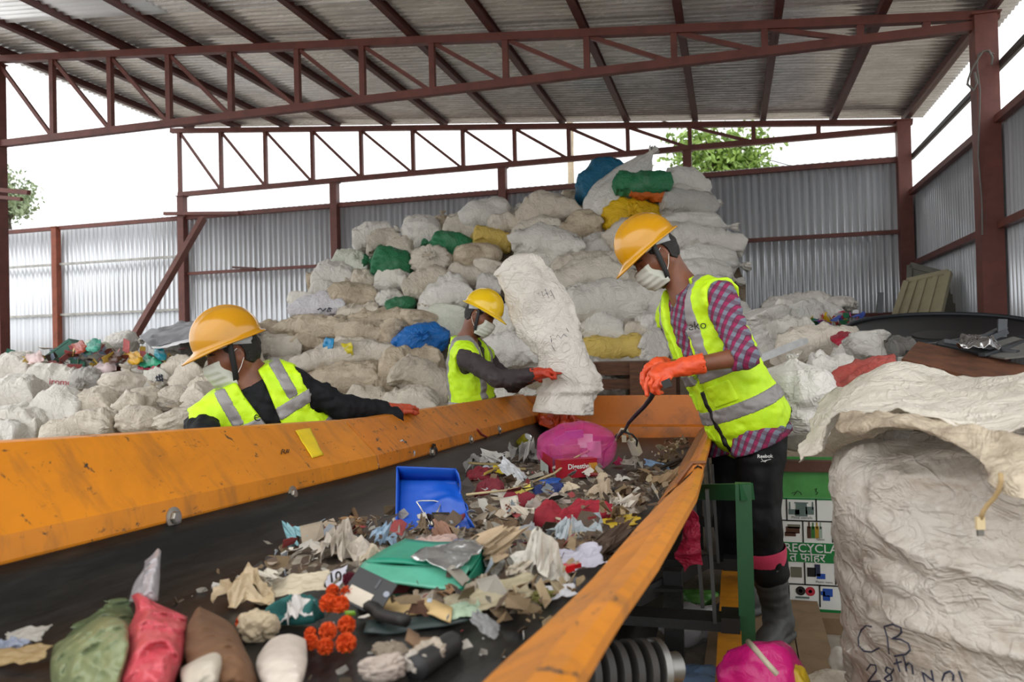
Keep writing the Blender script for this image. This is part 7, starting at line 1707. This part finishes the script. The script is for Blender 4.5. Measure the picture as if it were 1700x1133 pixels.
bar_on(690, 1133, 752, 1088, .02, plain('#2b2b2c', .6), 'black plastic bar at the bottom edge of the photo', 'bar', 'black_bar', .02, wob=.0, seed=16)
bar_on(664, 1090, 716, 1108, .01, plain('#7d6248', .8), 'brown fabric strap near the bottom edge', 'strap', 'brown_strap', .02, flat=.035, seed=17, wob=.02)
bar_on(800, 890, 850, 905, .01, plain('#5a4630', .8), 'brown stick under the tan packaging', 'stick', 'stick', .03, seed=18)
bar_on(585, 862, 600, 905, .008, plain('#6a5238', .8), 'thin dry stick left of the dustpan', 'stick', 'stick', .03, seed=19)
bar_on(845, 950, 873, 1000, .008, plain('#8d8a80', .6), 'grey plastic edge by the whitish bag', 'strip', 'edge_strip', .05, flat=.02, seed=21)
crumple(985, 912, 44, 60, -50, lm('#4f4034', .9), 'matted brown debris caught on the right edge panel', 'debris', 'matted_debris', 401, 3)
crumple(1032, 862, 52, 40, -48, lm('#c4bdb0', .7), 'white rag caught along the right edge panel', 'rag', 'white_rag', 403, 2)
crumple(1094, 812, 40, 36, -48, lm('#8a7355', .9), 'tangled straw along the right edge panel', 'debris', 'matted_debris', 405, 3)
# the cable in the right worker's hand
cb = thing('power_cable', W(1048, 745, 3.6), 'black power cable with white sockets hanging from the right worker gloves', 'cable')
kb = plain('#1c2228', .4, name='cable_black'); wb = plain('#c9bfa8', .5, name='cable_white')
m = MB(); m.tube([W(1087, 648, 3.08), W(1080, 662, 3.12), W(1070, 675, 3.2), W(1055, 690, 3.3), W(1044, 702, 3.4), W(1037, 716, 3.5)], [.012, .010, .009, .009, .008, .006], 10)
m.tube([W(1037, 716, 3.5), W(1025, 722, 3.55), W(1012, 735, 3.62), W(1003, 752, 3.7), W(1000, 775, 3.78), W(994, 795, 3.85)], .0055, 8); m.tube([W(1037, 716, 3.5), W(1015, 738, 3.6), W(985, 765, 3.8), W(955, 785, 3.9)], .004, 8); m.tube([W(1037, 718, 3.5), W(1050, 722, 3.5), W(1058, 732, 3.52), W(1056, 745, 3.56)], .0045, 8); m.obj('black_lead', kb, cb, smooth=True)
m = MB(); m.tube([W(1024, 728, 3.55), W(1032, 713, 3.5), W(1040, 712, 3.5), W(1044, 722, 3.52), W(1050, 734, 3.55)], .006, 8); m.tube([W(1024, 728, 3.55), W(1017, 740, 3.6), W(1013, 752, 3.65)], .005, 8); m.obj('white_lead', wb, cb, smooth=True)
a, b = W(1049, 731, 3.55), W(1058, 754, 3.58); MB().bar(a, b, .042, .03).obj('socket_block', plain('#cfc7b4', .45, name='socket_plastic'), cb); a, b = W(1036, 724, 3.52), W(1036, 733, 3.53); MB().bar(a, b, .02, .02).obj('small_plug', wb, cb)
a, b = W(1100, 640, 3.02), W(1114, 634, 3.02); MB().bar(a, b, .024, .03).obj('plug_body', plain('#22201f', .5), cb)
# tape and stickers on the panel
def panel_pt(px, py, yl=None):
    def f(X):
        p = WX(px, py, X); q = (X+1.45)/.125; return p[2]-(zl_top(p[1])*(1-q)+(zl_bot(p[1])+.055)*q)
    lo, hi = -1.47, -1.31
    for k in range(40):
        mid = (lo+hi)/2
        if f(lo)*f(mid) <= 0: hi = mid
        else: lo = mid
    return WX(px, py, lo)+unit((.9, 0, .45))*.007
def sticker(pts, c_, label, name, cat, rough=.5):
    A_ = np.array([panel_pt(*p) for p in pts]); return A_, lay(name, A_, plain(c_, rough, bump=.1, name='sticker'), label, cat, .0015, 10, .0012, 5)
sticker([(488, 716), (513, 712), (535, 757), (516, 762)], '#e0c214', 'yellow tape stuck on the orange panel', 'yellow_tape', 'tape')
A_, st = sticker([(662, 733), (666, 731), (688, 752), (686, 760)], '#cfcfd4', 'white price sticker on the farther orange panel', 'paper_sticker', 'sticker')
m = MB()
for k in range(7): p = A_[0]*(1-(k+.7)/8)+A_[3]*((k+.7)/8); q = A_[1]*(1-(k+.7)/8)+A_[2]*((k+.7)/8); m.bar(p*.8+q*.2+unit((.9, 0, .45))*.003, p*.25+q*.75+unit((.9, 0, .45))*.003, .004, .001)
m.obj('sticker_print', plain('#4a5060', .6), st)
m = MB(); m.tube([panel_pt(x, y) for x, y in ((464, 756), (466, 748), (470, 749), (468, 753), (472, 755))], .0016, 5); m.tube([panel_pt(x, y) for x, y in ((474, 748), (473, 753), (476, 753), (477, 748))], .0016, 5); m.obj('pen_mark', M['black'], p1)
c = panel_pt(720, 748); wad_ = drape('torn_cloth', [[panel_pt(714, 738), panel_pt(722, 738)], [panel_pt(716, 748)+FWD*-.01, panel_pt(726, 748)+FWD*-.02], [panel_pt(718, 758)-FWD*.02, panel_pt(724, 760)-FWD*.02]], 12, 10, M['black'], 'black torn scrap caught in the farther orange panel', 'scrap', .006, 20, 3)
m = MB(); m.tube([panel_pt(790, 714), panel_pt(797, 722), panel_pt(806, 727)], .006, 6); m.obj('red_thread', plain('#8a2a2a', .6), label='small red thread on the farther orange panel', cat='thread')
# red cloth strip hanging under the right edge and bags below
drape('red_strip', [[W(1142, 835, 2.62), W(1152, 822, 2.62), W(1160, 835, 2.6)], [W(1146, 870, 2.62), W(1152, 870, 2.6), W(1160, 862, 2.6)], [W(1137, 915, 2.62), W(1150, 912, 2.6), W(1163, 915, 2.6)], [W(1146, 945, 2.62), W(1154, 935, 2.6), W(1166, 935, 2.6)]], 26, 16, sackmat('dark_red_cloth', '#9c1838', .2), 'dark red cloth strip hanging below the right edge panel', 'cloth', .02, 12, 7)
def floorwad(px, py, Y, w, h, mat, label, cat, name, amp=.5, seed=1, k=3.0, z=None):
    c = W(px, py, Y); s = depth(c)/F; bm = bmesh.new(); bmesh.ops.create_icosphere(bm, subdivisions=4, radius=1); P = np.array([v.co[:] for v in bm.verts]); Fc = [tuple(v.index for v in f.verts) for f in bm.faces]; bm.free()
    r = 1+amp*(ridge(P*k*.5+seed*3.7, seed, 3)*.4+fbm(P*k*.45+seed*2.1, seed+5, 3)*.5); P = P*r[:, None]*np.array([w*s/2, min(w, h)*s/2, h*s/2]); V = P @ CB.T+c
    if z is not None: V[:, 2] += z-V[:, 2].min()
    return based(obj(name, V, Fc, mat, label=label, cat=cat))
floorwad(1140, 1075, 2.75, 120, 70, film('blue_clear_film', '#6a86a8', .6, .15), 'bluish clear plastic bag on the ground under the conveyor frame', 'bag', 'plastic_bag', .6, 301, z=.002)
floorwad(1150, 1000, 3.5, 90, 60, cl, 'clear plastic rubbish under the conveyor frame', 'bag', 'plastic_bag', .6, 305, z=.002)
floorwad(1155, 970, 3.9, 60, 34, lm('#4f8a3a', .4), 'green wrapper on the ground under the conveyor frame', 'wrapper', 'plastic_wrapper', .6, 309, z=.002)
floorwad(1128, 1085, 2.45, 30, 34, lm('#a8b02a', .4), 'yellow-green packet on the ground below the conveyor', 'packet', 'plastic_packet', .5, 313, z=.002)
m = MB(); a, b = W(1150, 1108, 2.5), W(1185, 1104, 2.5); a[2] = b[2] = .03; m.tube([a, b], .03, 14); m.obj('pink_bottle', plain('#b8467a', .35), smooth=True, angle=40, label='pink bottle on the ground beside the orange beam', cat='bottle')
floorwad(1264, 1122, 2.30, 128, 104, film('pink_yellow_film', '#d01f7a', .97, .25, .4), 'pink plastic sack with a tied top in the bottom foreground', 'sack', 'pink_sack', .3, 317, 2.4)
floorwad(1318, 1128, 2.28, 40, 46, lm('#d2b02a', .4), 'yellow bag corner right of the pink plastic sack', 'bag', 'yellow_bag', .4, 319, 2.4)
m = MB(); m.tube([W(1242, 1066, 2.2), W(1255, 1080, 2.12), W(1272, 1100, 2.1), W(1290, 1120, 2.1)], .008, 6); m.obj('packing_twine', wb, smooth=True, label='pale cord over the pink plastic sack', cat='cord')
floorwad(1380, 1030, 2.75, 70, 50, SM['c'], 'torn white sack scrap lying left of the big bulk sack', 'sack scrap', 'sack_scrap', .5, 323, z=.11)
floorwad(1405, 1010, 2.9, 50, 60, film('clear_pale_film', '#d9d5cc', .8, .2), 'clear bag pressed against the big bulk sack foot', 'bag', 'plastic_bag', .5, 327, z=.1)
# fine litter nobody could count
def onb(p, rg):
    p = np.array(p); p[2] = zbelt(p[1])+.012+abs(rg.normal())*.012; return p
def field(label, n, seed, cols_, size, pts, sp, zlift=0):
    rg = np.random.RandomState(seed); P = [PB_(*q) for q in pts]; ms = [plain(q, .7, var=.15, name='litter_colour') for q in cols_]; V = []; Fc = []; mi = []
    for k in range(n):
        p = P[rg.randint(len(P))]+rg.normal(size=3)*np.array([sp, sp*1.4, 0]); p[0] = min(max(p[0], -1.1), xb(p[1])+.0)
        p[2] = zbelt(p[1])+.008+zlift*rg.rand(); a = unit(rg.normal(size=3)*np.array([1, 1, .45])); b = unit(np.cross(a, rg.normal(size=3))); nn = np.cross(a, b); s_ = size*(.25+rg.rand()**2*1.6); i0 = len(V); asp = .25+.6*rg.rand()
        for u, v, w_ in ((-1, -1, rg.rand()*.5), (1, -1, 0), (1.1, 1, rg.rand()*.6), (0, 1.3, .3), (-1, .8, 0)): V.append(p+a*u*s_+b*v*s_*asp+nn*w_*s_*.6)
        for j in range(5): V.append(V[i0+j]-nn*.001)
        Fc += [(i0, i0+1, i0+2, i0+3, i0+4), (i0+9, i0+8, i0+7, i0+6, i0+5)]+[(i0+j, i0+5+j, i0+5+(j+1) % 5, i0+(j+1) % 5) for j in range(5)]; mi += [rg.randint(len(ms))]*7
    obj('fine_litter', V, Fc, None, smooth=False, label=label, cat='litter', kind='stuff', mats=ms, mi=mi)
field('small scraps of paper, leaves and plastic among the waste on the belt', 620, 5, ['#a89a86', '#6a5540', '#8a8478', '#c4beb2', '#4a3a2c', '#7d6a50', '#b8b4aa', '#5a4a3a', '#8f3a3a', '#9aa4ac', '#3a3430'], .017,
  [(600, 900), (640, 900), (735, 895), (800, 890), (850, 880), (800, 830), (830, 810), (900, 830), (960, 880), (900, 920), (850, 960), (820, 990), (790, 1010), (500, 950), (520, 920), (1000, 860), (1050, 830), (960, 920), (980, 800), (820, 780)], .085, .06)
field('crumbs and dust scattered on the belt', 260, 9, ['#b8b2a8', '#6a5a48', '#8a7a66', '#c9c5bc'], .007, [(400, 930), (480, 920), (620, 1090), (700, 1080), (760, 1090), (640, 840), (1060, 770), (1100, 770), (900, 760), (560, 870), (330, 1000)], .22, .0)
field('brown straw and grit lodged along the right edge panel', 240, 13, ['#7d6648', '#9c8766', '#5a4632', '#b8a888'], .016, [(880, 1040), (930, 990), (980, 940), (1020, 890), (1050, 850), (1080, 810), (1110, 770), (1130, 745)], .03, .07)
